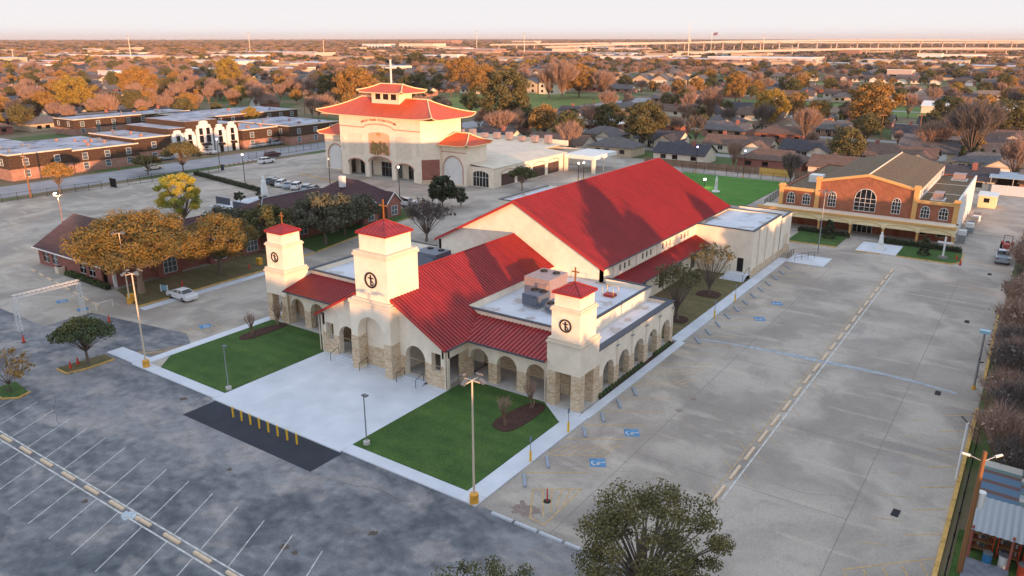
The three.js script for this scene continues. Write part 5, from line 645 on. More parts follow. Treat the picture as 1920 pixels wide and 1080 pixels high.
// --- brick house under the orange trees ---
{
  const b = thing('brick_house', 'low red brick house with dark plum roof under the orange trees', 'house', -114, 53), Q = partOf(b);
  Q('front_wall', wall('u', slab(-126, -104.7, 0, 2.85), 53, 0.3, [[-123.6, 0.9], [-120.9, 0.9], [-112.8, 0.9], [-110.3, 0.9]].map(([u]) => rectHole(u - 0.75, u + 0.75, 0.7, 2.3)).concat(rectHole(-107.8, -106.2, 0.05, 2.4))), MAT.brickRed);
  for (const u of [-123.6, -120.9, -112.8, -110.3]) windowAt(Q, 'u', u - 0.75, u + 0.75, 0.7, 2.3, 53.1, 1, u === -120.9 ? MAT.paleGlass : MAT.darkGlass, MAT.white, [1, 1]);
  Q('entry', bx(-107.8, -106.2, 0.05, 2.4, 53.5, 53.6), MAT.black); Q('left_wall', bx(-126, -125.7, 0, 2.85, 53.3, 66), MAT.brickRed); Q('right_wall', wall('v', slab(53.3, 82, 0, 2.85), -104.7, 0.3), MAT.brickRed); Q('rear_wall', bx(-126, -105, 0, 2.85, 65.7, 66), MAT.brickRed); Q('rear_wing_wall', [bx(-116, -115.7, 0, 2.85, 66, 82), bx(-116, -105, 0, 2.85, 81.7, 82)], MAT.brickRed);
  Q('main_roof', gableRoof(-126, -104.9, 53, 66, 2.95, 6.7, 'u', 0.55), roofPlum); Q('wing_roof', gableRoof(-116, -104.9, 64, 82, 2.95, 6.2, 'v', 0.5), roofPlum); Q('gable_end', [gableEnd('v', 53, 66, 2.85, 6.4, -105, 0.25), gableEnd('v', 53, 66, 2.85, 6.4, -125.7, 0.25)], MAT.brickRed);
  Q('fascia', [bx(-126.6, -104.3, 2.55, 2.72, 52.38, 52.46)], MAT.white); Q('rake_trim', [deck([[-104.35, 2.62, 52.4], [-104.25, 2.62, 52.4], [-104.25, 6.74, 59.5], [-104.35, 6.74, 59.5]], 0.2), deck([[-104.35, 6.74, 59.5], [-104.25, 6.74, 59.5], [-104.25, 2.62, 66.6], [-104.35, 2.62, 66.6]], 0.2)], MAT.white);
  for (const [v, w] of [[61, 3.6], [69.5, 3.4], [75.5, 3.4]]) { const g = Q('bay', wall('v', [[v - w / 2, 0], [v + w / 2, 0], [v + w / 2, 2.9], [v, 4.5], [v - w / 2, 2.9]], -103.6, 1.1), MAT.brickRed); Q('bay_roof', [deck([[-106.5, 4.62, v], [-103.4, 4.62, v], [-103.4, 2.9, v + w / 2 + 0.2], [-106.5, 2.9, v + w / 2 + 0.2]], 0.12), deck([[-106.5, 2.9, v - w / 2 - 0.2], [-103.4, 2.9, v - w / 2 - 0.2], [-103.4, 4.62, v], [-106.5, 4.62, v]], 0.12)], roofPlum, g); windowAt(Q, 'v', v - 1.0, v + 1.0, 0.5, 3.1, -103.6, 1, MAT.paleGlass, MAT.white, [2, 2], true); Q('bay_trim', [deck([[-103.42, 4.68, v], [-103.34, 4.68, v], [-103.34, 2.92, v + w / 2 + 0.25], [-103.42, 2.92, v + w / 2 + 0.25]], 0.2), deck([[-103.42, 2.92, v - w / 2 - 0.25], [-103.34, 2.92, v - w / 2 - 0.25], [-103.34, 4.68, v], [-103.42, 4.68, v]], 0.2)], MAT.white, g); }
  Q('corner_post', bx(-104.7, -104.4, 0, 2.6, 52.9, 53.3), MAT.white); const ac = thing('condenser', 'tan air condenser beside the brick house wall', 'air conditioner', -118.2, 52.2); mesh('case', bx(-0.5, 0.5, 0, 0.95, -0.5, 0.5), MAT.stuccoTrim, ac); mesh('fan_grille', cyl(0, 0, 0.95, 1.0, 0.4, 0.4, 14), MAT.black, ac);
}
// --- dark roofed brick hall behind the oaks ---
{
  const b = thing('brick_hall', 'long red brick hall with dark plum hipped roofs and white gables', 'house', -111, 90), Q = partOf(b);
  Q('wall', wall('v', slab(78, 111, 0, 3), -104.5, 0.3), MAT.brickRed); Q('wall', [bx(-119, -104.8, 0, 3, 78, 78.3), bx(-119, -118.7, 0, 3, 78.3, 111), bx(-119, -104.8, 0, 3, 110.7, 111)], MAT.brickRed);
  Q('long_roof', hipRoof(-119, -104.5, 77.5, 104, 3, 6.6, 'v', 0.6), roofPlum); Q('end_roof', hipRoof(-119.5, -103.8, 100, 111.5, 3, 7.0, 'u', 0.6), roofPlum); Q('ridge_cap', [bar([-111.7, 6.66, 84.5], [-111.7, 6.66, 97], 0.12), bar([-104.1, 3.1, 77], [-111.7, 6.66, 84.6], 0.1)], MAT.galv);
  for (const v of [101.8, 108.2]) { const w = 3.8, g = Q('gable', wall('v', [[v - w / 2, 0], [v + w / 2, 0], [v + w / 2, 2.9], [v, 4.9], [v - w / 2, 2.9]], -102.8, 1.6), MAT.brickRed); Q('gable_roof', [deck([[-107, 5.02, v], [-102.6, 5.02, v], [-102.6, 2.9, v + w / 2 + 0.25], [-107, 2.9, v + w / 2 + 0.25]], 0.12), deck([[-107, 2.9, v - w / 2 - 0.25], [-102.6, 2.9, v - w / 2 - 0.25], [-102.6, 5.02, v], [-107, 5.02, v]], 0.12)], roofPlum, g); Q('gable_trim', [deck([[-102.62, 5.1, v], [-102.52, 5.1, v], [-102.52, 2.95, v + w / 2 + 0.3], [-102.62, 2.95, v + w / 2 + 0.3]], 0.22), deck([[-102.62, 2.95, v - w / 2 - 0.3], [-102.52, 2.95, v - w / 2 - 0.3], [-102.52, 5.1, v], [-102.62, 5.1, v]], 0.22)], MAT.white, g); windowAt(Q, 'v', v - 0.8, v + 0.8, 0.6, 2.3, -102.8, 1, MAT.paleGlass, MAT.white, [1, 1]); }
  for (const v of [82, 87, 92, 97]) windowAt(Q, 'v', v - 0.8, v + 0.8, 0.8, 2.4, -104.5, 1, MAT.paleGlass, MAT.white, [1, 1]); Q('chimney', bx(-112.2, -111.2, 5.8, 7.9, 103, 103.9), MAT.white); Q('fascia', [bx(-104, -103.88, 2.72, 2.92, 77, 100)], MAT.white);
  const st = thing('tall_statue', 'tall white statue on a pedestal in the garden court', 'statue', -134.8, 102.7); mesh('figure', new THREE.LatheGeometry([[0, 1.6], [0.75, 1.6], [0.72, 2.6], [0.6, 3.6], [0.5, 4.4], [0.52, 4.7], [0.25, 5.0], [0.24, 5.15], [0.3, 5.4], [0.24, 5.7], [0, 5.85]].map(p => new THREE.Vector2(...p)), 14), MAT.white, st); mesh('pedestal', [bx(-0.8, 0.8, 0, 1.6, -0.8, 0.8), bx(-1.2, 1.2, 0, 0.4, -1.2, 1.2)], MAT.stuccoTrim, st);
  structure('garden_court', slabs('garden_paving', -142, -128, 94, 106, 4, 4, 0.06, 'pale paving of the statue court').children[0].geometry.clone().translate(0, -5, 0), kerbMat).removeFromParent();
  for (const [u, v, l] of [[-141, 96.8, 'dark court wall left of the tall statue'], [-133.5, 95.5, 'dark court wall in front of the tall statue']]) { const o = thing('court_wall', l, 'wall', u, v); mesh('wall_body', bx(-2.2, 2.2, 0, 1.5, -0.15, 0.15), M({ color: lin(0.07, 0.08, 0.10) }), o); mesh('wall_cap', bx(-2.3, 2.3, 1.5, 1.58, -0.2, 0.2), MAT.galv, o); }
  for (const [u, v] of [[-138.6, 99.2], [-131, 99.5], [-129.5, 103.5], [-138, 104.5]]) plant('garden_shrub', 'dark cloud pruned shrub in the statue court', 'shrub', treeShape({ seed: 60 + Math.round(-u), h: 2.4, r: 1.2, base: 0.25, clumps: 10, leaves: 60, size: 0.24, cols: COL.dark, spread: 0.45, trunkR: 0.08 }), u, v, { group: 'shrubs in the statue court' });
}
// --- apartment blocks across the street ---
{
  const shing = M({ roughness: 0.95, map: tex(256, 256, (x, y) => { const r = Math.floor(y * 20), t = hash(Math.floor(x * 24 + (r % 2) * 0.5), r, 231); return [80, 60, 46].map(q => q * (0.75 + 0.4 * t) * ((y * 20 - r) < 0.15 ? 0.8 : 1)); }, 5, 4) }), roofPale = M({ map: tex(512, 512, (x, y) => { const n = fbm(x * 6, y * 6, 6, 233), s = sstep(0.5, 0.7, fbm(x * 9, y * 9, 9, 235)); return lerp3([168, 170, 180], [122, 118, 122], s).map(q => q * (0.85 + 0.3 * n)); }, 30, 30) });
  function block(label, u0, u1, v0, v1, h, win, steps) { const b = thing('apartment_block', label, 'apartment building', u1, (v0 + v1) / 2), Q = partOf(b); Q('brick_storey', bx(u0, u1, 0, h * 0.46, v0, v1), MAT.brickPink); Q('shingle_storey', bx(u0 - 0.12, u1 + 0.12, h * 0.46, h, v0 - 0.12, v1 + 0.12), shing); Q('roof', bx(u0 + 0.1, u1 - 0.1, h, h + 0.12, v0 + 0.1, v1 - 0.1), roofPale); Q('roof_edge', [bx(u1 - 0.1, u1 + 0.16, h, h + 0.3, v0 - 0.1, v1 + 0.1), bx(u0, u1 - 0.1, h, h + 0.3, v0 - 0.16, v0 + 0.1)], MAT.stuccoTrim); const n = Math.floor((v1 - v0) / 5.5); for (let k = 0; k < n; k++) { const v = v0 + (k + 0.5) * (v1 - v0) / n; for (const y of [0.8, h * 0.58]) if (win || y > 1) windowAt(Q, 'v', v - 0.65, v + 0.65, y, y + 1.6, u1 + (y > 1 ? 0.12 : 0), 1, MAT.paleGlass, MAT.white, [0, 1]); } const m = Math.floor((u1 - u0) / 7); for (let k = 0; k < m; k++) windowAt(Q, 'u', u0 + (k + 0.5) * 7 - 0.65, u0 + (k + 0.5) * 7 + 0.65, h * 0.58, h * 0.58 + 1.6, v0 - 0.12, 1, MAT.paleGlass, MAT.white, [0, 1]); const f = rng(u0 | 0); for (let k = 0; k < (steps || 6); k++) Q('roof_vent', bx(...(() => { const u = rr(u0 + 2, u1 - 3, f), v = rr(v0 + 2, v1 - 3, f), s = rr(0.4, 0.9, f); return [u, u + s, h + 0.12, h + 0.12 + rr(0.5, 1, f), v, v + s]; })()), R() < 0.5 ? MAT.brickPink : MAT.galv); return Q; }
  block('long brown shingle apartment block with pale flat roof beside the street', -262, -206, 84, 99, 6.2, true, 14); block('apartment block with brick ground floor facing the street fence', -236, -206, 99.3, 117, 5.6, true, 8); block('stepped brown apartment wing next to the white gabled facade', -232, -208, 117.4, 128, 6.6, true, 4);
  block('brown apartment wing with parked cars before it', -232, -208, 152.5, 166, 5.7, true, 5); block('far brown apartment wing by the pagoda church', -232, -203, 167, 188, 5.9, true, 6); block('rear apartment row with timber balconies', -300, -286, 140, 186, 5.4, true, 6); block('rear apartment row behind the white facade', -282, -256, 170, 215, 5.4, true, 6);
  // white curved-gable facade
  const b = thing('mission_block', 'apartment building with white curved mission gables and dark awnings', 'apartment building', -208.5, 140), Q = partOf(b); Q('body', bx(-232, -209.1, 0, 8.2, 128.6, 152), shing); Q('upper_body', bx(-230, -209.3, 8.2, 9.8, 134, 145), shing); Q('roof', [bx(-231.8, -209.3, 8.2, 8.32, 128.8, 133.9), bx(-231.8, -209.3, 8.2, 8.32, 145.1, 151.8), bx(-229.8, -209.5, 9.8, 9.92, 134.2, 144.8)], roofPale);
  for (const [c, w, h] of [[130.8, 4.2, 7.8], [134.6, 3.8, 7.9], [139.6, 5.4, 9.8], [144.9, 3.9, 8.4], [149.2, 3.9, 8.8]]) { const k = w / 2, sh = [[c - k, 0], [c + k, 0], [c + k, h * 0.74], [c + k * 0.86, h * 0.78], [c + k * 0.8, h * 0.87], [c + k * 0.5, h * 0.9], [c + k * 0.48, h * 0.98], [c + k * 0.2, h], [c - k * 0.2, h], [c - k * 0.48, h * 0.98], [c - k * 0.5, h * 0.9], [c - k * 0.8, h * 0.87], [c - k * 0.86, h * 0.78], [c - k, h * 0.74]]; Q('mission_gable', wall('v', sh, -208.4, 0.6), MAT.white); for (const d of w > 5 ? [-1.2, 1.2] : [0]) { windowAt(Q, 'v', c + d - 0.6, c + d + 0.6, h * 0.36, h * 0.56, -208.4, 1, MAT.darkGlass, MAT.bronze, [0, 0]); windowAt(Q, 'v', c + d - 0.5, c + d + 0.5, h * 0.6, h * 0.78, -208.4, 1, MAT.darkGlass, MAT.bronze, [0, 0]); } Q('awning', deck([[-208.35, h * 0.34, c - k * 0.6], [-208.35, h * 0.34, c + k * 0.6], [-207.5, h * 0.27, c + k * 0.6], [-207.5, h * 0.27, c - k * 0.6]], 0.06), MAT.bronze); Q('door', bx(-208.38, -208.34, 0.05, 2.2, c - 0.6, c + 0.6), MAT.bronze); }
}
// ---------- vehicles ----------
const tyreM = M({ color: 0x15151a, roughness: 0.9 }), rimM = M({ color: 0x8d9196, roughness: 0.35, metalness: 0.7 }), lampW = M({ color: 0xe8ecef, roughness: 0.2 }), lampR = M({ color: 0x8d1414, roughness: 0.3 });
const paint = (hex) => new THREE.MeshPhysicalMaterial({ color: hex, roughness: 0.35, metalness: 0.1, clearcoat: 0.8, clearcoatRoughness: 0.1 });
const carPaint = { white: paint(0xdfe1e2), silver: paint(0x98a4ae), black: paint(0x1b1d21), blue: paint(0x2b4a66), red: paint(0x4a1820), teal: paint(0x33596a), cream: paint(0xd8cdb4) };
const carProto = {};
function carShape(kind) {
  // side profile, x forward, metres
  const S = { sedan: { L: 4.65, W: 1.8, body: [[-2.3, 0.35], [2.28, 0.35], [2.32, 0.62], [2.2, 0.78], [1.2, 0.92], [-1.55, 0.98], [-2.25, 0.94], [-2.34, 0.7]], cab: [[-1.65, 0.93], [1.1, 0.88], [0.38, 1.42], [-0.85, 1.44]] }, suv: { L: 4.6, W: 1.86, body: [[-2.25, 0.4], [2.25, 0.4], [2.3, 0.8], [2.15, 0.98], [1.15, 1.08], [-2.2, 1.1], [-2.3, 0.75]], cab: [[-2.15, 1.06], [1.15, 1.04], [0.5, 1.66], [-1.85, 1.68]] }, pickup: { L: 5.5, W: 1.95, body: [[-2.7, 0.5], [2.7, 0.5], [2.74, 0.9], [2.6, 1.08], [1.4, 1.16], [-2.7, 1.14]], cab: [[-0.75, 1.12], [1.35, 1.12], [0.7, 1.78], [-0.6, 1.8]] } }[kind];
  const b = new THREE.ExtrudeGeometry(new THREE.Shape(S.body.map(p => new THREE.Vector2(...p))), { depth: S.W - 0.16, bevelEnabled: true, bevelSize: 0.07, bevelThickness: 0.08, bevelSegments: 3 }); b.translate(0, 0, -(S.W - 0.16) / 2);
  const cab = (inset, c, k) => { const p = [], n = c.length, W = S.W / 2, pos = [], idx = []; for (const s of [-1, 1]) c.forEach(([x, y]) => { const t = (y - c[0][1]) / (c[2][1] - c[0][1]); pos.push(x, y, s * (W - inset - 0.2 * Math.max(0, t) * k)); }); for (let i = 0; i < n; i++) { const j = (i + 1) % n; idx.push(i, j, n + j, i, n + j, n + i); } idx.push(0, 2, 1, 0, 3, 2, n, n + 1, n + 2, n, n + 2, n + 3); const g = new THREE.BufferGeometry(); g.setAttribute('position', new THREE.Float32BufferAttribute(pos, 3)); g.setIndex(idx); const q = g.toNonIndexed(); q.computeVertexNormals(); return q; };
  const glass = cab(0.07, S.cab, 1); const [p0, p1, p2, p3] = S.cab; const roof = cab(0.245, [[p3[0] - 0.06, p3[1] - 0.02], [p2[0] + 0.06, p2[1] - 0.02], [p2[0] - 0.05, p2[1] + 0.045], [p3[0] + 0.05, p3[1] + 0.045]], 0.2);
  const pil = []; for (const s of [-1, 1]) { const z = (y) => s * (S.W / 2 - 0.06 - 0.2 * (y - p0[1]) / (p2[1] - p0[1])); for (const [a, c2] of [[p1, p2], [p0, p3], [[(p0[0] + p1[0]) / 2, p0[1]], [(p2[0] + p3[0]) / 2, p2[1]]]]) pil.push(bar([a[0], a[1], z(a[1])], [c2[0], c2[1], z(c2[1])], 0.045, 0.04, 5)); }
  const wb = kind === 'pickup' ? 1.65 : 1.36, wr = kind === 'sedan' ? 0.32 : 0.37;
  return { S, b: clean(b), glass, roof, pil, wb, wr };
}
function car(kind, col, u, v, heading, label, group) {
  const key = kind; const q = carProto[key] || (carProto[key] = carShape(kind)); const o = thing(kind === 'pickup' ? 'pickup_truck' : 'parked_car', label, kind === 'pickup' ? 'pickup truck' : 'car', u, v, 0.01, heading, group); const P_ = carPaint[col];
  mesh('body', q.b, P_, o); mesh('glasshouse', q.glass, MAT.darkGlass, o); const rf = mesh('roof', q.roof, P_, o); q.pg = q.pg || mergeGeometries(q.pil.map(g => g.toNonIndexed())); mesh('pillars', q.pg, P_, o);
  q.tg = q.tg || (() => { const g = new THREE.CylinderGeometry(q.wr, q.wr, 0.22, 16); g.rotateX(Math.PI / 2); return g; })(); q.rg = q.rg || (() => { const g = new THREE.CylinderGeometry(q.wr * 0.62, q.wr * 0.62, 0.24, 12); g.rotateX(Math.PI / 2); return g; })();
  for (const sx of [-1, 1]) for (const sz of [-1, 1]) { const w = new THREE.Group(); w.name = 'wheel'; w.position.set(sx * q.wb, q.wr, sz * (q.S.W / 2 - 0.1)); o.add(w); mesh('tyre', q.tg, tyreM, w); mesh('rim', q.rg, rimM, w); }
  const x1 = q.S.L / 2, hy = kind === 'sedan' ? 0.68 : 0.88; q.hg = q.hg || new THREE.BoxGeometry(0.14, 0.13, 0.36); for (const s of [-1, 1]) { const h = mesh('headlight', q.hg, lampW, o); h.position.set(x1 - 0.05, hy, s * (q.S.W / 2 - 0.28)); const t = mesh('tail_light', q.hg, lampR, o); t.position.set(-x1 + 0.04, hy + 0.12, s * (q.S.W / 2 - 0.26)); }
  return o;
}
car('sedan', 'white', -92.4, 55.5, Math.PI, 'white sedan driving past the yellow kerb of the brick house lawn');
car('suv', 'white', -108.0, 117.6, 0.25, 'white SUV parked by the iron fence at the brick hall');
const rowCars = [['suv', 'teal', -151.8, 118.4], ['suv', 'black', -149.6, 117.8], ['suv', 'white', -147.4, 117.6], ['sedan', 'silver', -144.4, 117.2], ['suv', 'white', -141.8, 117.4], ['suv', 'silver', -137.6, 116.8], ['suv', 'black', -135.2, 116.4], ['sedan', 'black', -132.4, 116.6], ['sedan', 'blue', -126.2, 113.2], ['sedan', 'teal', -123.2, 113.0]];
const rowNames = { teal: 'teal', black: 'black', white: 'white', silver: 'silver', blue: 'dark blue' };
rowCars.forEach(([k, c, u, v], i) => car(k, c, u, v, Math.PI / 2 + 0.5 + (i > 7 ? -0.1 : 0), rowNames[c] + ' ' + (k === 'suv' ? 'SUV' : 'sedan') + [' at the hedge end of the row before the pagoda church', ' between the teal and white SUVs of the row', ' third in the row behind the tall statue', ' in the row between two white SUVs', ' in the middle of the row behind the statue court', ' in the row right beside the black SUV', ' near the end of the row before the dark sedan', ' last of the long row before the pagoda church', ' apart from the row, behind the brick hall chimney', ' beside the dark blue one behind the brick hall'][i], 'cars parked before the pagoda church'));
for (const [k, c, px, py, h, l] of [['suv', 'white', 392, 289, 0.3, 'white SUV before the white mission gables'], ['sedan', 'silver', 477, 277, 1.57, 'silver sedan in the bay by the brown apartment wing'], ['sedan', 'silver', 492, 275, 1.57, 'second silver sedan in the bay by the apartments'], ['sedan', 'black', 505, 273, 1.57, 'black sedan in the bay by the apartments'], ['suv', 'silver', 517, 272, 1.57, 'silver SUV at the end of the apartment bay'], ['suv', 'red', 511, 294, 1.5, 'dark red SUV driving along the street'], ['suv', 'white', 500, 306, 1.5, 'white SUV at the iron gate of the pagoda church lot'], ['sedan', 'cream', 288, 318, 1.57, 'cream sedan on the street by the long apartment block'], ['suv', 'silver', 312, 300, 1.2, 'silver SUV at the corner of the stepped apartment wing'], ['sedan', 'silver', 1012, 214, 1.3, 'silver car on the road beside the green field'], ['sedan', 'white', 1086, 206, 1.3, 'white car further up the road beside the field'], ['sedan', 'white', 1100, 249, 0.2, 'white sedan on the drive of the white roofed garage'], ['suv', 'silver', 1074, 245, 0.2, 'silver car under the carport of the white roofed garage'], ['suv', 'white', 1515, 311, 0.3, 'white car beside the brick church left wing']]) { const [u, v] = P(px, py); car(k, c, u, v, h, l); }
car('pickup', 'silver', -3.0, 139.6, 1.62, 'silver pickup truck in the lane beside the brick church');
{ const o = thing('tractor', 'red tractor with loader frame parked behind the pickup', 'tractor', -2.9, 146.5); mesh('hood', bx(-0.5, 0.5, 0.8, 1.5, -1.6, 0.2), M({ color: 0xa32018, roughness: 0.5 }), o); mesh('fenders', [bx(-0.9, -0.5, 1.0, 1.5, 0.2, 1.4), bx(0.5, 0.9, 1.0, 1.5, 0.2, 1.4)], M({ color: 0xa32018, roughness: 0.5 }), o); for (const [x, z, r] of [[-0.8, 0.8, 0.75], [0.8, 0.8, 0.75], [-0.6, -1.2, 0.45], [0.6, -1.2, 0.45]]) { const g = new THREE.CylinderGeometry(r, r, 0.3, 16); g.rotateZ(Math.PI / 2); g.translate(x, r, -z); mesh('wheel', g, tyreM, o); } mesh('roll_bar', [bar([-0.6, 1.4, 0.9], [-0.6, 2.5, 0.9], 0.05), bar([0.6, 1.4, 0.9], [0.6, 2.5, 0.9], 0.05), bar([-0.6, 2.5, 0.9], [0.6, 2.5, 0.9], 0.05)], MAT.black, o); mesh('seat', bx(-0.3, 0.3, 1.1, 1.6, 0.5, 1.0), MAT.black, o); }
// ---------- lamps and poles ----------
const glow = new THREE.MeshStandardMaterial({ color: 0xffffff, emissive: 0xfff0d8, emissiveIntensity: 3 }), glowV = new THREE.MeshStandardMaterial({ color: 0xffffff, emissive: 0xc8b4ff, emissiveIntensity: 3 });
const polePaint = M({ map: mottled([214, 196, 172], 0.06, 2, 251), roughness: 0.5 });
const headM = M({ color: 0x666a6c, roughness: 0.5 });
function floodPole(u, v, h, label, mat = polePaint, lit = null, base = true) {
  const o = thing('lamp_post', label, 'lamp post', u, v); if (base) mesh('footing', cyl(0, 0, 0, 0.85, 0.36, 0.34, 16), MAT.yellowBase, o); mesh('pole', cyl(0, 0, base ? 0.85 : 0, h, 0.095, 0.065, 10), mat, o);
  mesh('bracket', [bar([-0.7, h - 0.05, 0], [0.7, h - 0.05, 0], 0.05), bar([0, h - 0.05, -0.7], [0, h - 0.05, 0.7], 0.05)], mat, o);
  for (const [x, z, t] of (lit ? [[-0.9, 0, 0]] : [[-0.9, 0, 0], [0.9, 0, Math.PI], [0, 0.9, -Math.PI / 2], [0, -0.9, Math.PI / 2]])) { const g = new THREE.BoxGeometry(0.5, 0.14, 0.34); g.rotateZ(0.5); g.rotateY(t); g.translate(x, h + 0.12, -z); const hd = mesh('floodlight', g, lit ? glow : headM, o); }
  if (lit) { const l = new THREE.PointLight(0xffe6c8, lit, 0, 2); l.position.set(0, h - 0.5, 0); l.castShadow = true; l.shadow.radius = 8; o.add(l); } return o;
}
floodPole(-31.0, 39.75, 10.2, 'tall cream floodlight post on a yellow footing at the tower lawn corner'); floodPole(-75.0, 39.9, 10.5, 'tall cream floodlight post on a yellow footing at the side lawn corner');
floodPole(-96.3, 50.4, 9.6, 'floodlight post by the yellow box under the orange tree'); floodPole(-128.5, 58.5, 9.6, 'lit floodlight post behind the brick house', M({ map: mottled([150, 120, 96], 0.1, 2, 252) }), 60, false);
floodPole(-28, 127.9, 10.1, 'tall pale post at the foot of the rear ramp', MAT.galv, null, false);
function pathLamp(u, v, h, label) { const o = thing('path_lamp', label, 'lamp post', u, v, 0.13); mesh('footing', cyl(0, 0, 0, 0.3, 0.3, 0.28, 14), kerbMat, o); mesh('pole', cyl(0, 0, 0.3, h, 0.06, 0.05, 8), MAT.galv, o); mesh('lamp_head', bx(-0.12, 0.42, h, h + 0.1, -0.18, 0.18), M({ color: 0x5c6468, roughness: 0.5 }), o); }
pathLamp(-63, 41.4, 4.6, 'slim grey path lamp in the side lawn'); pathLamp(-43.9, 41.4, 4.6, 'slim grey path lamp at the plaza edge of the tower lawn');
function streetLamp(u, v, h, label, lit, violet, y = 0) { const o = thing('street_lamp', label, 'street lamp', u, v, y); mesh('pole', cyl(0, 0, 0, h, 0.09, 0.06, 8), MAT.blackIron, o); mesh('base', cyl(0, 0, 0, 0.5, 0.2, 0.16, 10), MAT.yellowBase, o); const g = new THREE.SphereGeometry(0.24, 12, 8); g.translate(0, h + 0.2, 0); mesh('lamp_globe', g, lit ? (violet ? glowV : glow) : MAT.white, o); if (lit) { const l = new THREE.PointLight(violet ? 0xcab8ff : 0xffe6c0, lit, 0, 2); l.position.set(0, h - 0.3, 0); l.castShadow = true; l.shadow.radius = 6; o.add(l); } }
streetLamp(-112.3, 120, 7.2, 'black lit globe lamp before the pagoda church arches', 30); { const [u, v] = P(460, 347); streetLamp(u, v, 7, 'black lit globe lamp by the far hedge', 30); } { const [u, v] = P(620, 357); streetLamp(u, v, 7, 'unlit black lamp behind the parked cars', 0); }
for (const [px, py, l] of [[1084, 338, 'lit globe lamp of the pair before the carport'], [1094, 337, 'second lit globe lamp of the pair before the carport']]) { const [u, v] = P(px, py); streetLamp(u, v, 4, l, 12); }
streetLamp(-74.5, 191.5, 6.4, 'violet lit lamp at the rear lawn fence corner', 10, true); streetLamp(-62, 191.5, 6.4, 'violet lit lamp further along the rear lawn fence', 10, true); streetLamp(-186, 128, 7, 'violet lit lamp by the striped gate', 10, true);
{ const o = thing('ground_floodlight', 'lit floodlight on a short post in the rear lawn', 'lamp', -64.7, 172.3, 0.1); mesh('post', cyl(0, 0, 0, 1.7, 0.06), MAT.blackIron, o); mesh('lamp_head', bx(-0.25, 0.25, 1.7, 2.1, -0.2, 0.2), glow, o); const l = new THREE.PointLight(0xfff0d0, 14, 0, 2); l.position.set(0.4, 1.9, 0.4); l.castShadow = true; o.add(l); const st = thing('lawn_statue', 'white statue on a column in the rear lawn', 'statue', -60.5, 168.6, 0.1); mesh('figure', new THREE.LatheGeometry([[0, 1.5], [0.32, 1.5], [0.28, 2.4], [0.3, 2.9], [0.14, 3.15], [0.18, 3.4], [0, 3.6]].map(p => new THREE.Vector2(...p)), 12), MAT.white, st); mesh('column', [cyl(0, 0, 0, 1.5, 0.4, 0.36, 12), cyl(0, 0, 0, 0.2, 0.9, 0.9, 16)].map(g => g.toNonIndexed()), MAT.white, st); }
function utilityPole(u, v, h, label, opts = {}) { const o = thing('utility_pole', label, 'utility pole', u, v, 0, opts.turn || 0); mesh('pole', cyl(0, 0, 0, h, 0.19, 0.13, 9), opts.mat || MAT.wood, o); if (opts.arm) { mesh('crossarm', bx(-1.2, 1.2, h - 0.9, h - 0.75, -0.07, 0.07), MAT.wood, o); for (const x of [-1.05, -0.4, 0.4, 1.05]) mesh('insulator', cyl(x, 0, h - 0.75, h - 0.55, 0.05, 0.04, 6), MAT.white, o); } if (opts.can) { mesh('transformer', cyl(0.4, 0.15, h * 0.55, h * 0.55 + 1.1, 0.27, 0.27, 12), MAT.white, o); } if (opts.lamps) for (const s of [-1, 1]) { mesh('lamp_arm', bar([0, h - 0.7, 0], [s * 0.8, h - 0.4, 0.2], 0.035), MAT.galv, o); mesh('lamp_head', bar([s * 0.75, h - 0.42, 0.18], [s * 1.2, h - 0.33, 0.29], 0.1, 0.08, 8), MAT.white, o); } }
utilityPole(0.05, 51.6, 9.0, 'orange brown timber pole with transformer and twin lamps at the shed', { can: true, lamps: true, turn: 0.5 }); utilityPole(-182.1, 77.3, 9.6, 'timber pole with a lamp by the street fence', { arm: true });
{ const o = thing('light_pole', 'white light pole standing at the yellow kerb', 'pole', -1.45, 64.3); mesh('pole', cyl(0, 0, 0, 5, 0.11, 0.09, 10), MAT.white, o); mesh('arm', bar([0, 5, 0], [-0.5, 5.3, 0.3], 0.05), MAT.black, o); const p = thing('camera_pole', 'grey steel pole with a box head at the lot edge', 'pole', -2.0, 84); mesh('pole', cyl(0, 0, 0, 6, 0.12, 0.1, 10), MAT.galv, p); mesh('box_head', bx(-0.45, 0.45, 6, 6.3, -0.3, 0.3), M({ color: 0x8fb4c4, roughness: 0.4 }), p); mesh('foot', cyl(0, 0, 0, 0.4, 0.2, 0.16, 10), MAT.yellowBase, p); }
for (const [px, py, h, l] of [[1112, 215, 8, 'timber pole beside the road at the green field'], [1170, 205, 9, 'timber pole with crossarm by the far road'], [1650, 262, 9, 'timber pole among the brick houses behind the brick church'], [1720, 270, 10, 'timber pole behind the long garage row'], [572, 215, 10, 'timber pole behind the far apartment wing'], [630, 195, 10, 'timber pole behind the pagoda church cross']]) { const [u, v] = P(px, py); utilityPole(u, v, h, l, { arm: true, turn: 0.3 }); }
// sign posts at the accessible bays
for (const [u, v, l] of [[-30.75, 47.1, 'sign post in a yellow sleeve at the first accessible bay'], [-30.75, 53.2, 'sign post in a yellow sleeve at the second accessible bay'], [-30.75, 88.9, 'sign post in a yellow sleeve beside the dry lawn'], [-30.75, 96.4, 'sign post in a yellow sleeve at the last accessible bay'], [-74.6, 57.8, 'yellow sleeved post by the left corner tower']]) { const o = thing('sign_post', l, 'sign', u, v, 0.1); mesh('sleeve', cyl(0, 0, 0, 0.95, 0.1, 0.1, 12), MAT.yellow, o); mesh('post', cyl(0, 0, 0.95, 2.3, 0.03, 0.03, 6), MAT.galv, o); mesh('sign_plate', bx(-0.015, 0.015, 1.85, 2.3, -0.15, 0.15), M({ color: 0x6d7f93, roughness: 0.5 }), o); }
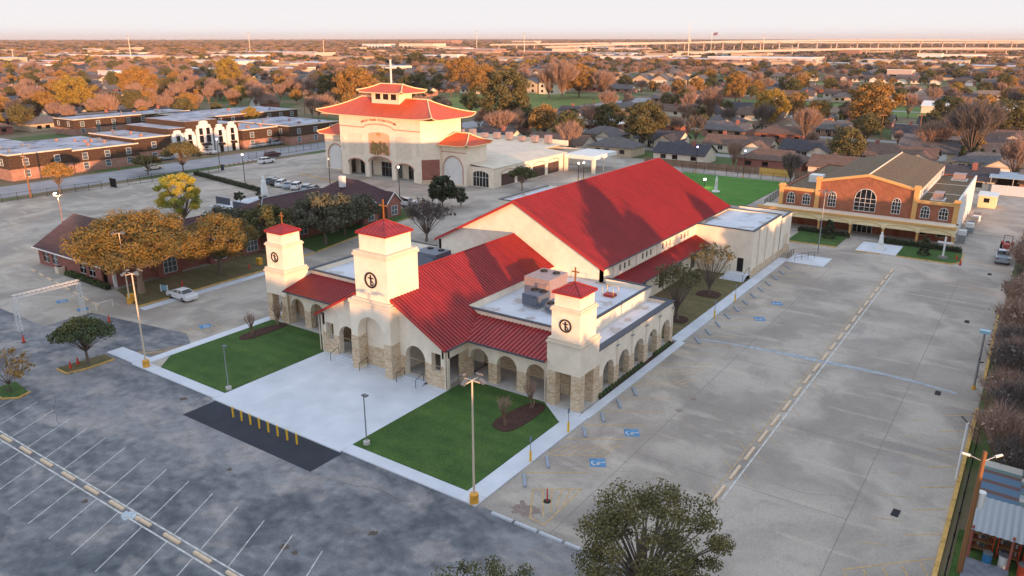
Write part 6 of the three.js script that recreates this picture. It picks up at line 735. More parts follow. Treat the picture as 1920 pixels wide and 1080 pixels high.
// traffic cones and delineators
const coneRed = M({ map: mottled([206, 66, 48], 0.1, 1, 255) });
function cone(u, v, label, h = 0.9) { const o = thing('traffic_cone', label, 'traffic cone', u, v, 0.012); mesh('cone', cyl(0, 0, 0.04, h, 0.17, 0.04, 12), coneRed, o); mesh('base', bx(-0.22, 0.22, 0, 0.04, -0.22, 0.22), MAT.black, o); mesh('reflective_band', cyl(0, 0, h * 0.55, h * 0.75, 0.098, 0.072, 12), MAT.white, o); }
for (const [px, py, l] of [[45, 642, 'red cone at the curved kerb by the truss gate'], [205, 604, 'red cone on the dark asphalt drive'], [147, 684, 'tall red cone on the planted island'], [133, 692, 'red cone leaning at the island edge'], [342, 537, 'red cone behind the white sedan'], [468, 505, 'orange cone on the brown lawn kerb'], [1800, 497, 'orange cone at the cross lawn corner'], [1793, 488, 'second orange cone at the cross lawn corner'], [223, 318, 'orange cone by the hedge gate']]) { const [u, v] = P(px, py); cone(u, v, l); }
{ const o = thing('delineator', 'red delineator post on a black disc in the hatched triangle', 'delineator', -26.6, 43.1); mesh('post', cyl(0, 0, 0.05, 1.1, 0.06, 0.05, 10), coneRed, o); mesh('disc', cyl(0, 0, 0, 0.06, 0.3, 0.28, 16), MAT.black, o); }
for (const [px, py, l] of [[247, 566, 'yellow box by the floodlight post'], [487, 497, 'yellow box on the brown lawn']]) { const [u, v] = P(px, py); const o = thing('yellow_box', l, 'box', u, v, 0.1); mesh('box_body', bx(-0.35, 0.35, 0, 0.95, -0.35, 0.35), MAT.yellowBase, o); mesh('lid', bx(-0.38, 0.38, 0.95, 1.0, -0.38, 0.38), MAT.yellow, o); }
// truss gate at the lot entrance
{ const o = thing('truss_gate', 'white aluminium truss arch across the lot entrance', 'gate', -97.1, 41); const tr = (a, b, n) => { const A = new THREE.Vector3(a[0], a[1], -a[2]), B = new THREE.Vector3(b[0], b[1], -b[2]), d = B.clone().sub(A), e1 = new THREE.Vector3(1, 0, 0).cross(d).length() > 0.1 ? new THREE.Vector3(1, 0, 0) : new THREE.Vector3(0, 0, 1), n1 = e1.clone(), n2 = new THREE.Vector3().crossVectors(d.clone().normalize(), e1).normalize(), g = [], w = 0.2, C4 = [[-1, -1], [1, -1], [1, 1], [-1, 1]].map(([p, q]) => n1.clone().multiplyScalar(p * w).addScaledVector(n2, q * w)); const pt = (t, k) => A.clone().addScaledVector(d, t).add(C4[k]), bb = (p, q, r) => bar([p.x, p.y, -p.z], [q.x, q.y, -q.z], r, r, 5); for (let k = 0; k < 4; k++) { g.push(bb(pt(0, k), pt(1, k), 0.035)); for (let i = 0; i < n; i++) g.push(bb(pt(i / n, k), pt((i + 1) / n, (k + 1) % 4), 0.02)); } return g; }; mesh('truss_leg', tr([0, 0, -3.8], [0, 4.2, -3.8], 8), MAT.white, o); mesh('truss_leg', tr([0, 0, 3.7], [0, 4.2, 3.7], 8), MAT.white, o); mesh('truss_beam', tr([0, 4.4, -3.9], [0, 4.4, 3.8], 14), MAT.white, o);
  const r = thing('barrier_rail', 'low white pipe barrier beside the dark drive', 'barrier', -97, 47.4); mesh('rail', bar([0, 0.95, -1.1], [0, 0.95, 1.1], 0.05), MAT.white, r); for (const z of [-1.1, 1.1]) mesh('leg', bar([0, 0, z], [0, 0.95, z], 0.05), MAT.white, r); }
{ const [u, v] = P(309, 549); const o = thing('yard_sign', 'small white and blue board sign on the brown lawn', 'sign', u, v, 0.1, 0.4); mesh('board', bx(-0.5, 0.5, 0.25, 1.0, -0.03, 0.03), M({ color: 0x7fb2c8 }), o); for (const x of [-0.5, 0.5]) mesh('leg', bx(x - 0.06, x + 0.06, 0, 1.05, -0.05, 0.05), MAT.white, o); }
// ---------- fences ----------
function fence(pts, h, step, label, mat = MAT.blackIron, picket = 0.0, infill = null) { const o = thing('fence', label, 'fence', pts[0][0], pts[0][1]); const Q = partOf(o), pk = []; for (let i = 0; i < pts.length - 1; i++) { const a = pts[i], b = pts[i + 1], L = Math.hypot(b[0] - a[0], b[1] - a[1]), n = Math.max(1, Math.round(L / step)), p = t => [a[0] + (b[0] - a[0]) * t, a[1] + (b[1] - a[1]) * t]; for (let k = 0; k <= n; k++) { if (k === n && i < pts.length - 2) continue; const q = p(k / n); Q('fence_post', cyl(q[0], q[1], 0, h + 0.1, 0.05, 0.05, 6), mat); } for (const y of [0.15, h]) Q('fence_rail', bar([a[0], y, a[1]], [b[0], y, b[1]], 0.03, 0.03, 5), mat); if (picket) for (let s = picket; s < L; s += picket) { const q = p(s / L); pk.push(bar([q[0], 0.1, q[1]], [q[0], h, q[1]], 0.012, 0.012, 3)); } if (infill) Q('fence_boards', prism((() => { const nu = -(b[1] - a[1]) / L * 0.02, nv = (b[0] - a[0]) / L * 0.02; return [[a[0] - nu, a[1] - nv], [b[0] - nu, b[1] - nv], [b[0] + nu, b[1] + nv], [a[0] + nu, a[1] + nv]]; })(), 0.05, h), infill); } if (pk.length) { const m = Q('pickets', pk, mat); m.userData.kind = 'stuff'; } return o; }
fence([[-181.5, 62], [-180, 86], [-179, 91.5]], 1.7, 3, 'black iron fence along the street by the timber pole', MAT.blackIron, 0.3); fence([[-178.5, 97.5], [-176.5, 121]], 1.7, 3, 'black iron fence from the open gate to the striped barrier', MAT.blackIron, 0.3); fence([[-189.4, 140], [-189.8, 190]], 1.7, 3, 'black iron fence between street and pagoda church lot', MAT.blackIron, 0.3);
fence([[-78, 191], [-48.5, 191]], 1.8, 3, 'dark chain fence behind the bright rear lawn', MAT.blackIron, 0.5); fence([[-48.5, 191], [-46.5, 159]], 1.6, 2.4, 'dark hedge lined fence beside the brick church', MAT.blackIron, 0.2); fence([[-101.5, 111.5], [-100, 117.5], [-106, 118.6]], 1.4, 2, 'black iron fence at the corner of the brick hall lawn', MAT.blackIron, 0.2);
fence([[-0.7, 44], [-0.6, 112]], 1.9, 3, 'rusty wire fence along the yellow kerb and brush', MAT.blackIron, 0.6); fence([[-9, 201.2], [0, 201.5]], 2.2, 3, 'white panel fence at the end of the lane', MAT.white, 0, M({ color: 0xc8ced2, roughness: 0.6 }));
const cedar = M({ map: tex(256, 128, (x, y) => { const k = Math.floor(x * 32), n = hash(k, 0, 261), g = fbm(x * 32, y * 4, 32, 262); return lerp3([120, 98, 78], [150, 126, 104], n).map(q => q * (0.8 + 0.3 * g)); }, 5, 2) }), cedarNew = M({ map: mottled([206, 168, 86], 0.08, 2, 263) });
fence([[-92, 197.5], [-60, 197.5]], 1.8, 2.5, 'weathered board fence behind the house with the patio', cedar, 0, cedar); fence([[-59.9, 197.6], [-51.5, 197.6]], 1.8, 2.5, 'new yellow board fence panel among grey ones', cedarNew, 0, cedarNew); fence([[-51, 197.5], [-30, 197.5]], 1.8, 2.5, 'grey board fence behind the bare tree', cedar, 0, cedar);
{ const o = thing('sliding_gate', 'dark slatted sliding gate panel standing open on the street', 'gate', -178.9, 94.2); for (let k = 0; k < 14; k++) mesh('slat', bx(-1.4 + k * 0.2, -1.28 + k * 0.2, 0.1, 2.0, -0.03, 0.03), MAT.blackIron, o); mesh('gate_frame', [bx(-1.5, 1.5, 2.0, 2.08, -0.05, 0.05), bx(-1.5, 1.5, 0.02, 0.1, -0.05, 0.05)], MAT.blackIron, o); const p2 = thing('car_park_barrier', 'red and white striped barrier at the lot gate', 'barrier', -178.6, 124, 0, 1.2); for (let k = 0; k < 14; k++) mesh('stripe', bx(k * 0.62, k * 0.62 + 0.62, 1.1 + k * 0.07, 1.24 + k * 0.07, -0.05, 0.05), k % 2 ? MAT.white : coneRed, p2); mesh('housing', bx(-0.7, 0, 0, 1.5, -0.3, 0.3), M({ color: 0x2f3b45 }), p2); }
// ---------- yard at the right edge ----------
{
  const o = thing('scrap_shed', 'patchwork sheet metal shed behind the wire fence', 'shed', 2.6, 57.6), Q = partOf(o); const cols = [0x48667e, 0xb0aaa0, 0x5c3f38, 0x8e999e, 0xb8b2a4, 0x56706a]; const f = rng(9), shedM = cols.map(c => M({ color: c, roughness: 0.6 }));
  for (let k = 0; k < 11; k++) for (let j = 0; j < 2; j++) { const v = 57.6 + k * 0.45; Q('roof_sheet', deck([[0.2 + j * 2.4, 2.75 + k * 0.03, v], [2.7 + j * 2.4, 2.7 + k * 0.03 + j * 0.03, v], [2.7 + j * 2.4, 2.78 + k * 0.03 + j * 0.03, v + 0.52], [0.2 + j * 2.4, 2.83 + k * 0.03, v + 0.52]], 0.02), shedM[(k * 2 + j * 3 + (f() * 3 | 0)) % 6]); }
  for (let k = 0; k < 26; k++) Q('corrugated_sheet', deck([[0.1 + k * 0.2, 2.45 + (k % 2) * 0.05, 53.2], [0.3 + k * 0.2, 2.45 + ((k + 1) % 2) * 0.05, 53.2], [0.3 + k * 0.2, 2.72 + ((k + 1) % 2) * 0.05, 57.6], [0.1 + k * 0.2, 2.72 + (k % 2) * 0.05, 57.6]], 0.015), MAT.galv);
  for (const [u, v] of [[0.3, 53.4], [2.6, 53.4], [5, 53.4], [0.3, 62], [5, 62]]) Q('post', cyl(u, v, 0, 2.7, 0.08), M({ color: 0x9a5a50 })); Q('rear_wall', bx(5.0, 5.1, 0, 2.6, 53.3, 62.4), MAT.galv); Q('side_wall', bx(0.1, 0.2, 0, 2.3, 58, 62.4), MAT.black);
  structure('yard_grass', sheet(rect(-0.5, 14, 40, 57), 0.02), lawnMat, 'rough grass of the yard behind the fence');
  for (const [u, v, c, l] of [[1.4, 53.6, 0x2f6f9c, 'blue plastic drum under the shed'], [2.3, 53.9, 0xd9d9d2, 'white bucket under the shed'], [3.4, 53.5, 0xb4452a, 'red oil drum under the shed'], [4.1, 53.8, 0x3f6a8c, 'blue tub under the shed']]) { const d = thing('drum', l, 'drum', u, v, 0.02); mesh('barrel', cyl(0, 0, 0, 0.85, 0.28, 0.28, 14), M({ color: c }), d); mesh('rim', cyl(0, 0, 0.85, 0.9, 0.3, 0.3, 14), MAT.galv, d); }
  const tp = thing('tarp', 'crumpled grey tarpaulin on the yard grass', 'tarp', 1.4, 51.8, 0.03); { const g = new THREE.PlaneGeometry(2.6, 3.2, 14, 14); g.rotateX(-Math.PI / 2); const p = g.attributes.position; for (let i = 0; i < p.count; i++) p.setY(i, 0.05 + 0.3 * fbm(p.getX(i) + 4, p.getZ(i) + 4, 8, 5)); g.computeVertexNormals(); mesh('sheet', g, M({ map: mottled([120, 122, 130], 0.2, 1, 281), side: THREE.DoubleSide }), tp); }
  for (let k = 0; k < 3; k++) { const s = thing('shelf_rack', ['rusty shelf of scrap under the shed', 'second scrap shelf under the shed', 'third scrap shelf under the shed'][k], 'shelf', 1.0 + k * 1.5, 55, 0.02); for (const y of [0.3, 0.9, 1.5]) { mesh('shelf', bx(-0.6, 0.6, y, y + 0.05, -0.4, 0.4), MAT.wood, s); for (let j = 0; j < 5; j++) mesh('scrap', cyl(-0.45 + j * 0.22, rr(-0.2, 0.2), y + 0.05, y + 0.05 + rr(0.15, 0.4), 0.08, 0.07, 7), M({ color: [0x7a3b2a, 0xa8a8a8, 0x34506a, 0x5a5a50][(j + k) % 4] }), s); } mesh('upright', [bx(-0.65, -0.6, 0, 1.8, -0.4, 0.4), bx(0.6, 0.65, 0, 1.8, -0.4, 0.4)], coneRed, s); }
  // equipment beside the brick church
  for (let k = 0; k < 9; k++) { const s = thing('condenser', 'grey condenser unit along the brick church side wall', 'air conditioner', -9.6 + rr(-0.3, 0.6), 149 + k * 2.9, 0, rr(-0.2, 0.2), 'condensers beside the brick church'); mesh('case', bx(-0.6, 0.6, 0, rr(0.9, 1.6), -0.6, 0.6), [MAT.galv, MAT.white, rtuDark][k % 3], s); mesh('fan_grille', cyl(0, 0, 0.6, 0.66, 0.3), MAT.black, s); }
  const ca = thing('carport', 'long blue grey carport roof at the end of the lane', 'carport', -3, 205); mesh('roof', deck([[-7, 3.6, -2], [6, 3.6, -2], [6, 4.2, 4], [-7, 4.2, 4]], 0.15), M({ map: mottled([150, 172, 188], 0.06, 4, 283), roughness: 0.5 }), ca); for (const x of [-6.6, -2.3, 1.8, 5.6]) mesh('post', cyl(x, -1.8, 0, 3.55, 0.1), MAT.galv, ca); mesh('back_wall', bx(-6.9, 5.9, 0, 3.9, 3.8, 3.95), MAT.black, ca);
  const sh = thing('site_hut', 'small cream hut at the back of the brick church', 'hut', -8.6, 186); mesh('hut_wall', bx(-1.6, 1.6, 0, 2.5, -2, 2), creamTrim, sh); mesh('hut_roof', deck([[-1.8, 2.5, -2.2], [1.8, 2.5, -2.2], [1.8, 2.75, 2.2], [-1.8, 2.75, 2.2]], 0.1), MAT.white, sh); mesh('hut_window', bx(-0.6, 0.4, 1.1, 2.0, -2.04, -2.0), MAT.darkGlass, sh);
}
// ---------- the neighbourhood ----------
const wallTan = M({ map: mottled([196, 176, 150], 0.06, 4, 301) }), wallCream = M({ map: mottled([222, 210, 190], 0.05, 4, 302) });
function houseShape(kind) {
  // a ranch house with a garage wing; local axes, front towards +x ... built in site coordinates round the origin
  const K = [{ r: roofGrey, w: MAT.brickPink, hip: false }, { r: roofBrown, w: MAT.brickRed, hip: true }, { r: roofDark, w: wallCream, hip: false }, { r: roofTan, w: wallTan, hip: true }, { r: roofBrown, w: wallCream, hip: false }, { r: roofGrey, w: wallTan, hip: true }][kind];
  const o = new THREE.Group(), Q = (n, g, m) => mesh(n, (Array.isArray(g) ? g : [g]).map(x => clean(x.index ? x.toNonIndexed() : x)), m, o); const L = [16, 17, 15, 18, 20, 14][kind] / 2, D = 4.6, h = 2.7, rh = 5.0;
  Q('wall', bx(-L, L, 0, h, -D, D), K.w); Q('roof', K.hip ? hipRoof(-L, L, -D, D, h, rh, 'u', 0.5) : gableRoof(-L, L, -D, D, h, rh, 'u', 0.5), K.r); if (!K.hip) Q('gable_end', [gableEnd('v', -D, D, h, rh - 0.15, L, 0.12), gableEnd('v', -D, D, h, rh - 0.15, -L + 0.12, 0.12)], kind === 0 ? wallCream : K.w);
  const gw = L - 6.2; Q('wing_wall', bx(gw, L, 0, h, -D - 4.5, -D), K.w); Q('wing_roof', gableRoof(gw, L, -D - 4.5, 1, h, 4.5, 'v', 0.45), K.r); Q('wing_gable', gableEnd('u', gw, L, h, 4.35, -D - 4.5, 0.12), wallCream);
  Q('garage_door', bx(gw + 0.7, L - 0.7, 0.02, 2.2, -D - 4.54, -D - 4.5), MAT.white); for (const u of [-L + 2.2, -L + 5.4, gw - 1.9]) { const p = Q('window', bx(u - 0.75, u + 0.75, 0.9, 2.1, -D - 0.05, -D - 0.01), MAT.darkGlass); mesh('window_frame', mergeGeometries([bx(u - 0.83, u - 0.75, 0.82, 2.18, -D - 0.08, -D), bx(u + 0.75, u + 0.83, 0.82, 2.18, -D - 0.08, -D), bx(u - 0.75, u + 0.75, 2.1, 2.18, -D - 0.08, -D), bx(u - 0.03, u + 0.03, 0.9, 2.1, -D - 0.08, -D - 0.05)].map(g => g.toNonIndexed())), MAT.white, p); }
  Q('door', bx(gw - 4.2, gw - 3.2, 0.02, 2.1, -D - 0.05, -D), MAT.bronze); for (const u of [-L + 3, 1, L - 3]) Q('window', bx(u - 0.8, u + 0.8, 0.9, 2.1, D + 0.01, D + 0.05), MAT.darkGlass); if (kind % 2 === 0) Q('chimney', bx(-L + 4, -L + 5, h + 0.6, rh + 0.9, 0.6, 1.4), MAT.brickRed);
  return o;
}
const sealedLane = M({ color: lin(0.30, 0.29, 0.28) });
const houseLook = ['brick house with a plain grey gable roof', 'red brick house with a brown hipped roof', 'cream house with a dark gable roof', 'tan house with a pale brown hipped roof', 'long cream house with a brown gable roof', 'small tan house with a grey hipped roof'];
const houseProto = [0, 1, 2, 3, 4, 5].map(houseShape);
const rS = rng(99), inView = (u, v, m = 1) => { const az = Math.atan2(-u, v) * 57.2958, half = Math.atan(960 / FPX) * 57.2958; return Math.abs(az - 34.7) < half + m + 2; };
const zones = [[-182, 0, -70, 196], [-206, -184, -60, 500], [-292, -204, 288, 424], [-150, -40, 384, 436], [-330, 60, 562, 638], [-305, -200, 60, 222], [-60, 10, 396, 430]];
const woods = [[-420, -306, 100, 320], [-306, -225, 224, 300]];
const inZone = (u, v, pad = 0) => zones.some(([a, b, c, d]) => u > a - pad && u < b + pad && v > c - pad && v < d + pad);
const homes = [];
for (let row = 0; row < 34; row++) { const v = 209 + row * 31 + (row % 2) * -4; for (let k = -1; k < 70; k++) { const u = 24 - k * 22 + rS() * 5 + (row % 3) * 4, vv = v + (rS() - 0.5) * 3, roll = rS(), kd = (rS() * 6) | 0; if (!inView(u, vv) || inZone(u, vv, 9) || woods.some(([a, b, c, d]) => u > a && u < b && vv > c && vv < d) || roll < 0.12) continue; homes.push([u, vv, kd, (row % 2 ? 0 : Math.PI) + (rS() < 0.12 ? Math.PI / 2 : 0)]); } }
for (let k = 0; k < 26; k++) for (let row = 0; row < 16; row++) { const u = -316 - row * 31, v = 120 + k * 22 + rS() * 4; if (v < 200 + 0 && inView(u, v) && !inZone(u, v, 8)) homes.push([u, v, (rS() * 6) | 0, Math.PI / 2 * (row % 2 ? 1 : -1)]); }
homes.sort((a, b) => Math.hypot(a[0], a[1]) - Math.hypot(b[0], b[1]));
homes.slice(0, 270).forEach(([u, v, k, t]) => { const o = thing('house', houseLook[k] + ' in the neighbourhood rows', 'house', u, v, 0, t, 'houses of the neighbourhood behind the churches'); for (const c of houseProto[k].children) o.add(c.clone()); });
{ const rest = homes.slice(270, 1500), wallG = bx(-8, 8, 0, 2.7, -4.6, 4.6), roofG = mergeGeometries(hipRoof(-8, 8, -4.6, 4.6, 2.7, 5.2, 'u', 0.5)), m4 = new THREE.Matrix4(), q = new THREE.Quaternion(), e = new THREE.Euler(); const wi = new THREE.InstancedMesh(wallG, M({ color: lin(0.5, 0.42, 0.34) }), rest.length), ri = new THREE.InstancedMesh(roofG, M({ color: 0xffffff }), rest.length); rest.forEach(([u, v, k, t], i) => { m4.compose(new THREE.Vector3(u, 0, -v), q.setFromEuler(e.set(0, t, 0)), new THREE.Vector3(1, 1, 1)); wi.setMatrixAt(i, m4); ri.setMatrixAt(i, m4); const c = [[0.13, 0.12, 0.12], [0.16, 0.11, 0.085], [0.06, 0.06, 0.068], [0.24, 0.17, 0.13]][k % 4]; ri.setColorAt(i, lin(...c)); }); const g = new THREE.Group(); g.name = 'far_houses'; g.userData = { kind: 'stuff', label: 'distant house roofs merging into the wooded suburb', category: 'houses' }; wi.name = 'far_house_walls'; ri.name = 'far_house_roofs'; wi.userData.kind = ri.userData.kind = 'stuff'; scene.add(g); g.add(wi, ri); }
for (let k = 0; k < 7; k++) structure('residential_lane', sheet(rect(-180, 40, 222 + k * 62, 228 + k * 62), 0.012 + k * 0.001), sealedLane, 'grey residential lane between the house rows');
// two-storey apartment rows on the far side of the field
{ const f = rng(33); for (const [px, py, n, l] of [[1290, 168, 4, 'tan two storey apartment row beyond the field trees'], [1220, 168, 3, 'two storey apartment row beside the far road bend'], [1010, 176, 2, 'grey gabled two storey house behind the field']]) { const [u, v] = P(px, py), o = thing('apartment_row', l, 'apartment building', u, v), Q = partOf(o); for (let k = 0; k < n; k++) { const a = u - k * 14, b = a + 12.5; Q('unit_wall', bx(a, b, 0, 6.4, v, v + 11), k % 2 ? wallTan : wallCream); Q('unit_roof', gableRoof(a, b, v, v + 11, 6.4, 9.6, 'v', 0.5), roofGrey); Q('gable_end', gableEnd('u', a, b, 6.4, 9.45, v, 0.2), wallTan); for (const s of [2.6, 9.6]) for (const y of [1, 4]) { const w = Q('window', bx(a + s - 0.8, a + s + 0.8, y, y + 1.5, v - 0.05, v - 0.01), MAT.darkGlass); } } } }
// long white roof, garage row, white carport house, town houses
{ const o = thing('long_shed', 'very long low building with a white roof beyond the gardens', 'building', -30, 415), Q = partOf(o); Q('shed_wall', bx(-52, 12, 0, 3.4, 408, 424), wallCream); Q('shed_roof', gableRoof(-52, 12, 408, 424, 3.4, 5.2, 'u', 0.4), MAT.white);
  const t = thing('garage_row', 'long tan house row with pale garage doors behind the brick church', 'house', -16, 252), T = partOf(t); T('row_wall', bx(-36, 8, 0, 2.8, 248, 260), wallTan); T('row_roof', gableRoof(-36, 8, 248, 260, 2.8, 5.6, 'u', 0.5), roofGrey); for (const u of [-31.5, -28.0, -24.6, -17, -10, -3, 2]) T('garage_door', bx(u - 1.35, u + 1.35, 0.05, 2.2, 247.93, 247.98), MAT.white);
  const g = thing('white_garage', 'white gabled carport house with cars on its drive', 'house', -140, 258), G = partOf(g); G('garage_wall', bx(-146, -134, 0, 2.9, 256, 266), MAT.brickRed); G('garage_roof', gableRoof(-147, -133, 252, 266, 2.9, 5, 'v', 0.4), MAT.white); G('gable_end', gableEnd('u', -147, -133, 2.9, 4.9, 252, 0.2), MAT.white); G('garage_door', bx(-138.5, -134.5, 0.05, 2.4, 255.9, 255.98), MAT.white); structure('drive', sheet(rect(-147, -131, 240, 255.9), 0.01), concreteMat, 'concrete drive of the white garage');
  const a = thing('chalet_house', 'steep dark roofed house with yellow gable among the trees', 'house', -118, 312), A = partOf(a); A('chalet_wall', bx(-125, -112, 0, 3, 308, 318), wallCream); A('chalet_roof', gableRoof(-125, -112, 308, 318, 3, 8.6, 'v', 0.5), roofDark); A('gable_end', gableEnd('u', -125, -112, 3, 8.4, 308, 0.2), creamTrim); A('window', bx(-119.6, -117.4, 3.6, 5.2, 307.9, 307.97), MAT.darkGlass);
  const w = P(478, 203), h = thing('gable_house', 'white steep gabled house behind the apartment blocks', 'house', w[0], w[1]), Hq = partOf(h); Hq('gable_wall', wall('u', [[w[0] - 4, 0], [w[0] + 4, 0], [w[0] + 4, 2.6], [w[0], 6.6], [w[0] - 4, 2.6]], w[1], 0.3), MAT.white); Hq('house_roof', gableRoof(w[0] - 4, w[0] + 4, w[1] + 0.1, w[1] + 12, 2.6, 6.6, 'v', 0.4), roofBrown); Hq('house_wall', bx(w[0] - 4, w[0] + 4, 0, 2.6, w[1] + 0.3, w[1] + 12), MAT.brickRed); Hq('window', bx(w[0] - 0.7, w[0] + 0.7, 2.7, 3.8, w[1] - 0.06, w[1] - 0.01), MAT.darkGlass); }
// ---------- trees of the neighbourhood ----------
const tp = {};
{ const mk = (n, o) => { tp[n] = [0, 1, 2].map(i => treeShape({ ...o, seed: o.seed + i * 7, h: 10 })); };
  mk('bare', { seed: 401, r: 4.6, base: 0.18, clumps: 30, leaves: 62, size: 0.75, cols: COL.twig, bare: 1, trunkR: 0.2, shape: 'vase', spread: 0.34, twigLen: 1.3 });
  mk('grey', { seed: 431, r: 4.4, base: 0.18, clumps: 28, leaves: 56, size: 0.75, cols: COL.greyTwig, bare: 1, trunkR: 0.2, shape: 'vase', spread: 0.34, twigLen: 1.3 });
  mk('amber', { seed: 461, r: 4.3, base: 0.2, clumps: 32, leaves: 110, size: 0.42, cols: COL.amber, trunkR: 0.2, spread: 0.33 });
  mk('olive', { seed: 491, r: 4.4, base: 0.2, clumps: 30, leaves: 110, size: 0.42, cols: COL.olive, trunkR: 0.2, spread: 0.34 });
  mk('green', { seed: 521, r: 4.5, base: 0.16, clumps: 30, leaves: 110, size: 0.42, cols: COL.oak, trunkR: 0.2, spread: 0.35 });
  mk('gold', { seed: 551, r: 4.2, base: 0.2, clumps: 30, leaves: 110, size: 0.42, cols: [[0.40, 0.25, 0.04], [0.24, 0.19, 0.04]], trunkR: 0.2, spread: 0.34 }); }
const tpf = {}; for (const [n, c] of [['bare', COL.twig], ['grey', COL.greyTwig]]) tpf[n] = treeShape({ seed: 411, h: 10, r: 4.4, base: 0.16, clumps: 60, leaves: 90, size: 0.42, cols: c, bare: 1, trunkR: 0.2, shape: 'vase', spread: 0.26, twigLen: 1.5 }); for (const [n, c] of [['amber', COL.amber], ['olive', COL.olive], ['green', COL.oak], ['gold', [[0.40, 0.25, 0.04], [0.24, 0.19, 0.04]]]]) tpf[n] = treeShape({ seed: 463, h: 10, r: 4.3, base: 0.18, clumps: 60, leaves: 190, size: 0.25, cols: c, trunkR: 0.2, spread: 0.24 });
const treeLook = { bare: ['bare_tree', 'pinkish leafless tree', barkWarm], grey: ['bare_tree', 'grey leafless tree', barkMat], amber: ['autumn_tree', 'orange leaved autumn tree', barkMat], olive: ['olive_tree', 'olive brown leaved tree', barkMat], green: ['evergreen_tree', 'dark evergreen tree', barkMat], gold: ['golden_tree', 'golden yellow tree', barkMat] };
function suburbTree(kind, u, v, h, label, group, wide = 1, fine = false) { const k = treeLook[kind], s = fine ? tpf[kind] : tp[kind][(Math.abs(u * 7 + v * 3) | 0) % 3]; return plant(k[0], label || k[1] + ' among the neighbourhood houses', 'tree', s, u, v, { s: h / 10, wide, turn: (u * 13 + v * 7) % 6.28, group: group || 'trees of the neighbourhood', bark: k[2] }); }
for (const [k, px, pb, pt, w, l] of [['gold', 145, 217, 141, 1.1, 'large golden tree behind the long apartment block'], ['amber', 262, 190, 124, 1.3, 'large orange tree above the rear apartment row'], ['gold', 430, 172, 107, 0.9, 'tall golden tree among the far roofs'], ['gold', 472, 240, 200, 1.0, 'round golden tree behind the brown apartment wing'], ['amber', 668, 208, 124, 1.15, 'large round orange tree behind the pagoda roof'], ['green', 620, 196, 138, 1.1, 'dark evergreen left of the large orange tree'], ['olive', 778, 205, 138, 1.2, 'olive tree right of the roof cross'], ['green', 780, 130, 98, 1.6, 'dark evergreen clump above the roof cross'], ['amber', 868, 170, 105, 1.2, 'tall orange tree beyond the pagoda church'], ['olive', 950, 244, 128, 1.0, 'very tall olive tree by the corner of the green field'], ['amber', 905, 190, 120, 1.1, 'orange tree beside the tall olive tree'], ['bare', 940, 265, 205, 1.4, 'rosy bare tree behind the wing roof'], ['green', 985, 250, 200, 1.2, 'dark evergreen behind the wing roof'], ['bare', 1055, 186, 112, 1.0, 'tall rosy bare tree at the edge of the field'], ['amber', 1085, 182, 118, 1.2, 'orange tree in the clump on the field'], ['bare', 1030, 184, 125, 1.1, 'rosy bare tree left in the clump on the field'], ['bare', 1130, 184, 130, 1.1, 'rosy bare tree right in the clump on the field'], ['olive', 1205, 280, 188, 1.05, 'large olive tree behind the red hall roof'], ['green', 1140, 258, 192, 1.1, 'dark evergreen beside the white garage'], ['green', 1074, 229, 203, 1.1, 'round dark evergreen by the road'], ['bare', 1330, 232, 160, 0.9, 'rosy bare tree among the houses behind the rear lawn'], ['amber', 1378, 195, 133, 0.9, 'orange tree at the end of the sports field'], ['gold', 1440, 245, 165, 1.0, 'tall yellow green tree among the houses'], ['bare', 1510, 270, 200, 1.0, 'orange lit bare tree before the dark roofs'], ['amber', 1630, 252, 150, 1.1, 'tall orange tree beyond the brick church'], ['green', 1590, 235, 190, 1.2, 'dark evergreen behind the brick church roof'], ['bare', 1745, 296, 224, 1.2, 'rosy bare tree at the garage row'], ['grey', 1815, 306, 182, 1.0, 'tall grey bare tree at the garage row'], ['green', 1775, 235, 180, 1.4, 'dark evergreen clump before the long white roof'], ['olive', 1880, 262, 185, 1.4, 'olive tree at the right end of the gardens'], ['grey', 1480, 345, 285, 0.9, 'grey bare tree beside the brick church wing'], ['bare', 1375, 318, 262, 0.7, 'thin bare tree in the garden behind the rear lawn'], ['green', 1600, 290, 262, 0.8, 'dark conical evergreen behind the brick church']]) { const [u, v] = P(px, pb); suburbTree(k, u, v, hOf(px, pb, pt), l, null, w, true); }
for (const px of [1800, 1822, 1836, 1858, 1875, 1895]) { const [u, v] = P(px, 318), c = tp.col || (tp.col = treeShape({ seed: 600, h: 6, r: 0.75, base: 0.04, clumps: 26, leaves: 60, size: 0.3, cols: COL.dark, shape: 'cone', spread: 0.75, trunkR: 0.1 })); plant('italian_cypress', 'slim dark cypress in the row at the garage doors', 'tree', c, u, v, { s: rr(0.85, 1.1), group: 'slim cypresses by the garage row' }); }
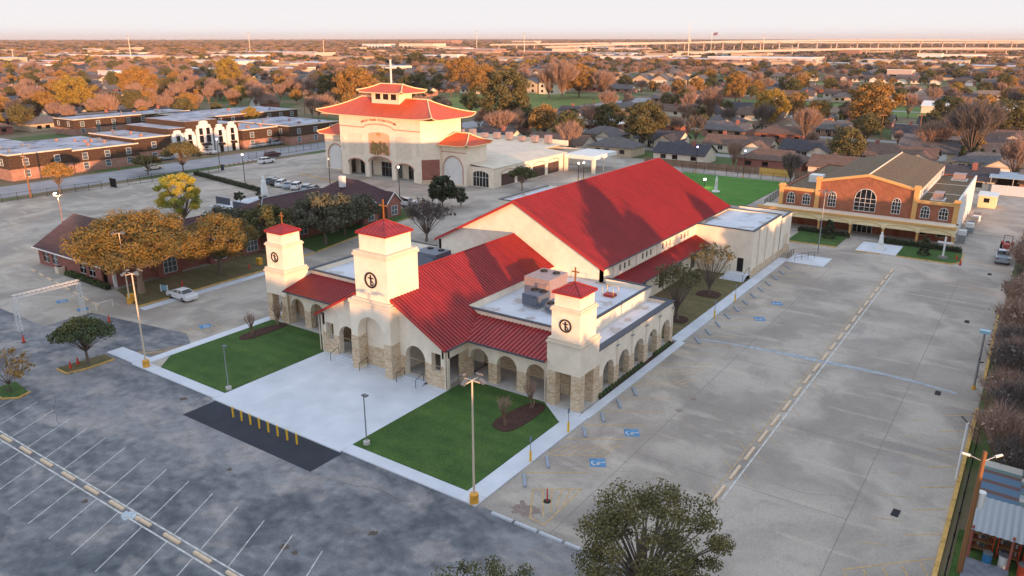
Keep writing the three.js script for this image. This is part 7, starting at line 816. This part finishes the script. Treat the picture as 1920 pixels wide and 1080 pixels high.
{ const f = rng(71); let made = 0; const spots = []; for (let i = 0; i < 40000 && spots.length < 3600; i++) { const d = 195 + Math.pow(f(), 0.6) * 1300, az = (34.7 + (f() - 0.5) * 70) / 57.2958, u = -Math.sin(az) * d, v = Math.cos(az) * d; const wood = (u > -420 && u < -306 && v > 100 && v < 320) || (u > -306 && u < -225 && v > 224 && v < 300); if (inZone(u, v, 2) ) continue; if (!wood && homes.some(([a, b]) => Math.abs(a - u) < 9 && Math.abs(b - v) < 8 && d < 700)) continue; if (!wood && f() < (d > 520 ? 0.5 : 0.3)) continue; spots.push([u, v, d, f(), f(), wood]); }
  spots.sort((a, b) => a[2] - b[2]); const kindOf = (t, wood) => wood ? (t < 0.62 ? 'bare' : t < 0.8 ? 'amber' : t < 0.88 ? 'grey' : t < 0.94 ? 'gold' : 'olive') : (t < 0.42 ? 'bare' : t < 0.55 ? 'grey' : t < 0.69 ? 'amber' : t < 0.82 ? 'olive' : t < 0.96 ? 'green' : 'gold');
  const near = spots.slice(0, 480), far = spots.slice(480); for (const [u, v, d, t, s, w] of near) suburbTree(kindOf(t, w), u, v, 5 + 6.5 * s, w ? treeLook[kindOf(t, w)][1] + ' in the wood behind the apartments' : null, w ? 'trees in the wood behind the apartments' : null);
  // everything further off reads as one wooded mass
  for (let i = 0; i < 16000; i++) { const d = 1300 * Math.pow(7.5, Math.pow(f(), 0.85)), az = (34.7 + (f() - 0.5) * 71) / 57.2958; far.push([-Math.sin(az) * d, Math.cos(az) * d, d, f(), f(), false]); }
  const by = {}; for (const s of far) { const k = kindOf(s[3], s[5]); (by[k] = by[k] || []).push(s); }
  const m4 = new THREE.Matrix4(), q = new THREE.Quaternion(), e = new THREE.Euler(); for (const k of Object.keys(by)) for (const lod of [0, 1]) { const list = by[k].filter(s => (s[2] > 1000) === (lod === 1)); if (!list.length) continue; const sh = treeShape({ seed: 700 + lod, h: 10, r: 4.6, base: 0.08, clumps: lod ? 18 : 28, leaves: lod ? 20 : 70, size: lod ? 1.4 : 0.55, bare: k === 'bare' || k === 'grey' ? (lod ? 0.5 : 0.9) : 0, shape: k === 'bare' || k === 'grey' ? 'vase' : 'round', twigLen: 1.4, cols: { bare: COL.twig, grey: COL.greyTwig, amber: COL.amber, olive: COL.olive, green: COL.oak, gold: [[0.40, 0.25, 0.04], [0.24, 0.19, 0.04]] }[k], spread: 0.36, trunkR: 0.2 }); const im = new THREE.InstancedMesh(sh.crown, leafMat, list.length); list.forEach(([u, v, d, t, s], i) => { const h = (0.45 + 0.55 * s), wd = h * (d > 2500 ? 2.8 : d > 1300 ? 1.8 : 1.2); m4.compose(new THREE.Vector3(u, 0, -v), q.setFromEuler(e.set(0, s * 40, 0)), new THREE.Vector3(wd, h, wd)); im.setMatrixAt(i, m4); }); im.name = 'far_woodland_' + k + (lod ? '_horizon' : ''); im.userData = { kind: 'stuff', label: 'distant ' + treeLook[k][1] + 's merging into one wooded suburb', category: 'woodland' }; scene.add(im); } }
// ---------- far commercial buildings, mast, highway ----------
{ const f = rng(55), cols = [MAT.white, wallCream, wallTan, MAT.brickPink, M({ color: lin(0.62, 0.48, 0.40) })]; let n = 0; const big = [[700, 92, 90, 14], [780, 93, 120, 16], [880, 108, 100, 10], [480, 106, 160, 8], [560, 112, 80, 10], [395, 126, 110, 7], [330, 118, 60, 8], [640, 120, 60, 9], [1010, 108, 90, 10], [1120, 112, 120, 8], [1180, 118, 90, 8], [1060, 104, 60, 12], [940, 117, 60, 7], [1300, 122, 120, 7], [1420, 122, 130, 9], [1480, 124, 60, 6], [1700, 128, 110, 8], [1620, 108, 40, 12], [1590, 109, 34, 13], [1650, 108, 34, 12], [1740, 118, 30, 12], [1880, 118, 80, 8], [1840, 112, 60, 9], [820, 84, 160, 18], [980, 82, 140, 14], [240, 108, 70, 8], [180, 104, 60, 9], [90, 112, 60, 7], [60, 128, 80, 6], [1250, 116, 70, 8], [1370, 112, 50, 8], [1560, 130, 90, 6], [1790, 136, 120, 6], [560, 130, 70, 7], [520, 140, 50, 6]];
  for (const [px, py, w, h] of big) { const [u, v] = P(px, py), d = w * 0.5, k = n++ % 5, o = thing('commercial_building', ['white', 'cream', 'tan', 'pink', 'rosy'][k] + ' flat roofed commercial building in the far suburb', 'building', u, v, 0, 0.15 * (f() - 0.5), 'commercial buildings on the far side of the suburb'); mesh('wall', bx(-w / 2, w / 2, 0, h, 0, d), cols[k], o); mesh('parapet', [bx(-w / 2 - 0.4, w / 2 + 0.4, h, h + 0.8, -0.4, 0.4), bx(w / 2 - 0.4, w / 2 + 0.4, h, h + 0.8, 0.4, d)], cols[(k + 1) % 5], o); mesh('roof', bx(-w / 2, w / 2 - 0.4, h, h + 0.2, 0.4, d), MAT.membrane, o); const nb = Math.min(8, Math.floor(w / 12)); for (let i = 0; i < nb; i++) mesh('window_band', bx(-w / 2 + (i + 0.2) * w / nb, -w / 2 + (i + 0.8) * w / nb, h * 0.25, h * 0.55, -0.08, -0.02), MAT.darkGlass, o); }
  for (let i = 0; i < 75; i++) { const d = 620 + Math.pow(f(), 0.8) * 1500, az = (34.7 + (f() - 0.5) * 66) / 57.2958, u = -Math.sin(az) * d, v = Math.cos(az) * d, w = rr(18, 60, f) * (d > 1100 ? 1.5 : 1), h = rr(5, 9, f) * (d > 1100 ? 1.2 : 1), k = (f() * 5) | 0; if (inZone(u, v, 20)) continue; const b = thing('commercial_building', ['white', 'cream', 'tan', 'pink', 'rosy'][k] + ' flat roofed commercial building in the far suburb', 'building', u, v, 0, 0.2 * (f() - 0.5), 'commercial buildings on the far side of the suburb'); mesh('wall', bx(-w / 2, w / 2, 0, h, 0, w * 0.6), cols[k], b); mesh('parapet', bx(-w / 2 - 0.3, w / 2 + 0.3, h, h + 0.7, -0.3, 0.3), cols[(k + 1) % 5], b); mesh('roof', bx(-w / 2, w / 2, h, h + 0.2, 0.3, w * 0.6), MAT.membrane, b); const nb = Math.max(2, Math.floor(w / 10)); for (let j = 0; j < nb; j++) mesh('window_band', bx(-w / 2 + (j + 0.2) * w / nb, -w / 2 + (j + 0.8) * w / nb, h * 0.2, h * 0.55, -0.08, -0.02), MAT.darkGlass, b); }
  const o = thing('antenna_mast', 'tall slender antenna mast with a ring platform', 'mast', -485, 1179); mesh('mast', cyl(0, 0, 0, 50, 1.0, 0.5, 8), wallCream, o); mesh('platform', cyl(0, 0, 27, 30, 3.2, 3.2, 14), wallTan, o); mesh('tip', cyl(0, 0, 50, 56, 0.3, 0.15, 6), wallCream, o);
  for (const [px, py, h, l] of [[247, 117, 34, 'tall thin white pole beyond the golden trees'], [470, 106, 40, 'tall thin pole beyond the commercial strip'], [27, 119, 17, 'pale chimney like post at the edge of the suburb'], [1430, 104, 36, 'tall sign pole beside the highway'], [983, 108, 38, 'tall thin light mast far behind the pagoda church'], [608, 108, 30, 'tall sign pole in the far commercial strip'], [894, 100, 44, 'high light mast near the horizon']]) { const [u, v] = P(px, py), p = thing('tall_pole', l, 'pole', u, v); mesh('pole', cyl(0, 0, 0, h, 0.7, 0.45, 6), wallCream, p); mesh('pole_head', bx(-1.3, 1.3, h, h + 1.6, -0.5, 0.5), wallTan, p); }
  { const [u, v] = P(1332, 104), p = thing('flagpole', 'large flag on a tall pole by the highway', 'flagpole', u, v); mesh('pole', cyl(0, 0, 0, 44, 0.5, 0.3, 8), MAT.white, p); const g = new THREE.PlaneGeometry(9, 5, 8, 2), pa = g.attributes.position; for (let i = 0; i < pa.count; i++) pa.setXYZ(i, pa.getX(i) + 6.8, pa.getY(i) + 39 + pa.getX(i) * 0.18, Math.sin(pa.getX(i) * 0.7) * 0.8); g.computeVertexNormals(); mesh('flag', g, M({ color: lin(0.30, 0.20, 0.24), side: THREE.DoubleSide }), p); }
  const conc = M({ color: lin(0.56, 0.47, 0.42) });
  function highway(pts, label) { const o = thing('elevated_highway', label, 'highway', pts[0][0], pts[0][1]), Q = partOf(o); for (let i = 0; i < pts.length - 1; i++) { const a = pts[i], b = pts[i + 1], L = Math.hypot(b[0] - a[0], b[1] - a[1]), nu = -(b[1] - a[1]) / L * 7, nv = (b[0] - a[0]) / L * 7; const seg = Q('deck', deck([[a[0] - nu, a[2], a[1] - nv], [b[0] - nu, b[2], b[1] - nv], [b[0] + nu, b[2], b[1] + nv], [a[0] + nu, a[2], a[1] + nv]], 2.0), conc); Q('parapet', deck([[a[0] - nu, a[2] + 1.1, a[1] - nv], [b[0] - nu, b[2] + 1.1, b[1] - nv], [b[0] - nu * 0.94, b[2] + 1.1, b[1] - nv * 0.94], [a[0] - nu * 0.94, a[2] + 1.1, a[1] - nv * 0.94]], 1.1), conc); const n = Math.max(1, Math.round(L / 42)); for (let k = 0; k < n; k++) { const t = (k + 0.5) / n, y = a[2] + (b[2] - a[2]) * t - 2; if (y > 2) Q('pier', [cyl(a[0] + (b[0] - a[0]) * t, a[1] + (b[1] - a[1]) * t, 0, y - 1.5, 1.3, 1.3, 8), bx(a[0] + (b[0] - a[0]) * t - 5, a[0] + (b[0] - a[0]) * t + 5, y - 1.5, y, a[1] + (b[1] - a[1]) * t - 1.4, a[1] + (b[1] - a[1]) * t + 1.4)].map(g => g.toNonIndexed()), conc); } } }
  highway([[-900, 1420, 14], [-760, 1560, 20], [-600, 1700, 25], [-430, 1800, 27], [-240, 1880, 27.5], [-40, 1950, 26], [160, 2010, 25]], 'upper curved highway flyover on tall piers at the horizon'); highway([[-640, 1080, 3], [-540, 1200, 7], [-430, 1330, 12], [-300, 1440, 15], [-150, 1520, 16], [20, 1580, 16], [160, 1620, 16]], 'lower highway ramp rising on short piers'); highway([[-1100, 1500, 17], [-900, 1640, 20], [-700, 1800, 22], [-400, 1990, 22], [0, 2150, 22]], 'furthest highway bridge behind the curved flyover'); }
// ---------- trees beyond the right edge: they stand between the low sun and the churches ----------
{ const f = rng(81);
  // bare brush behind the wire fence, partly in view
  for (let k = 0; k < 26; k++) { const v = 64.5 + k * 3.1, u = rr(0.6, 2.6, f); plant('bare_brush', 'tangled leafless brush behind the wire fence', 'tree', treeShape({ seed: 820 + (k % 4), h: 5.2, r: 2.9, base: 0.05, clumps: 30, leaves: 80, size: 0.26, cols: k % 3 ? COL.twig : COL.greyTwig, bare: 0.93, trunkR: 0.09, stems: 3, shape: 'vase', spread: 0.34, twigLen: 1.5 }), u, v, { s: rr(0.7, 1.2, f), bark: barkWarm, group: 'bare brush along the right fence', turn: k }); }
  // the tree belt east of the lot, out of view
  const belt = [0, 1, 2].map(i => treeShape({ seed: 850 + i, h: 10, r: 4.8, base: 0.12, clumps: 34, leaves: 62, size: 0.7, cols: COL.olive, spread: 0.34, trunkR: 0.24 }));
  for (let k = 0; k < 34; k++) { const v = -95 + k * 7.2 + rr(-1.5, 1.5, f), u = rr(16, 30, f); plant('belt_tree', 'olive tree in the belt beside the right lot', 'tree', belt[k % 3], u, v, { s: rr(0.80, 1.02, f), wide: 1.05, turn: k * 1.3, group: 'tree belt east of the right lot' }); }
  for (let k = 0; k < 30; k++) { const v = -110 + k * 8 + rr(-2, 2, f), u = rr(36, 52, f); plant('belt_tree', 'olive tree in the second row of the belt', 'tree', belt[(k + 1) % 3], u, v, { s: v < 16 ? rr(1.2, 1.4, f) : rr(0.95, 1.12, f), wide: 1.15, turn: k * 2.1, group: 'second row of the tree belt' }); }
  for (const [u, v, h, w] of [[9, 60, 18.8, 0.36], [10, 55.5, 15.2, 0.5], [12, 63, 14.6, 0.42], [14, 82, 13.6, 0.36]]) plant('belt_tree', 'tall tree standing above the belt beside the right lot', 'tree', belt[(v | 0) % 3], u, v, { s: h / 10, wide: w, group: 'tall trees of the belt' });
}
setShadow(scene);
renderer.render(scene, camera);
